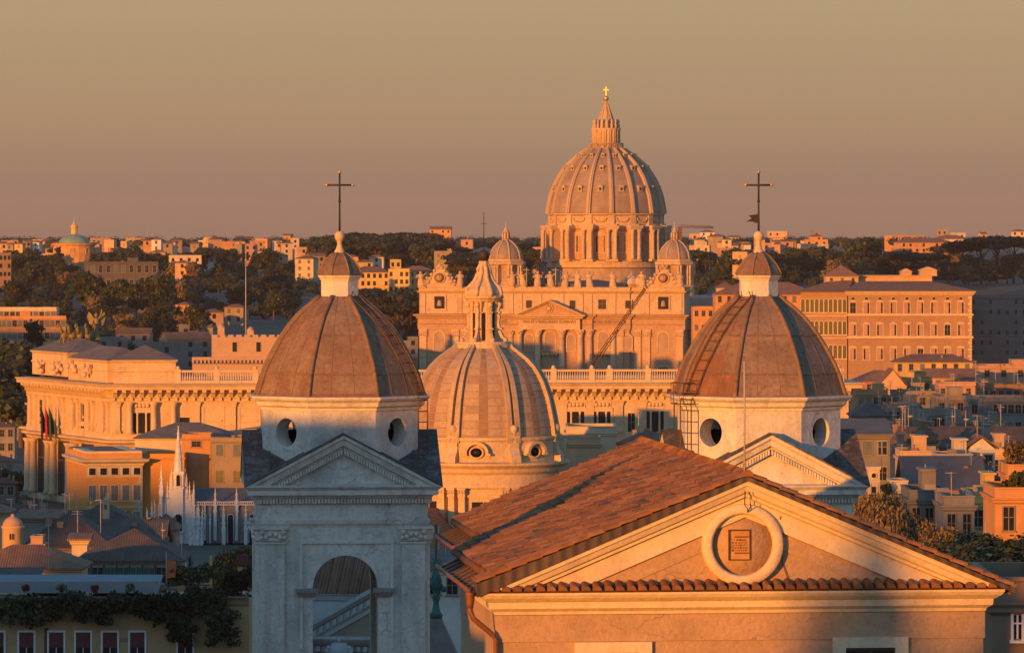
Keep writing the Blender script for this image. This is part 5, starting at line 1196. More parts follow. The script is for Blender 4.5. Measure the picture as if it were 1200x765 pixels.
# the two small domes
q2 = 2167/F; Y2 = lambda y: CZ - (y-HY)*q2 - bb
def small_dome(u):
    t_ = bpy.data.objects.new('small_dome', None); COL.objects.link(t_); t_.parent = bas; t_.location = (u, 117, 0)
    b = MB(); b.lathe([(22*q2, Y2(350)), (22*q2, Y2(336)), (23*q2, Y2(335.5)), (23*q2, Y2(333.5)), (16.5*q2, Y2(333))], 8, off=PI/8, ap=True, sm=False); b.lathe([(15*q2, Y2(336)), (15*q2, Y2(309))], 8, off=PI/8, ap=True, sm=False)
    b.build('drum', tr, t_)
    b = MB(); b.lathe([(16*q2, Y2(311)), (22*q2, Y2(310)), (22.5*q2, Y2(306.5)), (19.5*q2, Y2(306)), (19.5*q2, Y2(303.5)), (17*q2, Y2(303))], 8, off=PI/8, ap=True, sm=False); b.build('cornice', tr, t_)
    aw_ = arch_window(4.0, 7.6, 'trav'); cl = MB(); cl.lathe([(.62, Y2(333.2)), (.55, Y2(332)), (.5, Y2(314)), (.75, Y2(310.5))], 8); clm = cl.mesh('column', [tr])
    for k in range(8):
        p = oct_pt(15*q2+.02, Y2(331), k); inst('arched_window', aw_, t_, p, k*PI/4)
        for d in (-.075, .075): p = oct_pt(20.5*q2/math.cos(PI/8)*.97, 0, k+.5, d); inst('column', clm, t_, p)
        b = MB(); T = Matrix.Rotation((k+.5)*PI/4, 4, 'Z'); b.T = T; b.box(-1.2, 1.2, -19.5*q2, -14.5*q2, Y2(333.5), Y2(309)); b.build('pier', tr, t_)
    b = MB(); pf = [(19, 304), (19, 301), (17.6, 295.5), (15, 290.5), (11, 286), (7, 283), (4.5, 281.6)]; b.lathe([(r*q2, Y2(y)) for r, y in pf], 24); dd = b.build('dome_shell', M['basil_lead'], t_)
    for k in range(8): b = MB(); b.tube([oct_pt((r+.2)*q2, Y2(y), k+.5) for r, y in pf], .42, 6); b.build('rib', M['basil_rib'], dd)
    b = MB(); b.lathe([(5*q2, Y2(282)), (5*q2, Y2(280.5)), (3.2*q2, Y2(280)), (3.2*q2, Y2(273)), (4.3*q2, Y2(272.3)), (3.0*q2, Y2(270.5)), (1.2*q2, Y2(267)), (.5*q2, Y2(263.5)), (.9*q2, Y2(262.5)), (.2*q2, Y2(260))], 8, sm=False)
    for k in range(8): p = oct_pt(4.2*q2, 0, k); b.lathe([(.28, Y2(280)), (.28, Y2(272.5))], 5, p.x, p.y)
    b.build('lantern', tr, t_)
for u in (-39.5, 39.5): small_dome(u)
# the great dome
q3 = 2213/F; D = lambda y: CZ - (y-HY)*q3 - bb; DV = 165.0; c94 = R(9.4 + 4.0)
gd = bpy.data.objects.new('great_dome', None); COL.objects.link(gd); gd.parent = bas; gd.location = (0.5, DV, 0)
b = MB(); b.lathe([(66*q3, D(360)), (66*q3, D(314)), (64*q3, D(313.5))], 48, sm=False); b.build('plinth', M['trav_dark'], gd)
b = MB(); b.lathe([(64*q3, D(314)), (69*q3, D(313)), (69*q3, D(305.5)), (71*q3, D(304.6)), (60*q3, D(304))], 64, sm=False); b.build('drum_base', tr, gd)
b = MB(); b.lathe([(62.5*q3, D(305)), (62.5*q3, D(268))], 64, sm=False); b.build('drum', tp, gd)
bu = MB(); bu.box(-2.0, 2.0, -72*q3, -61*q3, D(304.5), D(269)); bu.box(-2.9, 2.9, -75.5*q3, -61*q3, D(306), D(303.2)); bu.box(-2.9, 2.9, -75.8*q3, -61*q3, D(269.5), D(267.5)); bu.box(-3.4, 3.4, -77*q3, -61*q3, D(267.5), D(264.3)); bu.box(-2.6, 2.6, -70*q3, -61*q3, D(264.3), D(262.6))
BUM = bu.mesh('buttress', [tr])
bc = MB(); bc.lathe([(1.1, D(303.2)), (1.05, D(301.5)), (.9, D(300.5)), (.78, D(274)), (1.0, D(272)), (1.25, D(269.4))], 10); BCM = bc.mesh('column', [tr])
wp, wsg = wmesh(4.2, 7.6, 'ped', 'trav'), wmesh(4.2, 7.6, 'seg', 'trav')
for k in range(16):
    a = R(22.5*k) + c94; bo = inst('buttress', BUM, gd, (0, 0, 0), a)
    for s in (-1, 1): inst('column', BCM, bo, (s*1.75, -74.3*q3, 0))
    a2 = a + R(11.25); inst('window', wp if k % 2 else wsg, gd, pol(62.3*q3, a2, D(295)), a2)
b = MB(); b.lathe([(62*q3, D(269)), (65*q3, D(268)), (67*q3, D(264.5)), (66*q3, D(263.8)), (66.2*q3, D(253.5)), (69.5*q3, D(251.6)), (69.5*q3, D(250.4)), (66*q3, D(250))], 64, sm=False); b.build('dome_attic', tr, gd)
fe = MB()
for i in range(11): t = PI*i/10; fe.ball((2.9*math.cos(t), -.1, -1.7*math.sin(t) + .6), .42, 6)
FEM = fe.mesh('festoon', [tr]); pp_ = MB(); pp_.box(-1.5, 1.5, -.7, .3, D(263.8), D(252)); PPM = pp_.mesh('attic_pilaster', [tr])
for k in range(16):
    a = R(22.5*k) + c94; inst('attic_pilaster', PPM, gd, pol(66.3*q3, a, 0), a); inst('festoon', FEM, gd, pol(66.4*q3, a + R(11.25), D(257.5)), a + R(11.25))
GP = [(251, 68.2), (246, 67.3), (240, 66.2), (232, 64.7), (226, 62.8), (220.5, 60.4), (214.5, 58), (208.8, 55.2), (203, 51.3), (197, 47), (192, 42.4), (187.6, 37.6), (184, 33.4), (180.6, 29), (177.5, 24.3), (174.5, 20)]
b = MB(); b.lathe([(r*q3, D(y)) for y, r in GP], 96); gs = b.build('dome_shell', M['basil_lead'], gd)
for k in range(16):
    a = R(22.5*k) + c94; t = Vector((math.cos(a), math.sin(a), 0)); b = MB()
    for j in range(len(GP)-1):
        (y0, r0), (y1, r1) = GP[j], GP[j+1]; w0, w1 = .4 + .62*r0/68, .4 + .62*r1/68; n_ = pol(1.05, a, .35)
        p0, p1 = pol(r0*q3, a, D(y0)), pol(r1*q3, a, D(y1))
        b.add([p0-t*w0, p0+t*w0, p1+t*w1, p1-t*w1, p0-t*w0+n_, p0+t*w0+n_, p1+t*w1+n_, p1-t*w1+n_], [(4,5,6,7), (0,4,7,3), (1,2,6,5)])
        b.add([p0-t*w0*.35+n_, p0+t*w0*.35+n_, p1+t*w1*.35+n_, p1-t*w1*.35+n_, p0-t*w0*.35+n_*1.35, p0+t*w0*.35+n_*1.35, p1+t*w1*.35+n_*1.35, p1-t*w1*.35+n_*1.35], [(4,5,6,7), (0,4,7,3), (1,2,6,5)])
    b.build('rib', M['basil_rib'], gs, fix=False)
def dormer(w, h):
    b = MB(); b.box(-w/2, w/2, -.7, 1.5, 0, h*.7); b.box(-w*.25, w*.25, -.75, -.69, h*.12, h*.6, 1)
    b.prism([(math.cos(PI*i/8)*w*.65, -.95, h*.7 + math.sin(PI*i/8)*h*.35) for i in range(9)], (0, 3, 0)); b.box(-w*.65, w*.65, -.95, 1, -h*.12, 0); return b.mesh('dormer', [M['basil_rib'], M['void']])
d1, d2, d3 = dormer(2.1, 2.7), dormer(1.9, 2.3), dormer(1.4, 1.7)
for k in range(16):
    a = R(22.5*k + 11.25) + c94
    for m_, y, r in ((d1, 224.5, 61.9), (d2, 200, 48.6), (d3, 184.5, 33.6)): inst('dormer', m_, gs, pol(r*q3, a, D(y)), a)
b = MB(); b.lathe([(17*q3, D(177)), (20.8*q3, D(175.5)), (20.8*q3, D(174)), (18*q3, D(173.4))], 32, sm=False)
for i in range(48): p = pol(20.2*q3, 2*PI*i/48, 0); b.box(p.x-.12, p.x+.12, p.y-.12, p.y+.12, D(174), D(168.6))
b.lathe([(20.5*q3, D(169)), (20.5*q3, D(168)), (19.8*q3, D(168)), (19.8*q3, D(169))], 32, cap=False); b.build('gallery', M['trav_dark'], gd)
b = MB(); b.lathe([(11*q3, D(175)), (11*q3, D(151))], 24, sm=False); b.build('lantern_core', M['trav_dark'], gd)
lc = MB(); lc.box(-1.0, 1.0, -15.3*q3, -10.5*q3, D(174), D(152.5)); lc.lathe([(.55, D(172)), (.5, D(154)), (.75, D(152.5))], 8, -.8, -15.3*q3); lc.lathe([(.55, D(172)), (.5, D(154)), (.75, D(152.5))], 8, .8, -15.3*q3); lc.box(-1.6, 1.6, -16.8*q3, -10.5*q3, D(152.5), D(150.5))
lc.lathe([(.9, D(150.5)), (.5, D(149)), (.75, D(147.5)), (.35, D(145)), (.6, D(142.5)), (.08, D(139.5))], 8, 0, -14.6*q3); LCM = lc.mesh('lantern_pier', [tr])
for k in range(16): inst('lantern_pier', LCM, gd, (0, 0, 0), R(22.5*k) + c94)
b = MB(); b.lathe([(12*q3, D(151.5)), (12.5*q3, D(149)), (11.5*q3, D(146)), (11*q3, D(141.5)), (9.5*q3, D(140.5)), (8*q3, D(139.5)), (5*q3, D(131)), (2.8*q3, D(124.5)), (2.4*q3, D(122)), (1.5*q3, D(119))], 24, sm=False); b.build('spire', M['basil_rib'], gd)
for k in range(8): b = MB(); b.tube([pol((r+.3)*q3, R(45*k) + c94, D(y)) for y, r in ((140, 8.2), (131, 5), (124.5, 2.8), (121, 2.0))], .3, 5); b.build('spire_rib', tr, gd)
b = MB(); b.ball((0, 0, D(115.5)), 3.3*q3, 16); b.build('ball', M['gilt'], gd)
b = MB(); b.box(-.28, .28, -.2, .2, D(112.4), D(102)); b.box(-3.1*q3, -.28, -.2, .2, D(106.3), D(104.9)); b.box(.28, 3.1*q3, -.2, .2, D(106.3), D(104.9)); b.build('cross', M['gilt'], gd)

# ---------------------------------------------------------------- palace right of the basilica
q = 1900/F
vp = thing('papal_palace', 'large brown rectangular palace with three rows of pedimented windows behind the right bell tower', 'palace', ((994-600)*q, 1900, 3), R(1))
VZ = lambda y: CZ - (y-HY)*q - 3; W_ = (1139-994)*q
M['vatican'] = mat('vatican_brick', (.40, .235, .125), var=.1, scale=.08, stain=(.30, .17, .09), st_amt=.6, st_scale=.1, streak=.3, grime=.3)
b = MB(); b.box(0, W_, 0, 62, 0, VZ(341)); b.build('wall', M['vatican'], vp)
b = MB(); b.sweep([(0, 30), (0, 0), (W_, 0), (W_, 60)], [(0, VZ(347)), (.5, VZ(346)), (1.3, VZ(343)), (1.6, VZ(341.2)), (0, VZ(341))]); b.sweep([(0, 30), (0, 0), (W_, 0), (W_, 60)], [(0, VZ(370)), (.6, VZ(370)), (.6, VZ(367.6)), (0, VZ(367.4))]); b.sweep([(0, 30), (0, 0), (W_, 0), (W_, 60)], [(0, VZ(396.5)), (.6, VZ(396.5)), (.6, VZ(393.8)), (0, VZ(393.6))])
for k in range(22): b.box(W_-(1.5 if k % 2 else 1.0), W_+.08, -.12, .3, VZ(430-k*3.8), VZ(427-k*3.8))
b.build('bands', M['palace_pale'], vp)
b = MB(); z = VZ(341); b.add([(-2, -2.4, z), (W_+2.4, -2.4, z), (W_+2.4, 64, z), (-2, 64, z), (6, 14, VZ(330)), (W_-15, 14, VZ(330)), (W_-15, 46, VZ(330)), (6, 46, VZ(330))], [(0,1,5,4), (1,2,6,5), (2,3,7,6), (3,0,4,7), (4,5,6,7)]); b.build('roof', M['roof'], vp)
vw = [wmesh(2.3, 4.3, 'ped', 'palace_pale'), wmesh(2.3, 4.3, 'seg', 'palace_pale'), wmesh(2.0, 4.0, 'lintel', 'trav')]
shm = MB(); shm.box(-1.1, .45, -.12, -.05, .1, 4.2); SHM = shm.mesh('shutter', [M['h_rose']])
for c in range(9):
    for r, y in enumerate((367, 393, 421)):
        w_ = inst('window', vw[(c + r) % 2] if r < 2 else vw[1], vp, ((c*15.85 + 5.5)*q, 0, VZ(y)))
        if (c*7 + r*5) % 9: inst('shutter', SHM, w_, ((.0 if (c+r) % 3 else .65), 0, 0))
    inst('window', wmesh(1.2, 1.2, 'bare', 'trav'), vp, ((c*15.85 + 5.5)*q, 0, VZ(352)))
b = MB(); b.box(3, W_-14, 20, 40, VZ(331), VZ(323.5)); b.box(1.5, W_-12, 18.5, 41, VZ(324), VZ(323.2)); b.build('upper_block', M['h_peach'], vp)
for x0, x1, yt in ((1063, 1075, 319), (1085, 1105, 317)):
    b = MB(); a, c = (x0-994)*q, (x1-994)*q; b.box(a, c, 22, 30, VZ(324), VZ(yt)); b.prism([(a-.5, 21.5, VZ(yt)), (c+.5, 21.5, VZ(yt)), ((a+c)/2, 21.5, VZ(yt-4))], (0, 9, 0)); b.build('roof_turret', M['h_peach'], vp)
lw_ = thing('loggia_wing', 'long wing with rows of close-set arches left of the papal palace', 'palace wing', ((966-600)*q, 1903, 3), R(-14))
hw = 27*q*1.02
b = MB(); b.box(-hw, hw, 0, 50, 0, VZ(342)); b.build('wall', M['vatican'], lw_)
b = MB(); z = VZ(342); b.add([(-hw-2, -2, z), (hw+.5, -2, z), (hw+.5, 52, z), (-hw-2, 52, z), (-hw+10, 14, VZ(329)), (hw, 14, VZ(329)), (hw, 40, VZ(329)), (-hw+10, 40, VZ(329))], [(0,1,5,4), (1,2,6,5), (2,3,7,6), (3,0,4,7), (4,5,6,7)]); b.build('roof', M['roof'], lw_)
b = MB()
for y in (371, 397): b.box(-hw-.2, hw, -.4, 0, VZ(y), VZ(y-1.5))
b.build('bands', M['trav'], lw_)
am = arch_window(1.5, 5.4, 'palace_pale')
for c in range(10):
    for y in (366, 392, 420): inst('arch', am, lw_, (-hw + (c+.5)*2*hw/10, -.02, VZ(y)))
house(968, 1006, 323.5, 1915, 'squat tower with pyramid roof rising over the loggia wing', 'peach', 'hip', rh=4.5, depth=14, zb=3, chim=False, win=(3, 1, 1.0, 1.2, 4))
house(838, 958, 345, 1930, 'long orange wing with tiled roof left of the loggia wing', 'orange', 'hip', rh=5, depth=22, zb=3, win=(11, 3, 1.3, 2.4, 9), chim=False)
house(840, 860, 337, 1950, 'small roof lantern house at the left end of the orange wing', 'peach', 'hip', rh=2.5, depth=9, zb=3, chim=False)
house(812, 845, 362, 1990, 'rose brick annex between the basilica front and the right bell tower', 'orange', 'flat', depth=18, zb=3, win=(4, 4, 1.3, 2.2, 6), chim=False)
house(1136, 1225, 349, 1952, 'dark shaded apartment block right of the papal palace', 'grey', 'flat', depth=22, zb=3, win=(9, 6, 1.3, 1.9, 4.2), chim=False)
# castle with battlements and flagpole
q = 1480/F; cs = thing('castle', 'low brick castle top with battlements and a tall flagpole left of the left bell tower', 'castle', ((285-600)*q, 1480, 3)); KZ = lambda y: CZ - (y-HY)*q - 3
ck2 = lambda x: (x-285)*q
M['castle'] = mat('castle_brick', (.50, .33, .21), var=.18, scale=.2, stain=(.34, .21, .13), st_amt=.6, st_scale=.2)
b = MB(); b.box(ck2(248), ck2(330), 0, 20, 0, KZ(395)); b.box(ck2(226), ck2(345), -3, 0, 0, KZ(426))
for i in range(9): x = 248 + i*9.6; b.box(ck2(x), ck2(x+6.4), 0, 1.2, KZ(395), KZ(392.2))
for i in range(26): b.box(ck2(226 + i*4.6), ck2(228.4+i*4.6), -3.9, -3, KZ(425), KZ(421.5))
b.box(ck2(226), ck2(345), -4.0, -2.6, KZ(421.5), KZ(418)); b.build('wall', M['castle'], cs)
for x, yt in ((258, 382), (292.5, 386)):
    b = MB(); b.box(ck2(x-4), ck2(x+4), 4, 7, KZ(395), KZ(yt+2)); b.lathe([(1.5, KZ(yt+2)), (1.0, KZ(yt)), (.3, KZ(yt-3))], 8, ck2(x), 5.5); b.build('turret', M['castle'], cs)
b = MB(); b.tube([(ck2(287), 5, KZ(398)), (ck2(287), 5, KZ(297))], .22, 6, r2=.12); b.build('flagpole', M['lamp_metal'], cs)
for x in (275, 303): inst('window', wmesh(1.4, 3.0, 'bare', 'castle'), cs, (ck2(x), 0, KZ(412)))
# tower cranes
def crane_boom(name, label, p0, p1, w, Y, mast=None):
    t_ = thing(name, label, 'crane', (p0.x, p0.y, ground_h(p0.x, p0.y))); b = MB(dz=-t_.location.z, T=Matrix.Translation((-p0.x, -p0.y, 0)))
    d = (p1-p0); s_ = d.cross(Vector((0, 1, 0))).normalized()*w
    for k in (-1, 1): b.tube([p0 + s_*k*.5, p1 + s_*k*.25], w*.09, 4)
    b.tube([p0 + Vector((0, w, 0)), p1 + Vector((0, w*.5, 0))], w*.09, 4)
    n = int(d.length/(w*1.2))
    for i in range(n): k = 1 if i % 2 else -1; b.tube([p0 + d*i/n + s_*k*.5, p0 + d*(i+1)/n - s_*k*.5], w*.06, 4); b.tube([p0 + d*i/n + s_*k*.5, p0 + d*(i+.5)/n + Vector((0, w*.8, 0))], w*.05, 4)
    b.build('boom', M['rust_iron'], t_)
    b = MB(dz=-t_.location.z, T=Matrix.Translation((-p0.x, -p0.y, 0))); b.box(p0.x-w*.6, p0.x+w*.6, p0.y-.1, p0.y+1.2*w, t_.location.z, p0.z); b.build('mast', M['rust_iron'], t_)
    return t_
crane_boom('crane', 'slanting lattice crane boom crossing the right half of the basilica front', PX(692, 432, 1300), PX(756, 338, 1300), 1.3, 1300)
crane_boom('crane', 'faint level tower crane on the skyline right of the great dome', PX(797, 265.5, 3300), PX(836, 266.5, 3300), 2.2, 3300)
# ---------------------------------------------------------------- unseen blocks added left of frame to shade the left tower and nave side
def su(s_, u): return .545*s_ + .839*u, .839*s_ - .545*u
for (u0, u1, K, s_, lb) in ((-107, -79.3, 71.0, 40, 'block added out of view to shade the left tower'), (-79.0, -61.5, 65.6, 42, 'lower block added out of view to shade the nave side')):
    x, y = su(s_, (u0+u1)/2); t_ = thing('shade_block', lb, 'building', (x, y, 42), -SUN_AZ); top = K - .0594*s_ - 42
    b = MB(); b.box(-(u1-u0)/2, (u1-u0)/2, -5, 5, 0, top-.3); b.build('wall', M['h_peach'], t_)
    b = MB(); b.box(-(u1-u0)/2-.3, (u1-u0)/2, -5.4, 5.4, top-.3, top); b.build('flat_roof', M['roof_flat'], t_)
    for c in range(int((u1-u0)/4)): inst('window', wmesh(1.2, 2.0, 'shut'), t_, (-(u1-u0)/2+2+c*4, -5, top-4))
# ---------------------------------------------------------------- trees
def crown(lobes, n, size, seed, mats=('leaf',), core=.8):
    rg = random.Random(seed); b = MB(); tot = sum(l[3]*l[4]*l[5] for l in lobes)
    for (x, y, z, rx, ry, rz) in lobes:
        if core:
            k = 7; st = []
            for j in range(5):
                t = PI*j/4
                for i in range(k):
                    a = 2*PI*i/k; w = core*rg.uniform(.8, 1.05); st.append((x + rx*w*math.sin(t)*math.cos(a), y + ry*w*math.sin(t)*math.sin(a), z + rz*w*math.cos(t)))
            b.add(st, [(j*k+i, j*k+(i+1) % k, (j+1)*k+(i+1) % k, (j+1)*k+i) for j in range(4) for i in range(k)], 0)
        for _ in range(int(n*rx*ry*rz/tot)+8):
            d = Vector((rg.gauss(0, 1), rg.gauss(0, 1), rg.gauss(0, 1))).normalized(); r = rg.uniform(.72, 1.08) if rg.random() < .8 else rg.uniform(.4, 1.2)
            p = Vector((x + d.x*rx*r, y + d.y*ry*r, z + d.z*rz*r)); s = size*rg.uniform(.55, 1.3)
            nn = (d + Vector((rg.uniform(-.9, .9), rg.uniform(-.9, .9), rg.uniform(-.6, 1.0)))).normalized()
            a = nn.orthogonal().normalized(); a = Matrix.Rotation(rg.uniform(0, 6.28), 3, nn) @ a; c = nn.cross(a)
            mi = rg.randrange(len(mats)) if rg.random() < .6 else 0
            b.add([p + a*s*.6, p + c*s*.42, p - a*s*.6 + nn*s*.12, p - c*s*.42], [(0, 1, 2, 3)], mi)
    return b.mesh('crown', [M[m_] for m_ in mats], fix=False)
def trunk(h, r, limbs, seed, lean=.3):
    rg = random.Random(seed); b = MB(); dx, dy = rg.uniform(-lean, lean), rg.uniform(-lean, lean)
    P = [(0, 0, -.6), (dx*.2, dy*.2, h*.3), (dx, dy, h*.7), (dx*1.2, dy*1.2, h)]; b.tube(P, r, 8, r2=r*.5)
    for (x, y, z) in limbs: b.tube([(dx, dy, h*rg.uniform(.55, .8)), ((x+dx)/2, (y+dy)/2, (z+h*.75)/2), (x, y, z)], r*.4, 6, r2=r*.12)
    return b.mesh('trunk', [M['bark']])
def lobes_broad(seed, R_=4.6, H=11, n=9):
    rg = random.Random(seed); L = [(0, 0, H*.62, R_*.62, R_*.62, H*.27)]
    for i in range(n):
        a = 2*PI*i/n + rg.uniform(-.4, .4); r = R_*rg.uniform(.4, .72); s = R_*rg.uniform(.30, .48)
        L.append((r*math.cos(a), r*math.sin(a), H*rg.uniform(.42, .86), s, s, s*rg.uniform(.7, .95)))
    L.append((rg.uniform(-1, 1), rg.uniform(-1, 1), H*.88, R_*.38, R_*.38, H*.12)); return L
def lobes_pine(seed, R_=6.2, H=14, n=9):
    rg = random.Random(seed); L = [(0, 0, H*.9, R_*.55, R_*.55, H*.10)]
    for i in range(n):
        a = 2*PI*i/n + rg.uniform(-.3, .3); r = R_*rg.uniform(.5, .75); s = R_*rg.uniform(.28, .42)
        L.append((r*math.cos(a), r*math.sin(a), H*rg.uniform(.80, .90), s, s, H*rg.uniform(.055, .085)))
    return L
TP = {}
def proto(kind, n, size, v):
    sd = v*13 + len(kind)
    if kind == 'broad': L = lobes_broad(sd); mats = ('leaf', 'leaf_dark', 'leaf_light')
    elif kind == 'brown': L = lobes_broad(sd, 4.2, 10); mats = ('leaf_brown', 'leaf', 'leaf_brown')
    elif kind == 'silver': L = lobes_broad(sd, 4.2, 9); mats = ('leaf_silver', 'leaf_light')
    elif kind == 'pine': L = lobes_pine(sd); mats = ('leaf_dark', 'leaf', 'leaf_dark')
    elif kind == 'cedar': L = [(0, 0, 2.5 + i*1.9, 4.6-i*.65, 4.6-i*.65, 1.2) for i in range(6)]; mats = ('leaf_dark', 'leaf')
    else: L = [(0, 0, 1.6 + i*1.7, 1.25*(1-abs(i-2.5)*.10)*(1 if i < 6 else .75), 1.25*(1-abs(i-2.5)*.1), 1.5) for i in range(8)]; mats = ('leaf_dark', 'leaf')
    H = {'broad': 12, 'brown': 11, 'silver': 10, 'pine': 15.2, 'cedar': 13, 'cypress': 15}[kind]
    lim = [(l[0]*.8, l[1]*.8, l[2]-l[5]*.6) for l in L[1:8]] if kind not in ('cedar', 'cypress') else []
    cm_ = crown(L, n, size, sd, mats); H = max(v.co.z for v in cm_.vertices) - size*.4
    return cm_, trunk(H*(.62 if kind != 'pine' else .82), .34 if kind != 'cypress' else .2, lim, sd), H
def get_proto(kind, v, near=False):
    k = (kind, v, near)
    if k not in TP: TP[k] = proto(kind, 16000 if near else 900, .26 if near else .85, v)
    return TP[k]
KINDN = {'broad': ('leafy_tree', 'dark leafy tree'), 'brown': ('autumn_tree', 'brown-leaved tree'), 'silver': ('silver_tree', 'silvery leafed tree'), 'pine': ('umbrella_pine', 'umbrella pine'), 'cedar': ('cedar', 'layered cedar'), 'cypress': ('cypress', 'narrow cypress')}
TREES = []
rgt = random.Random(77)
def tree(kind, px, ytop, Y, near=False, wide=1.0, zb=None, label=None):
    s = Y/F; x = (px-600)*s; zt = CZ - (ytop-HY)*s; z0 = ground_h(x, Y) - .3 if zb is None else zb
    c, t, H = get_proto(kind, rgt.randrange(3), near); k = max(.35, (zt - z0)/H)
    root = thing(KINDN[kind][0], label or KINDN[kind][1], 'tree', (x, Y, z0), rgt.uniform(0, 6.28), 'trees'); root.scale = (k*wide, k*wide, k)
    inst('trunk', t, root); inst('crown', c, root); TREES.append((root, kind, px, Y, k*H, label)); return root
# hillside left of the basilica, gardens right of it
for i in range(120):
    px = rgt.uniform(-8, 335); Y = rgt.choice([1720, 1850, 1980, 2080, 2180, 2300, 2420, 2600]) + rgt.uniform(-50, 50); s = Y/F
    h = rgt.uniform(8, 15); zt = ground_h((px-600)*s, Y) + h; y = HY + (CZ-zt)/s
    kind = rgt.choice(['broad', 'broad', 'broad', 'pine', 'pine', 'brown', 'cedar', 'cypress' if rgt.random() < .4 else 'broad'])
    if (px > 235 and Y < 2080) or (66 < px < 135 and y > 350 and Y < 1950) or y < 283 or (90 < px < 195 and 298 < y < 345 and Y < 2150) or (px < 90 and 352 < y < 400 and Y < 1750): continue
    tree(kind, px, y, Y)
for i in range(46):
    px = rgt.uniform(405, 640); Y = rgt.uniform(2250, 2900); s = Y/F; zt = ground_h((px-600)*s, Y) + rgt.uniform(9, 15); y = HY + (CZ-zt)/s
    if y < 279 or (405 < px < 510 and 300 < y < 345): continue
    tree(rgt.choice(['broad', 'broad', 'pine', 'pine', 'cedar']), px, y, Y)
for i in range(16): tree('pine', rgt.uniform(425, 492), rgt.uniform(336, 352), 2140 + rgt.uniform(-40, 40), wide=1.3)
for i in range(16): tree('pine', rgt.uniform(375, 515), rgt.uniform(272, 280), rgt.uniform(2950, 3200), wide=1.5)
for i in range(40): tree(rgt.choice(['broad', 'broad', 'pine', 'cedar']), rgt.uniform(372, 525), rgt.uniform(275, 292), rgt.uniform(2650, 2950), wide=1.35)
for i in range(12): tree(rgt.choice(['broad', 'pine']), rgt.uniform(520, 570), rgt.uniform(288, 306), rgt.uniform(2450, 2700), wide=1.3)
for i in range(62):
    px = rgt.uniform(800, 1208); Y = rgt.uniform(2300, 2800); s = Y/F; zt = ground_h((px-600)*s, Y) + rgt.uniform(9, 16); y = HY + (CZ-zt)/s
    if y < 280: continue
    tree(rgt.choice(['broad', 'pine', 'pine', 'cedar', 'broad', 'brown']), px, y, Y)
for px, y, k, w in ((1028, 281, 'cedar', 1.2), (1012, 279, 'broad', 1.3), (995, 292, 'broad', 1.3), (1052, 294, 'pine', 2.2), (1085, 296, 'pine', 1.8), (1040, 300, 'cedar', 1.3), (1112, 286, 'pine', 1.4), (1130, 281, 'pine', 1.5), (1150, 278, 'pine', 1.6), (1168, 276, 'pine', 1.5), (1188, 277, 'pine', 1.5), (1135, 300, 'broad', 1.1), (1180, 300, 'broad', 1.2), (1160, 305, 'cedar', 1.0), (1200, 296, 'pine', 1.2)):
    tree(k, px, y, 2490 + (px % 7)*14, wide=w*.85)
tree('cypress', 40, 376, 1560, wide=1.5, zb=5, label='wide dark cypress below the orange apartment house at the left edge')
tree('broad', 8, 398, 1500, zb=4); tree('broad', 25, 402, 1450, zb=4); tree('broad', 2, 425, 1400, zb=4); tree('broad', 60, 404, 1640, zb=10)
for px in (0, 8, 17): tree('broad', px, 548 + px*.3, 1180, zb=2)
for i in range(62): tree(rgt.choice(['broad', 'pine', 'broad', 'cedar']), rgt.uniform(-5, 345), rgt.uniform(288, 300), rgt.uniform(2600, 2900))
for i in range(18): tree(rgt.choice(['broad', 'pine', 'broad']), rgt.uniform(800, 980), rgt.uniform(288, 302), rgt.uniform(2500, 2800))
for i in range(8): tree('pine', rgt.uniform(610, 640), rgt.uniform(291, 300), rgt.uniform(2500, 2700))
for px_, y_ in ((104, 318), (118, 326), (131, 331), (146, 327), (160, 333), (174, 326), (186, 320), (110, 334)): tree('broad', px_, y_, 2085, wide=.8)
# denser wood between the single trees
wb = MB(); rgw = random.Random(31)
def blob(mb, x, y, z, r, n):
    k = 6; st = [(x + r*.8*math.sin(PI*j/4)*math.cos(2*PI*i/k), y + r*.8*math.sin(PI*j/4)*math.sin(2*PI*i/k), z + r*.55*math.cos(PI*j/4)) for j in range(5) for i in range(k)]
    mb.add(st, [(j*k+i, j*k+(i+1) % k, (j+1)*k+(i+1) % k, (j+1)*k+i) for j in range(4) for i in range(k)], rgw.randrange(2))
    for _ in range(n):
        d = Vector((rgw.gauss(0, 1), rgw.gauss(0, 1), abs(rgw.gauss(0, 1)))).normalized(); p = Vector((x, y, z)) + Vector((d.x*r, d.y*r, d.z*r*.75)); s = rgw.uniform(.6, 1.3)
        nn = (d + Vector((rgw.uniform(-.8, .8), rgw.uniform(-.8, .8), rgw.uniform(-.4, .8)))).normalized(); a = nn.orthogonal().normalized(); c = nn.cross(a)
        mb.add([p + a*s*.6, p + c*s*.5, p - a*s*.6, p - c*s*.5], [(0, 1, 2, 3)], rgw.randrange(2))
for i in range(1300):
    if i < 700: px, Y = rgw.uniform(-40, 345), rgw.uniform(1720, 3000)
    elif i < 900: px, Y = rgw.uniform(345, 650), rgw.uniform(2230, 3100)
    else: px, Y = rgw.uniform(790, 1240), rgw.uniform(2440, 3000)
    if px > 975 and Y < 2600: Y += 170
    x = (px-600)*Y/F; r = rgw.uniform(2.6, 4.6)
    if (66 < px < 135 and Y < 1800) or (80 < px < 200 and 2080 < Y < 2190) or (px < 85 and Y < 1790): continue
    if 400 < px < 515 and Y < 2420 or (235 < px < 480 and Y < 2080): continue
    blob(wb, x, Y, ground_h(x, Y) + rgw.uniform(.5, 3.5), r, 60)
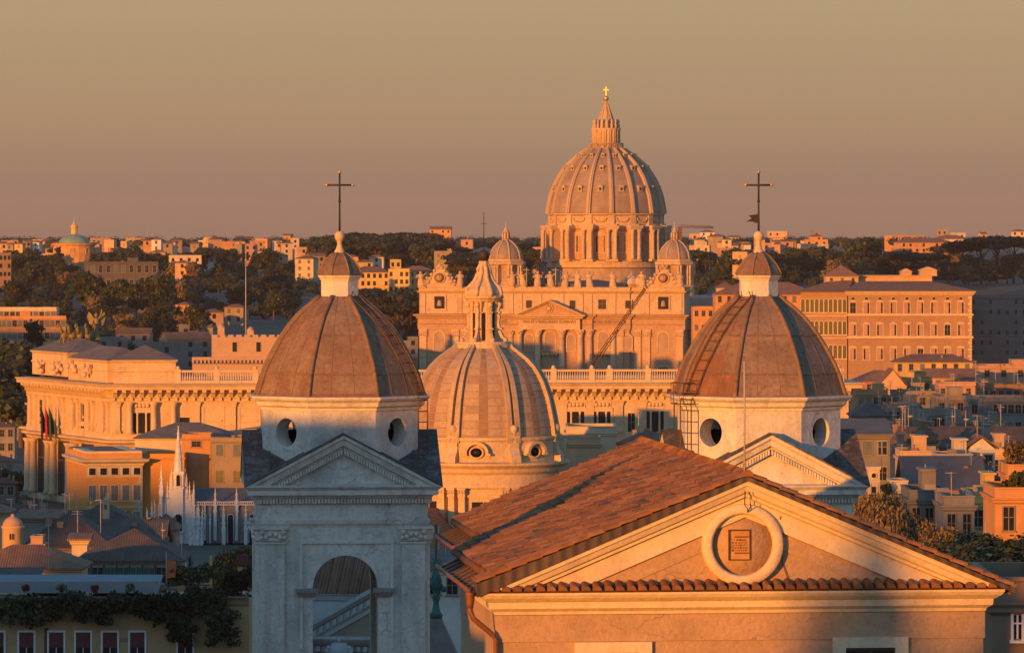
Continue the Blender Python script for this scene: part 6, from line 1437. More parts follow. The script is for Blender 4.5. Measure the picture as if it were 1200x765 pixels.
for i in range(420):
    px, Y = rgw.uniform(-30, 1230), rgw.uniform(3250, 4300); s = Y/F; x = (px-600)*s; r = rgw.uniform(4.5, 8)
    blob(wb, x, Y, CZ - (rgw.uniform(277.5, 281) - HY)*s - r*.6, r, 40)
wo = wb.build('woodland', [M['leaf'], M['leaf_dark']], fix=False); tag(wo, 'dense dark green wood covering the hillsides', 'woodland'); wo['kind'] = 'stuff'
# nearer trees below the church on the right
for px, y, Y, k, w in ((1066, 598, 330, 'brown', .55), (1048, 603, 322, 'brown', .5), (1090, 609, 300, 'brown', .6), (1115, 616, 290, 'brown', .6), (1138, 622, 300, 'broad', .7), (1127, 634, 270, 'brown', .6), (1165, 628, 262, 'broad', 1.2), (1192, 634, 250, 'broad', 1.2), (1210, 622, 275, 'broad', 1.2), (1140, 642, 245, 'broad', 1.0), (1105, 634, 250, 'broad', 1.0), (1022, 577, 270, 'brown', .42), (1036, 585, 268, 'brown', .42), (1052, 592, 264, 'brown', .42), (1008, 576, 275, 'brown', .42)):
    X = (px-600)*Y/F; zt = CZ-(y-HY)*Y/F
    tree(k, px, y, Y, near=True, wide=w, zb=max(min(ground_h(X, Y), zt-9), zt-17))
tree('broad', 287, 638, 480, near=True, wide=.55, zb=20, label='dark tree beside the left edge of the left bell tower')
tree('broad', 205, 642, 620, near=True, wide=.45, zb=14, label='dark round tree in front of the white gothic church')
tree('broad', 262, 652, 520, near=True, wide=.5, zb=18)

# ---------------------------------------------------------------- houses: far skyline
rgh = random.Random(101)
SKY_H = []
def sky_house(x0, x1, yt, Y, wall=None, roof=None, win=None, **k):
    wall = wall or rgh.choice(['cream', 'peach', 'peach', 'orange', 'rose', 'tan', 'white', 'yellow']); roof = roof or rgh.choice(['hip', 'hip', 'flat', 'flat', 'gable'])
    if Y > 2600: c0 = (x0+x1)/2; h0 = (x1-x0)*.39; x0, x1, yt = c0-h0, c0+h0, yt + 1.2
    s = Y/F; w = (x1-x0)*s
    if win is None: win = (max(1, int(w/4.2)), 3, 1.5, 1.9, 3.6)
    h = house(x0, x1, yt, Y, 'x', wall, roof, win=win, single=True, cornice=False, over=.4, group='houses on the far hills', rot=R(rgh.uniform(-22, 22)), seed=int(x0*7+Y), **k)
    SKY_H.append((h, wall, roof, (x0+x1)/2, yt)); return h
for (x0, x1, yt, Y) in ((2, 14, 284, 3100), (34, 47, 283, 3150), (48, 62, 282, 3300), (104, 124, 279, 3300), (128, 140, 291, 2750), (140, 150, 283, 3000), (146, 178, 279, 3500), (188, 204, 284, 3000), (200, 215, 280, 3300), (228, 262, 282, 3200), (238, 252, 278, 3700), (276, 300, 279, 3500), (284, 304, 286, 3000), (296, 316, 280, 3300), (320, 332, 281, 3200), (330, 342, 275, 3600), (340, 352, 279, 3300), (198, 236, 301, 2600), (205, 222, 308, 2450), (176, 196, 294, 2700), (240, 256, 293, 2750), (300, 322, 293, 2800), (318, 340, 298, 2650), (345, 368, 303, 2500), (362, 382, 300, 2550), (405, 420, 301, 2600), (52, 66, 290, 2900), (500, 532, 268, 3900), (503, 517, 275, 3500), (538, 556, 281, 3100), (497, 512, 289, 2750), (508, 530, 296, 2600), (622, 640, 290, 2700),
        (806, 822, 274, 3600), (818, 840, 271, 3900), (826, 850, 276, 3400), (838, 856, 283, 3000), (852, 868, 277, 3500), (812, 834, 288, 2900), (840, 862, 291, 2800), (862, 880, 284, 3100), (896, 926, 271, 3900), (900, 920, 279, 3300), (918, 934, 284, 3000), (866, 890, 294, 2650), (858, 876, 297, 2500), (936, 976, 286, 2950), (940, 974, 281, 3050), (946, 966, 276, 3200), (952, 962, 271, 3300), (938, 970, 291, 2850), (1040, 1090, 276, 3500), (1085, 1136, 279, 3300), (1096, 1112, 269, 3700), (1112, 1134, 273, 3600), (1045, 1128, 283, 3150), (1148, 1158, 273, 3600), (1183, 1204, 270, 3400)):
    sky_house(x0, x1, yt, Y)
for i in range(22):                              # roofs along the ridge behind
    x = rgh.choice([rgh.uniform(-5, 345), rgh.uniform(800, 940), rgh.uniform(-5, 345)]); w = rgh.uniform(6, 12); sky_house(x, x+w, rgh.uniform(278, 290), rgh.uniform(3000, 4200))
for i in range(54):                              # small houses packed along the crest
    x = rgh.uniform(-4, 360) if i < 38 else rgh.uniform(800, 945); w = rgh.uniform(9, 19); sky_house(x, x+w, rgh.uniform(278.5, 287), rgh.uniform(2850, 3230), chim=False)
# yellow convent and neighbours below the pines
for (x0, x1, yt, Y, wl_, rf, wn_) in ((408, 456, 319, 2360, 'yellow', 'hip', (7, 3, 1.5, 2.2, 3.8)), (455, 480, 317, 2350, 'yellow', 'flat', (4, 3, 1.5, 2.2, 3.8)), (457, 470, 306, 2380, 'yellow', 'flat', (2, 4, 1.4, 2.0, 3.4)), (420, 437, 307, 2400, 'yellow', 'hip', (2, 2, 1.4, 2, 3.4)), (472, 508, 317, 2370, 'yellow', 'hip', (5, 3, 1.5, 2.2, 3.8)), (378, 412, 296, 2650, 'cream', 'hip', None), (430, 452, 300, 2620, 'cream', 'hip', None), (346, 366, 290, 2850, 'peach', 'flat', None),
        (205, 222, 357, 2080, 'orange', 'hip', None), (218, 234, 366, 2060, 'cream', 'gable', None), (207, 226, 374, 2040, 'peach', 'flat', None), (290, 312, 352, 2260, 'peach', 'hip', None), (310, 334, 351, 2280, 'orange', 'flat', None), (330, 352, 350, 2250, 'cream', 'flat', None), (350, 366, 346, 2290, 'peach', 'hip', None), (240, 262, 366, 1990, 'rose', 'hip', None), (262, 286, 360, 2060, 'tan', 'hip', None),
        (-6, 13, 298, 2300, 'brown', 'flat', (4, 5, 1.3, 2, 4)), (196, 250, 398, 1700, 'grey', 'gable', None), (168, 205, 404, 1640, 'grey', 'flat', None), (212, 240, 392, 1720, 'stone', 'hip', None), (112, 150, 398, 1700, 'grey', 'flat', None), (136, 176, 391, 1760, 'stone', 'gable', None), (214, 222, 383, 1750, 'grey', 'flat', None), (236, 250, 384, 1760, 'stone', 'hip', None),
        (478, 490, 397, 1900, 'grey', 'flat', None), (462, 480, 402, 1850, 'stone', 'flat', None), (440, 466, 399, 1900, 'brown', 'flat', None)):
    sky_house(x0, x1, yt, Y, wl_, rf, wn_)
house(-30, 77, 373, 1750, 'long orange apartment house with cream top floor at the left edge', 'orange', 'flat', zb=15, depth=16, win=(17, 4, 1.5, 2.2, 4.6), wstyle='shut', rot=R(6), cat='apartment building', name='apartment_building')
house(-30, 66, 363, 1756, 'set-back cream penthouse row above the orange apartment house', 'cream', 'flat', zb=20, depth=10, win=(14, 1, 1.6, 2.0, 4), cat='penthouse', name='penthouse', chim=True)
house(104, 186, 309, 2140, 'shaded pale palazzo with rows of tall windows among the hillside trees', 'shade_stone', 'flat', depth=14, win=(9, 3, 1.6, 3.2, 6.5), rot=R(14), name='hillside_palazzo')
# green domed church on the skyline
q = 2700/F; gc = thing('copper_domed_church', 'round church with a low green copper dome on the left skyline', 'church', ((87-600)*q, 2700, ground_h((87-600)*q, 2700)-1)); Gz = lambda y: CZ-(y-HY)*q - gc.location.z
b = MB(); b.lathe([(24*q, 0), (24*q, Gz(288)), (26*q, Gz(287)), (26*q, Gz(285.5)), (20*q, Gz(285))], 20, sm=False); b.build('drum', M['h_orange'], gc)
b = MB(); b.lathe([(18.5*q, Gz(287)), (18*q, Gz(283)), (15.5*q, Gz(279.5)), (11*q, Gz(276.5)), (5*q, Gz(274.8)), (4*q, Gz(274.5))], 24); b.build('dome', M['copper_green'], gc)
b = MB(); b.lathe([(3.8*q, Gz(275)), (3.6*q, Gz(267)), (4.6*q, Gz(266)), (3.6*q, Gz(264)), (1.6*q, Gz(262)), (.5*q, Gz(259)), (.2*q, Gz(256))], 10, sm=False); b.build('lantern', M['h_yellow'], gc)
for k in range(8): p = oct_pt(24*q, Gz(297), k); inst('window', arch_window(2.0, 3.2, 'trav'), gc, p, k*PI/4)
# flat stadium-like roof, radio masts
for px, y, Y, lb in ((173, 266, 3800, 'thin radio mast on the far left skyline'), (1062, 270, 3600, 'thin mast on the right skyline above the long building')):
    s = Y/F; x = (px-600)*s; z0 = ground_h(x, Y); t_ = thing('radio_mast', lb, 'mast', (x, Y, z0)); b = MB(); b.tube([(0, 0, 0), (0, 0, CZ-(y-HY)*s-z0)], .35, 5, r2=.15); b.build('pole', M['lamp_metal'], t_)
# ---------------------------------------------------------------- labels for the many far houses and trees
MARKS = [(20, 'at the left edge'), (87, 'by the green copper dome'), (145, 'above the shaded palazzo'), (225, 'left of the tall castle flagpole'), (290, 'behind the castle flagpole'), (345, 'left of the left bell tower lantern'), (397, 'behind the left bell tower lantern'), (455, 'right of the left bell tower lantern'), (515, 'above the basilica clock'), (570, 'left of the great dome'), (640, 'beside the great dome'), (800, 'right of the great dome'), (850, 'left of the weather vane'), (905, 'right of the weather vane'), (955, 'above the loggia wing'), (1040, 'above the pyramid-roofed palace tower'), (1100, 'above the papal palace'), (1160, 'right of the papal palace'), (1200, 'at the right edge')]
ORD = ['leftmost', 'second from the left', 'third from the left', 'fourth from the left', 'fifth from the left', 'sixth from the left', 'seventh from the left', 'eighth from the left', 'ninth from the left', 'tenth from the left', 'eleventh from the left', 'twelfth from the left', 'thirteenth from the left', 'fourteenth from the left', 'fifteenth from the left', 'sixteenth from the left', 'seventeenth from the left']
def mark(px): return min(MARKS, key=lambda m_: abs(m_[0]-px))[1]
grp = {}
for h, wall, roof, px, y in SKY_H:
    d = f"{ {'tan': 'tan', 'stone': 'pale stone'}.get(wall, wall)} {dict(hip='hip-roofed', flat='flat-roofed', gable='gable-roofed')[roof]} house {mark(px)}"
    grp.setdefault(d, []).append((px, y, h))
for d, L in grp.items():
    L.sort(key=lambda t: t[0])
    for i, (px, y, h) in enumerate(L): h['label'] = d if len(L) == 1 else f"{d}, {ORD[min(i, 16)]}"
grp = {}
for r_, kind, px, Y, hgt, lb in TREES:
    if lb: del r_['group']; continue
    z = 'lower ' if Y < 2000 else '' if Y < 2500 else 'upper '
    if Y < 700: d = f"{KINDN[kind][1]} below the near roof on the right" if px > 700 else f"{KINDN[kind][1]} left of the left bell tower"
    else: d = f"{z}{KINDN[kind][1]} {mark(px)}"
    r_['group'] = 'trees near the church' if Y < 700 else 'trees on the far hills'
    grp.setdefault(d, []).append((px, r_))
for d, L in grp.items():
    L.sort(key=lambda t: t[0])
    for i, (px, r_) in enumerate(L): r_['label'] = d if len(L) == 1 else f"{d}, {ORD[i] if i < 15 else 'rightmost'}"
# ---------------------------------------------------------------- roofs of the lower town on the right
G_R = 'houses of the lower town on the right'
def rh(*a, **k): return house(*a, group=G_R, **k)
rh(1000, 1062, 447, 1500, 'long orange sunlit house with hipped tile roof under the papal palace', 'orange', 'hip', rh=3.5, depth=14, win=(5, 2, 1.3, 2.2, 5), zb=4)
rh(1048, 1140, 424, 1740, 'long yellow house with low tiled roof against the papal palace wall', 'yellow', 'hip', rh=2.8, depth=14, win=(7, 2, 1.4, 2.6, 6), zb=4)
rh(1085, 1143, 443, 1560, 'peach house with dark tiled roof below the long yellow house', 'peach', 'gable', rh=3, depth=12, win=(6, 1, 1.3, 2.0, 5), zb=4)
rh(1147, 1225, 431, 1600, 'big rose sunlit block at the right edge below the dark apartment block', 'rose', 'flat', depth=20, win=(4, 1, 1.6, 2.2, 5), zb=4)
rh(1128, 1150, 439, 1580, 'small peach house left of the big rose block', 'peach', 'flat', depth=10, zb=4)
rh(1005, 1040, 462, 1250, 'orange house with curved front catching the sun beside the right bell tower', 'orange', 'flat', depth=14, win=(4, 2, 1.2, 1.8, 4), zb=4)
rh(1030, 1062, 452, 1400, 'peach gable-ended house left of a dark roof', 'peach', 'front', rh=5, depth=14, win=(2, 1, 1.2, 1.8, 4), zb=4)
rh(1058, 1092, 446, 1420, 'orange flat-topped house in the middle of the sunlit row', 'orange', 'flat', depth=14, win=(3, 1, 1.2, 1.8, 4), zb=4)
rh(1100, 1150, 452, 1380, 'terracotta house with planted roof terrace in the sunlit row', 'rose', 'flat', depth=12, win=(5, 1, 1.2, 1.8, 4), zb=4)
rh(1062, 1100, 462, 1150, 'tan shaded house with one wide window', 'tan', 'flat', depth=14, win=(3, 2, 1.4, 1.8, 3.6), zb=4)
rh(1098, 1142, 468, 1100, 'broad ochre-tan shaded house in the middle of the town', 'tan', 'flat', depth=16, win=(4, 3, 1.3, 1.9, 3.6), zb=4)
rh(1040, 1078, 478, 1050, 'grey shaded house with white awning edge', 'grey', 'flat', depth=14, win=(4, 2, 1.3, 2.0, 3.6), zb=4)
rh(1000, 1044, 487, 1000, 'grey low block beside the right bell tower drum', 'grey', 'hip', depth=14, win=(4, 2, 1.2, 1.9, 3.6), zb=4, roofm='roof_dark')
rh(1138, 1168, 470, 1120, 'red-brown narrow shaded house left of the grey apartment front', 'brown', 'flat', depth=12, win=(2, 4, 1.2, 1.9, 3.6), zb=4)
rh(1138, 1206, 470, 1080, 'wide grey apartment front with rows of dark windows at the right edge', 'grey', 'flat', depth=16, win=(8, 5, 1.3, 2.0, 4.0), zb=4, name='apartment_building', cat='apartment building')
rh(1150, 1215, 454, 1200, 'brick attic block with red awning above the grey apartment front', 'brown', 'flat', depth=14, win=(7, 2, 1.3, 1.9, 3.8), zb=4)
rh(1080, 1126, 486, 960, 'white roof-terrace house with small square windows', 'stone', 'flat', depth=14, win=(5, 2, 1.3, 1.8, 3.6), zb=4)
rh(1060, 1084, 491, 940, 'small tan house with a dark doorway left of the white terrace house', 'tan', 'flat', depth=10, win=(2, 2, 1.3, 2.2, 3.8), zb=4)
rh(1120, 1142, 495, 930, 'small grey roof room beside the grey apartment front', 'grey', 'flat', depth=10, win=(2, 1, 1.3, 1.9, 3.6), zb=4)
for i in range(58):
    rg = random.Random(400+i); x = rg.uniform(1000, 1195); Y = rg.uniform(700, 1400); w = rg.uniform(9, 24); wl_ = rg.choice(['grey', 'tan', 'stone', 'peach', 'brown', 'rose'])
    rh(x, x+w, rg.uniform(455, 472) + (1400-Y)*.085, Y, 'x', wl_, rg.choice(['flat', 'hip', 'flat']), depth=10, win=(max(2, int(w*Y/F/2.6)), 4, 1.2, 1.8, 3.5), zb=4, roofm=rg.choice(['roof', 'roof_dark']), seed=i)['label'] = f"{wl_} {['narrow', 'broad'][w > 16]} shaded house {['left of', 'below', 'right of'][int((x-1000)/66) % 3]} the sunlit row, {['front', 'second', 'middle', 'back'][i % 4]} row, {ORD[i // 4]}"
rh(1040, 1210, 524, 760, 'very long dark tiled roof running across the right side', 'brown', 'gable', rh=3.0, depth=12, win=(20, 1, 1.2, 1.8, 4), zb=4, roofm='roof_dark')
rh(990, 1043, 510, 620, 'grey house with pale sunlit roof edge right of the bell tower drum', 'grey', 'shed', rh=1.6, depth=12, win=(3, 2, 1.1, 1.7, 3.4), zb=4, roofm='roof_flat')
rh(1055, 1098, 536, 600, 'plain peach sunlit terrace wall below the long dark roof', 'peach', 'flat', depth=8, zb=4)
rh(1098, 1140, 540, 590, 'low cream terrace house with roof pots catching the sun', 'cream', 'flat', depth=8, zb=4, win=(4, 1, 1.0, 1.6, 4))
rh(1134, 1166, 526, 610, 'white gabled dormer house brightly lit below the long dark roof', 'white', 'front', rh=1.6, depth=7, zb=4, win=(2, 1, 1.0, 1.8, 4))
rh(1160, 1192, 532, 640, 'peach roof room with chimney right of the white gabled house', 'peach', 'flat', depth=8, zb=4, win=(3, 1, 1.0, 1.6, 4))
ms = rh(1063, 1152, 574, 520, 'dark mansard roofed house with a blue skylight', 'grey', 'gable', rh=3.4, depth=11, zb=4, roofm='roof_grey', win=(7, 2, 1.0, 1.9, 3.4))
b = MB(); z = CZ-(566-HY)*520/F - ms.location.z; b.prism([(.1, 1.25, z-.55), (2.5, 1.25, z-.55), (2.9, 2.9, z+.62), (.5, 2.9, z+.62)], (0, -.12, .2)); b.build('skylight', M['sky_glass'], ms)
rh(1044, 1064, 573, 470, 'small cream sunlit rooftop box among pale shrubs', 'cream', 'flat', depth=5, zb=10, win=(1, 1, 1.3, 1.2, 3), chim=False)
rh(1066, 1112, 585, 440, 'grey house with tall narrow windows below the skylight', 'grey', 'flat', depth=10, zb=8, win=(3, 2, .7, 2.2, 3.4))
rh(1106, 1142, 592, 430, 'grey house with slatted front beside the tall-windowed house', 'stone', 'flat', depth=10, zb=8, win=(2, 2, .7, 1.9, 3.2))
rh(1138, 1170, 588, 460, 'yellow-tan shaded house with small window left of the orange house', 'yellow', 'flat', depth=10, zb=8, win=(2, 1, 1.2, 1.6, 3.4))
rh(1130, 1172, 560, 540, 'grey stepped house behind the yellow-tan house', 'grey', 'hip', depth=10, zb=6, roofm='roof_dark', win=(4, 2, 1.0, 1.6, 3.4))
oh = rh(1166, 1230, 583, 400, 'bright orange house with bracketed cornice at the right edge', 'orange', 'flat', depth=10, zb=12, win=(2, 1, .9, 2.0, 4), chim=False)
rh(1181, 1230, 556, 406, 'orange set-back top storey above the bright orange house', 'orange', 'flat', depth=6, zb=36, chim=False)
# round-windowed sunlit turret right of the right tower roof
q = 430/F; tt = thing('clock_turret', 'narrow sunlit turret with round window just right of the right bell tower roof', 'turret', ((1024-600)*q, 430, 12)); Tz = lambda y: CZ-(y-HY)*q-12
b = MB(); b.box(-7*q, 7*q, 0, 1.6, 0, Tz(548)); b.box(-8.2*q, 8.2*q, -.12, 1.7, Tz(550), Tz(546.5)); b.box(-5*q, -3.4*q, -.08, 0, Tz(600), Tz(566)); b.box(3.4*q, 5*q, -.08, 0, Tz(600), Tz(566)); b.build('wall', M['h_cream'], tt)
b = MB(T=Matrix.Translation((0, 0, Tz(557))) @ Matrix.Rotation(PI/2, 4, 'X')); b.lathe([(3.6*q, -.02), (3.6*q, .1), (2.6*q, .1), (2.6*q, .0)], 20, cap=False); b.lathe([(2.6*q, .02), (.01, .021)], 20, mi=1); b.build('round_window', [M['h_cream'], M['glass']], tt)
b = MB(); b.box(-2.5*q, 2.5*q, -.04, .02, Tz(586), Tz(570)); b.build('window', M['glass'], tt)
dk = rh(1162, 1235, 704, 175, 'dark building top with rounded cornice at the lower right corner', 'brown', 'flat', depth=8, zb=44, chim=False, extras=False)
for x in (-.2, .55): inst('window', wmesh(.35, 1.0), dk, (x, 0, CZ-(748-HY)*175/F-44))
def antenna(px, y0, y1, Y, lb, arms=3):
    s = Y/F; t_ = thing('rooftop_antenna', lb, 'antenna', ((px-600)*s, Y, CZ-(y1-HY)*s), 0); h = (y1-y0)*s; b = MB(); b.tube([(0, 0, 0), (0, 0, h)], .035*Y/400, 5)
    for i in range(arms): b.tube([(-.7, 0, h*(.97-i*.09)), (.7, 0, h*(.97-i*.09))], .016*Y/400, 4)
    b.build('pole', M['lamp_metal'], t_)
antenna(1155, 610, 664, 300, 'pale lit pole rising from the dark trees on the right', 0)
for i, (px, y0, y1, Y) in enumerate(((1046, 512, 535, 640), (1057, 520, 550, 600), (1098, 536, 562, 590), (1153, 445, 470, 1080), (1176, 512, 540, 640), (1182, 510, 530, 700), (1033, 517, 545, 560), (1110, 520, 540, 640), (1066, 455, 478, 1050), (1090, 468, 488, 950))):
    antenna(px, y0, y1, Y, ['thin rooftop antenna right of the bell tower', 'rooftop aerial left of the peach terrace wall', 'rooftop aerial beside the cream terrace house', 'tall aerial on the grey apartment front', 'aerial beside the roof room at the right', 'aerial on the long dark roof near the right edge', 'aerial beside the slate roof of the right tower', 'aerial on the middle of the long dark roof', 'aerial on the shaded tan house', 'aerial above the white terrace house'][i])
def shrub(name, label, px, y, Y, w, h, n=900, mats=('leaf', 'leaf_light', 'leaf_dark'), seed=1, cat='shrub', group=None, size=.22, d=1.0):
    s = Y/F; rg = random.Random(seed); W, H = w*s, h*s; L = []
    for i in range(max(5, int(w*h/45))): L.append((rg.uniform(-.46, .46)*W, rg.uniform(-.5, .5)*d, (.12 + .76*rg.random()**.7)*H, min(W*.3, s*rg.uniform(4, 9)), d*rg.uniform(.3, .6), min(H*.4, s*rg.uniform(3.5, 8))))
    o = inst(name, crown(L, n, size, seed, mats, core=.35), None, ((px-600)*s, Y, CZ-(y+h/2-HY)*s)); tag(o, label, cat, group); return o
shrub('roof_shrub', 'bushy roof garden on the bright orange house at the right edge', 1195, 566, 401, 34, 22, seed=3, size=.3)
shrub('roof_shrub', 'rust-tinged roof garden bush near the right edge below the long dark roof', 1193, 530, 410, 26, 24, seed=4, mats=('leaf_brown', 'leaf'), size=.3)
shrub('roof_shrub', 'small potted bush beside the cream rooftop box', 1040, 578, 469, 12, 20, n=400, seed=5)
for i, (x, y) in enumerate(((1108, 545), (1118, 543), (1127, 546), (1150, 548), (1160, 546), (1072, 556), (1084, 554))):
    shrub('roof_shrub', f"little pot plant on the sunlit terraces, {ORD[i]}", x, y, 588, 8, 8, n=160, seed=20+i, mats=('leaf_silver', 'leaf'), group='pot plants on the terraces', size=.25, d=.5)
# sculpted stone box and side buildings beside the domed church
rh(664, 722, 507, 640, 'flat-topped sunlit stone block right of the ribbed dome', 'cream', 'flat', depth=10, zb=6, chim=False)
rh(656, 704, 520, 628, 'lower stone block in front of the flat-topped block', 'peach', 'flat', depth=8, zb=6, chim=False)
rh(724, 800, 519, 660, 'small tiled house between the ribbed dome and the right bell tower', 'rose', 'hip', rh=1.5, depth=8, zb=6, chim=True)
rh(500, 560, 668, 470, 'white low house with curved roof edge behind the obelisk', 'white', 'shed', rh=1.2, depth=9, zb=10, win=(3, 1, 1.0, 1.6, 4), roofm='roof_flat')
rh(395, 470, 500, 900, 'apartment house hidden between the left bell tower and the palace', 'tan', 'flat', depth=14, zb=4)
sq_ = house(360, 470, 478, 1020, 'block added behind the left bell tower dome to shade the palace', 'tan', 'flat', depth=14, zb=4, win=(8, 5, 1.3, 2, 4), group=G_R)  # hidden block added to cast shade on the palace front

# ---------------------------------------------------------------- roofs of the lower town on the left
G_L = 'houses of the lower town on the left'
def lh(*a, **k): return house(*a, group=G_L, **k)
q = 540/F; tu = thing('round_turret', 'round sunlit turret with small dome and twin window at the left edge', 'turret', ((15-600)*q, 540, 14)); Tz = lambda y: CZ-(y-HY)*q-14
b = MB(); b.lathe([(12.5*q, 0), (12.5*q, Tz(619)), (13.6*q, Tz(618)), (13.6*q, Tz(616)), (12*q, Tz(615.5))], 28); b.build('wall', M['h_peach'], tu)
b = MB(); b.lathe([(12.3*q, Tz(616.5)), (11.4*q, Tz(612)), (9*q, Tz(608.5)), (5.5*q, Tz(606)), (2.4*q, Tz(605.2)), (2.2*q, Tz(603.5)), (1.2*q, Tz(602))], 24); b.build('dome', M['h_rose'], tu)
b = MB(); 
for x in (-2.4*q, .6*q): b.box(x, x+2.0*q, -12.9*q, -12.2*q, Tz(631), Tz(624.5), 1)
b.box(-2.9*q, 3.1*q, -12.75*q, -12*q, Tz(631.8), Tz(623.7)); b.build('twin_window', [M['h_tan'], M['glass']], tu)
lh(-40, 94, 665, 500, 'low house with sunlit eaves around the round turret', 'peach', 'hip', rh=2.2, depth=9, zb=10, win=(9, 1, .8, 1.2, 3))
lh(-20, 8, 600, 640, 'tan house with tile eaves behind the round turret', 'peach', 'hip', rh=1.0, depth=8, zb=6)
lh(28, 128, 640, 560, 'large house with dark hipped roof right of the round turret', 'stone', 'hip', rh=4.0, depth=13, zb=8, roofm='roof_dark', win=(6, 2, 1.0, 1.6, 3))
lh(78, 156, 617, 640, 'tall dark roofed house with chimneys below the ochre palazzo', 'grey', 'hip', rh=3.2, depth=13, zb=6, roofm='roof_dark', win=(5, 2, 1.0, 1.6, 3))
lh(92, 212, 656, 520, 'long pale house with dark green shuttered doors under a broad dark roof', 'stone', 'hip', rh=3.2, depth=12, zb=10, roofm='roof_dark', win=(8, 1, 1.3, 2.1, 3.4), wstyle='shut', sh='green_cloth')
lh(120, 190, 641, 570, 'dark roofed house with small dormers behind the green shuttered house', 'grey', 'gable', rh=3.0, depth=10, zb=8, roofm='roof_dark', win=(4, 1, 1.0, 1.6, 3))
lh(84, 102, 633, 535, 'small sunlit dormer box on the dark roofs', 'cream', 'shed', rh=.5, depth=3, zb=33.5, roofm='roof', win=(2, 1, .5, .8, 3), chim=False)
lh(36, 50, 637, 520, 'little sunlit roof cabin beside the round turret', 'rose', 'flat', depth=3, zb=33.5, chim=False)
lh(20, 66, 608, 700, 'white gutter-edged low house behind the dark roofs', 'stone', 'shed', rh=.8, depth=8, zb=6)
lh(-30, 40, 680, 470, 'low shed roof at the left edge in front of the turret house', 'tan', 'shed', rh=.8, depth=5, zb=14, roofm='roof_dark', chim=False)
for i in range(16):
    rg = random.Random(600+i); x = rg.uniform(-10, 190); Y = rg.uniform(680, 1000); w = rg.uniform(18, 40)
    wl_ = rg.choice(['grey', 'stone', 'tan', 'brown', 'rose']); rf = rg.choice(['hip', 'gable', 'hip'])
    if 160 < x+w and Y > 960: continue
    lh(x, x+w, rg.uniform(618, 632) - (Y-680)*.03, Y, f"{wl_} {['narrow', 'wide'][w > 28]} {rf}-roofed house left of the gothic church, {ORD[i % 15]}", wl_, rf, rh=2.5, depth=10, zb=4, roofm=rg.choice(['roof_dark', 'roof']), win=(max(2, int(w*Y/F/3)), 3, 1.1, 1.8, 3.4), seed=i)
for i, (x0, x1, y, Y) in enumerate(((-10, 22, 470, 1500), (-12, 17, 500, 1350), (-14, 16, 540, 1250), (-16, 18, 566, 1150), (-5, 40, 597, 1050))):
    lh(x0, x1, y, Y, ['grey', 'stone', 'tan', 'grey', 'stone'][i] + ' shaded house at the left edge ' + ['far behind the palace corner', 'behind the palace corner', 'beside the palace corner', 'below the palace corner', 'in front of the palace corner'][i], ['grey', 'stone', 'tan', 'grey', 'stone'][i], 'hip', zb=4, roofm='roof_dark', win=(3, 3, 1.3, 2, 4))
q = 640/F; bg = thing('bell_gable', 'tiny sunlit bell gable rising over the dark roofs', 'bell gable', ((124-600)*q, 640, 33)); Tz = lambda y: CZ-(y-HY)*q-33
b = MB(); b.arch(-4*q, 4*q, Tz(604)-4, Tz(587), 0, 1.6*q, Tz(592), -.4, .4, zb=Tz(597)); b.lathe([(4.4*q, Tz(587)), (3.2*q, Tz(585.5)), (1.2*q, Tz(583)), (.5*q, Tz(581.5))], 8); b.build('wall', M['h_peach'], bg)
for i, (px, y0, y1, Y, lb) in enumerate(((57, 614, 682, 430, 'thick pale pole in front of the left roofs'), (91, 598, 630, 560, 'thin aerial on the dark roof left of centre'), (213, 628, 660, 500, 'thin aerial beside the round dark tree'), (77, 598, 612, 640, 'short chimney aerial by the ochre palazzo'))): antenna(px, y0, y1, Y, lb, 0 if i == 0 else 2)
# ---------------------------------------------------------------- terrace house in the lower left corner
q = 420/F; th = thing('terrace_house', 'ochre house with red-brown blinds and an overgrown roof terrace in the lower left corner', 'house', (0, 420, 10)); Tx = lambda x: (x-600)*q; Tz = lambda y: CZ-(y-HY)*q-10
b = MB(); b.box(Tx(-40), Tx(292), 0, 12, 0, Tz(704)); b.build('wall', M['terrace'], th)
b = MB(); b.box(Tx(-40), Tx(292), -.25, .0, Tz(708), Tz(700)); b.box(Tx(-40), Tx(292), -.5, 0, Tz(700), Tz(698.5)); b.build('parapet', M['h_brown'], th)
wr = wmesh(1.3, 2.5, 'roller', 'white_frame', 'shutter_red')
for x in (-4, 31, 66, 97.5, 129, 161, 217): inst('window', wr, th, (Tx(x), 0, Tz(773)))
b = MB(); b.box(Tx(52), Tx(57), -.06, 0, Tz(775), Tz(735)); b.build('downpipe', M['shutter_red'], th)
b = MB(); b.box(Tx(141), Tx(150), -.04, 0, Tz(752), Tz(747)); b.build('vent', M['h_brown'], th)
b = MB(); b.box(Tx(-40), Tx(186), 3, 7.5, Tz(697), Tz(692.5)); b.box(Tx(-40), Tx(186), 2.2, 8, Tz(692), Tz(690.5)); b.build('roof_room', M['h_brown'], th)
aw = thing('awning', 'long grey awning roof over the terrace in the lower left corner', 'awning', (Tx(70), 423, Tz(692)+10)); W2 = 115*q
b = MB(); b.prism([(-W2, -1.5, -.05), (-W2, -1.7, .15), (-W2, 3.5, 1.0), (-W2, 3.5, .85)], (2*W2, 0, 0)); b.box(-W2, W2, -1.72, -1.62, -.3, .75); b.build('cloth', M['awning'], aw)
b = MB()
for x in (-.9, -.3, .3, .9): b.tube([(x*W2, -1.3, -1.2), (x*W2, -1.3, 0)], .06, 6)
b.build('frame', M['lamp_metal'], aw)
GT = 'plants on the overgrown terrace'
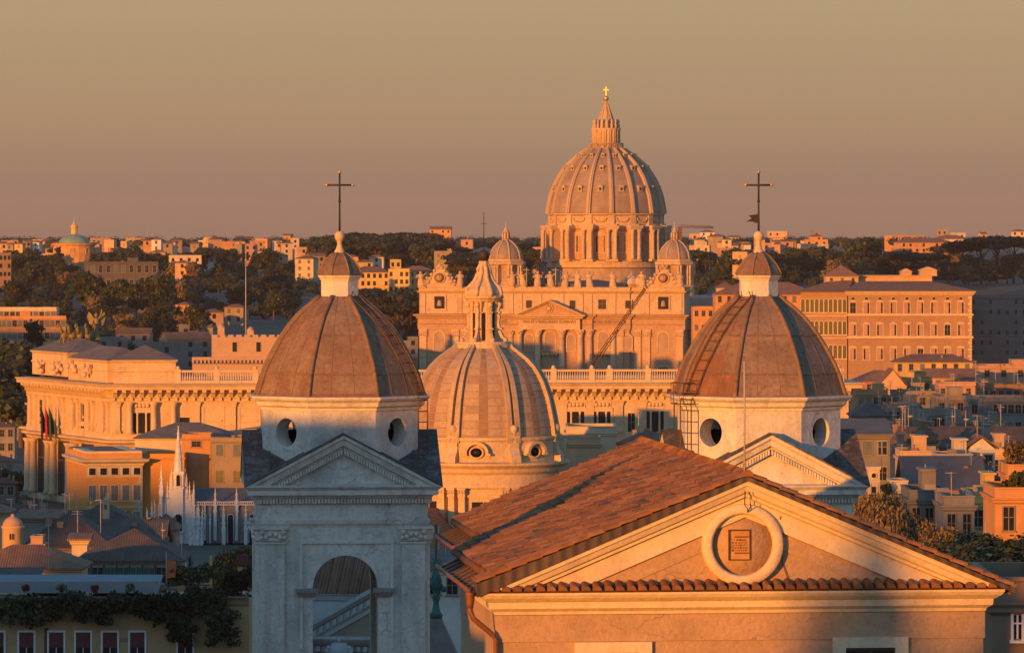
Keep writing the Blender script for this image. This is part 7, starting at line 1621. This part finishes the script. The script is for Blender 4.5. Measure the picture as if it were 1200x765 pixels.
for i, (px, y, w, h, n, mt_, lb) in enumerate(((20, 716, 60, 40, 2200, ('leaf', 'leaf_dark', 'leaf_light'), 'big dark green bush hanging over the parapet at the left edge'), (78, 712, 44, 34, 1500, ('leaf', 'leaf_light'), 'bright ivy clump hanging above the second and third windows'), (110, 716, 40, 34, 1500, ('leaf_dark', 'leaf'), 'trailing plant above the middle windows'), (150, 708, 44, 24, 1300, ('leaf', 'leaf_dark'), 'low leafy hedge above the fifth window'), (190, 714, 60, 44, 2600, ('leaf_dark', 'leaf', 'leaf'), 'broad dark creeper right of the fifth window'), (213, 738, 28, 46, 1300, ('leaf', 'leaf_dark'), 'creeper hanging down round the half hidden window'), (240, 706, 44, 44, 2200, ('leaf_dark', 'leaf'), 'dark terrace shrub below the yellow post'), (262, 736, 36, 50, 2200, ('leaf', 'leaf_light', 'leaf'), 'round green bush at the right end of the terrace wall'), (215, 676, 34, 26, 1300, ('leaf', 'leaf_brown', 'leaf_light'), 'mixed yellowing shrub beside the red banner'), (250, 674, 36, 24, 1300, ('leaf_light', 'leaf', 'leaf_brown'), 'pale green shrub on the upper terrace by the post'), (278, 690, 34, 60, 2400, ('leaf_dark', 'leaf'), 'tall dark shrub beside the left bell tower'), (50, 700, 60, 14, 900, ('leaf_dark', 'leaf'), 'thin row of leaves under the awning'), (130, 697, 50, 12, 700, ('leaf_dark', 'leaf'), 'second thin row of leaves under the right half of the awning'))):
    shrub('terrace_plant', lb, px, y, 418.5 if y > 700 else 425, w, h, n=n, mats=mt_, seed=50+i, cat='plant', group=GT, size=.26, d=1.2)
for i, (px, lb) in enumerate(((30, 'small pink flowering plant at the left end of the awning edge'), (72, 'small flowering plant on the awning edge left of the pink one'), (111, 'pink flowering plant before the middle of the awning'), (152, 'yellowing plant before the right end of the awning'))):
    shrub('flower_pot', lb, px, 690, 419.3, 9, 9, n=200, mats=(('leaf', 'red') if i in (0, 2) else ('leaf_light', 'leaf')), seed=90+i, cat='plant', size=.16, d=.4)
b = MB(); x, z = Tx(196), Tz(668)+10
bn = thing('banner', 'orange-red banner on the roof terrace', 'banner', (x, 424, z-1.0)); b = MB(); b.prism([(-.35, 0, 0), (.45, 0, .1), (.5, 0, 1.5), (-.3, 0, 1.7)], (0, .05, 0)); b.build('cloth', M['orange_sheet'], bn)
b = MB(); b.tube([(-.4, .05, -1.2), (-.38, .05, 2.4)], .04, 5); b.build('pole', M['lamp_metal'], bn)
ps = thing('post', 'yellow lit post on the roof terrace', 'post', (Tx(243), 425, Tz(690)+10)); b = MB(); b.box(-.12, .12, -.12, .12, 0, 35*q); b.build('shaft', M['h_yellow'], ps)
bx = thing('planter', 'red-brown planter row on the terrace right of the banner', 'planter', (Tx(226), 423.5, Tz(696)+10)); b = MB(); b.box(-1.6, 1.6, -.3, .3, 0, .5); b.build('box', M['pot'], bx)
sh_ = thing('terrace_shelf', 'white terrace shelf with orange pots beside the banner', 'shelf', (Tx(227), 426, Tz(690)+10)); b = MB(); b.box(-1.2, 1.2, -.2, .2, 0, .1); b.box(-1.2, 1.2, -.2, .2, 1.0, 1.08); b.box(-1.2, -1.1, -.2, .2, .1, 1.9); b.box(1.1, 1.2, -.2, .2, .1, 1.9); b.build('frame', M['white_frame'], sh_)
for i in range(5): b = MB(); b.lathe([(.12, 0), (.17, .3)], 8, -.9+i*.45, 0); b.build('pot', M['pot'], sh_, loc=(0, 0, .1 if i % 2 else 1.08))
fl = thing('lantern_box', 'dark red box lantern on a yellow stand near the left bell tower', 'lantern', (Tx(279), 426, Tz(690)+10)); b = MB(); b.box(-.5, .5, -.3, .3, 1.6, 2.7); b.build('box', M['shutter_red'], fl); b = MB(); b.box(-.4, .4, -.25, .25, 0, 1.6); b.build('stand', M['h_yellow'], fl)
# unseen cypress added to throw the streak of shade on the nave roof
x, y = su(72, -64.7); c_, t_, H_ = get_proto('cypress', 1, True); zt = 70.3 - .0594*72; r_ = thing('cypress', 'slim cypress added out of view to shade the nave roof', 'tree', (x, y, 42)); r_.scale = (1.15, 1.15, (zt-42)/H_); inst('trunk', t_, r_); inst('crown', c_, r_)
for (s_, u, K, w, lb) in ((-70, -50.6, 67.1, .30, 'leafy tree behind the viewpoint'), (-45, -52.8, 70.0, .13, 'slender leafy tree behind the viewpoint')):
    x, y = su(s_, u); c_, t_, H_ = get_proto('broad', 1, True); r_ = thing('leafy_tree', lb, 'tree', (x, y, 42)); k = (K - .0594*s_ - 42)/H_; r_.scale = (k*w, k*w, k); inst('trunk', t_, r_); inst('crown', c_, r_)
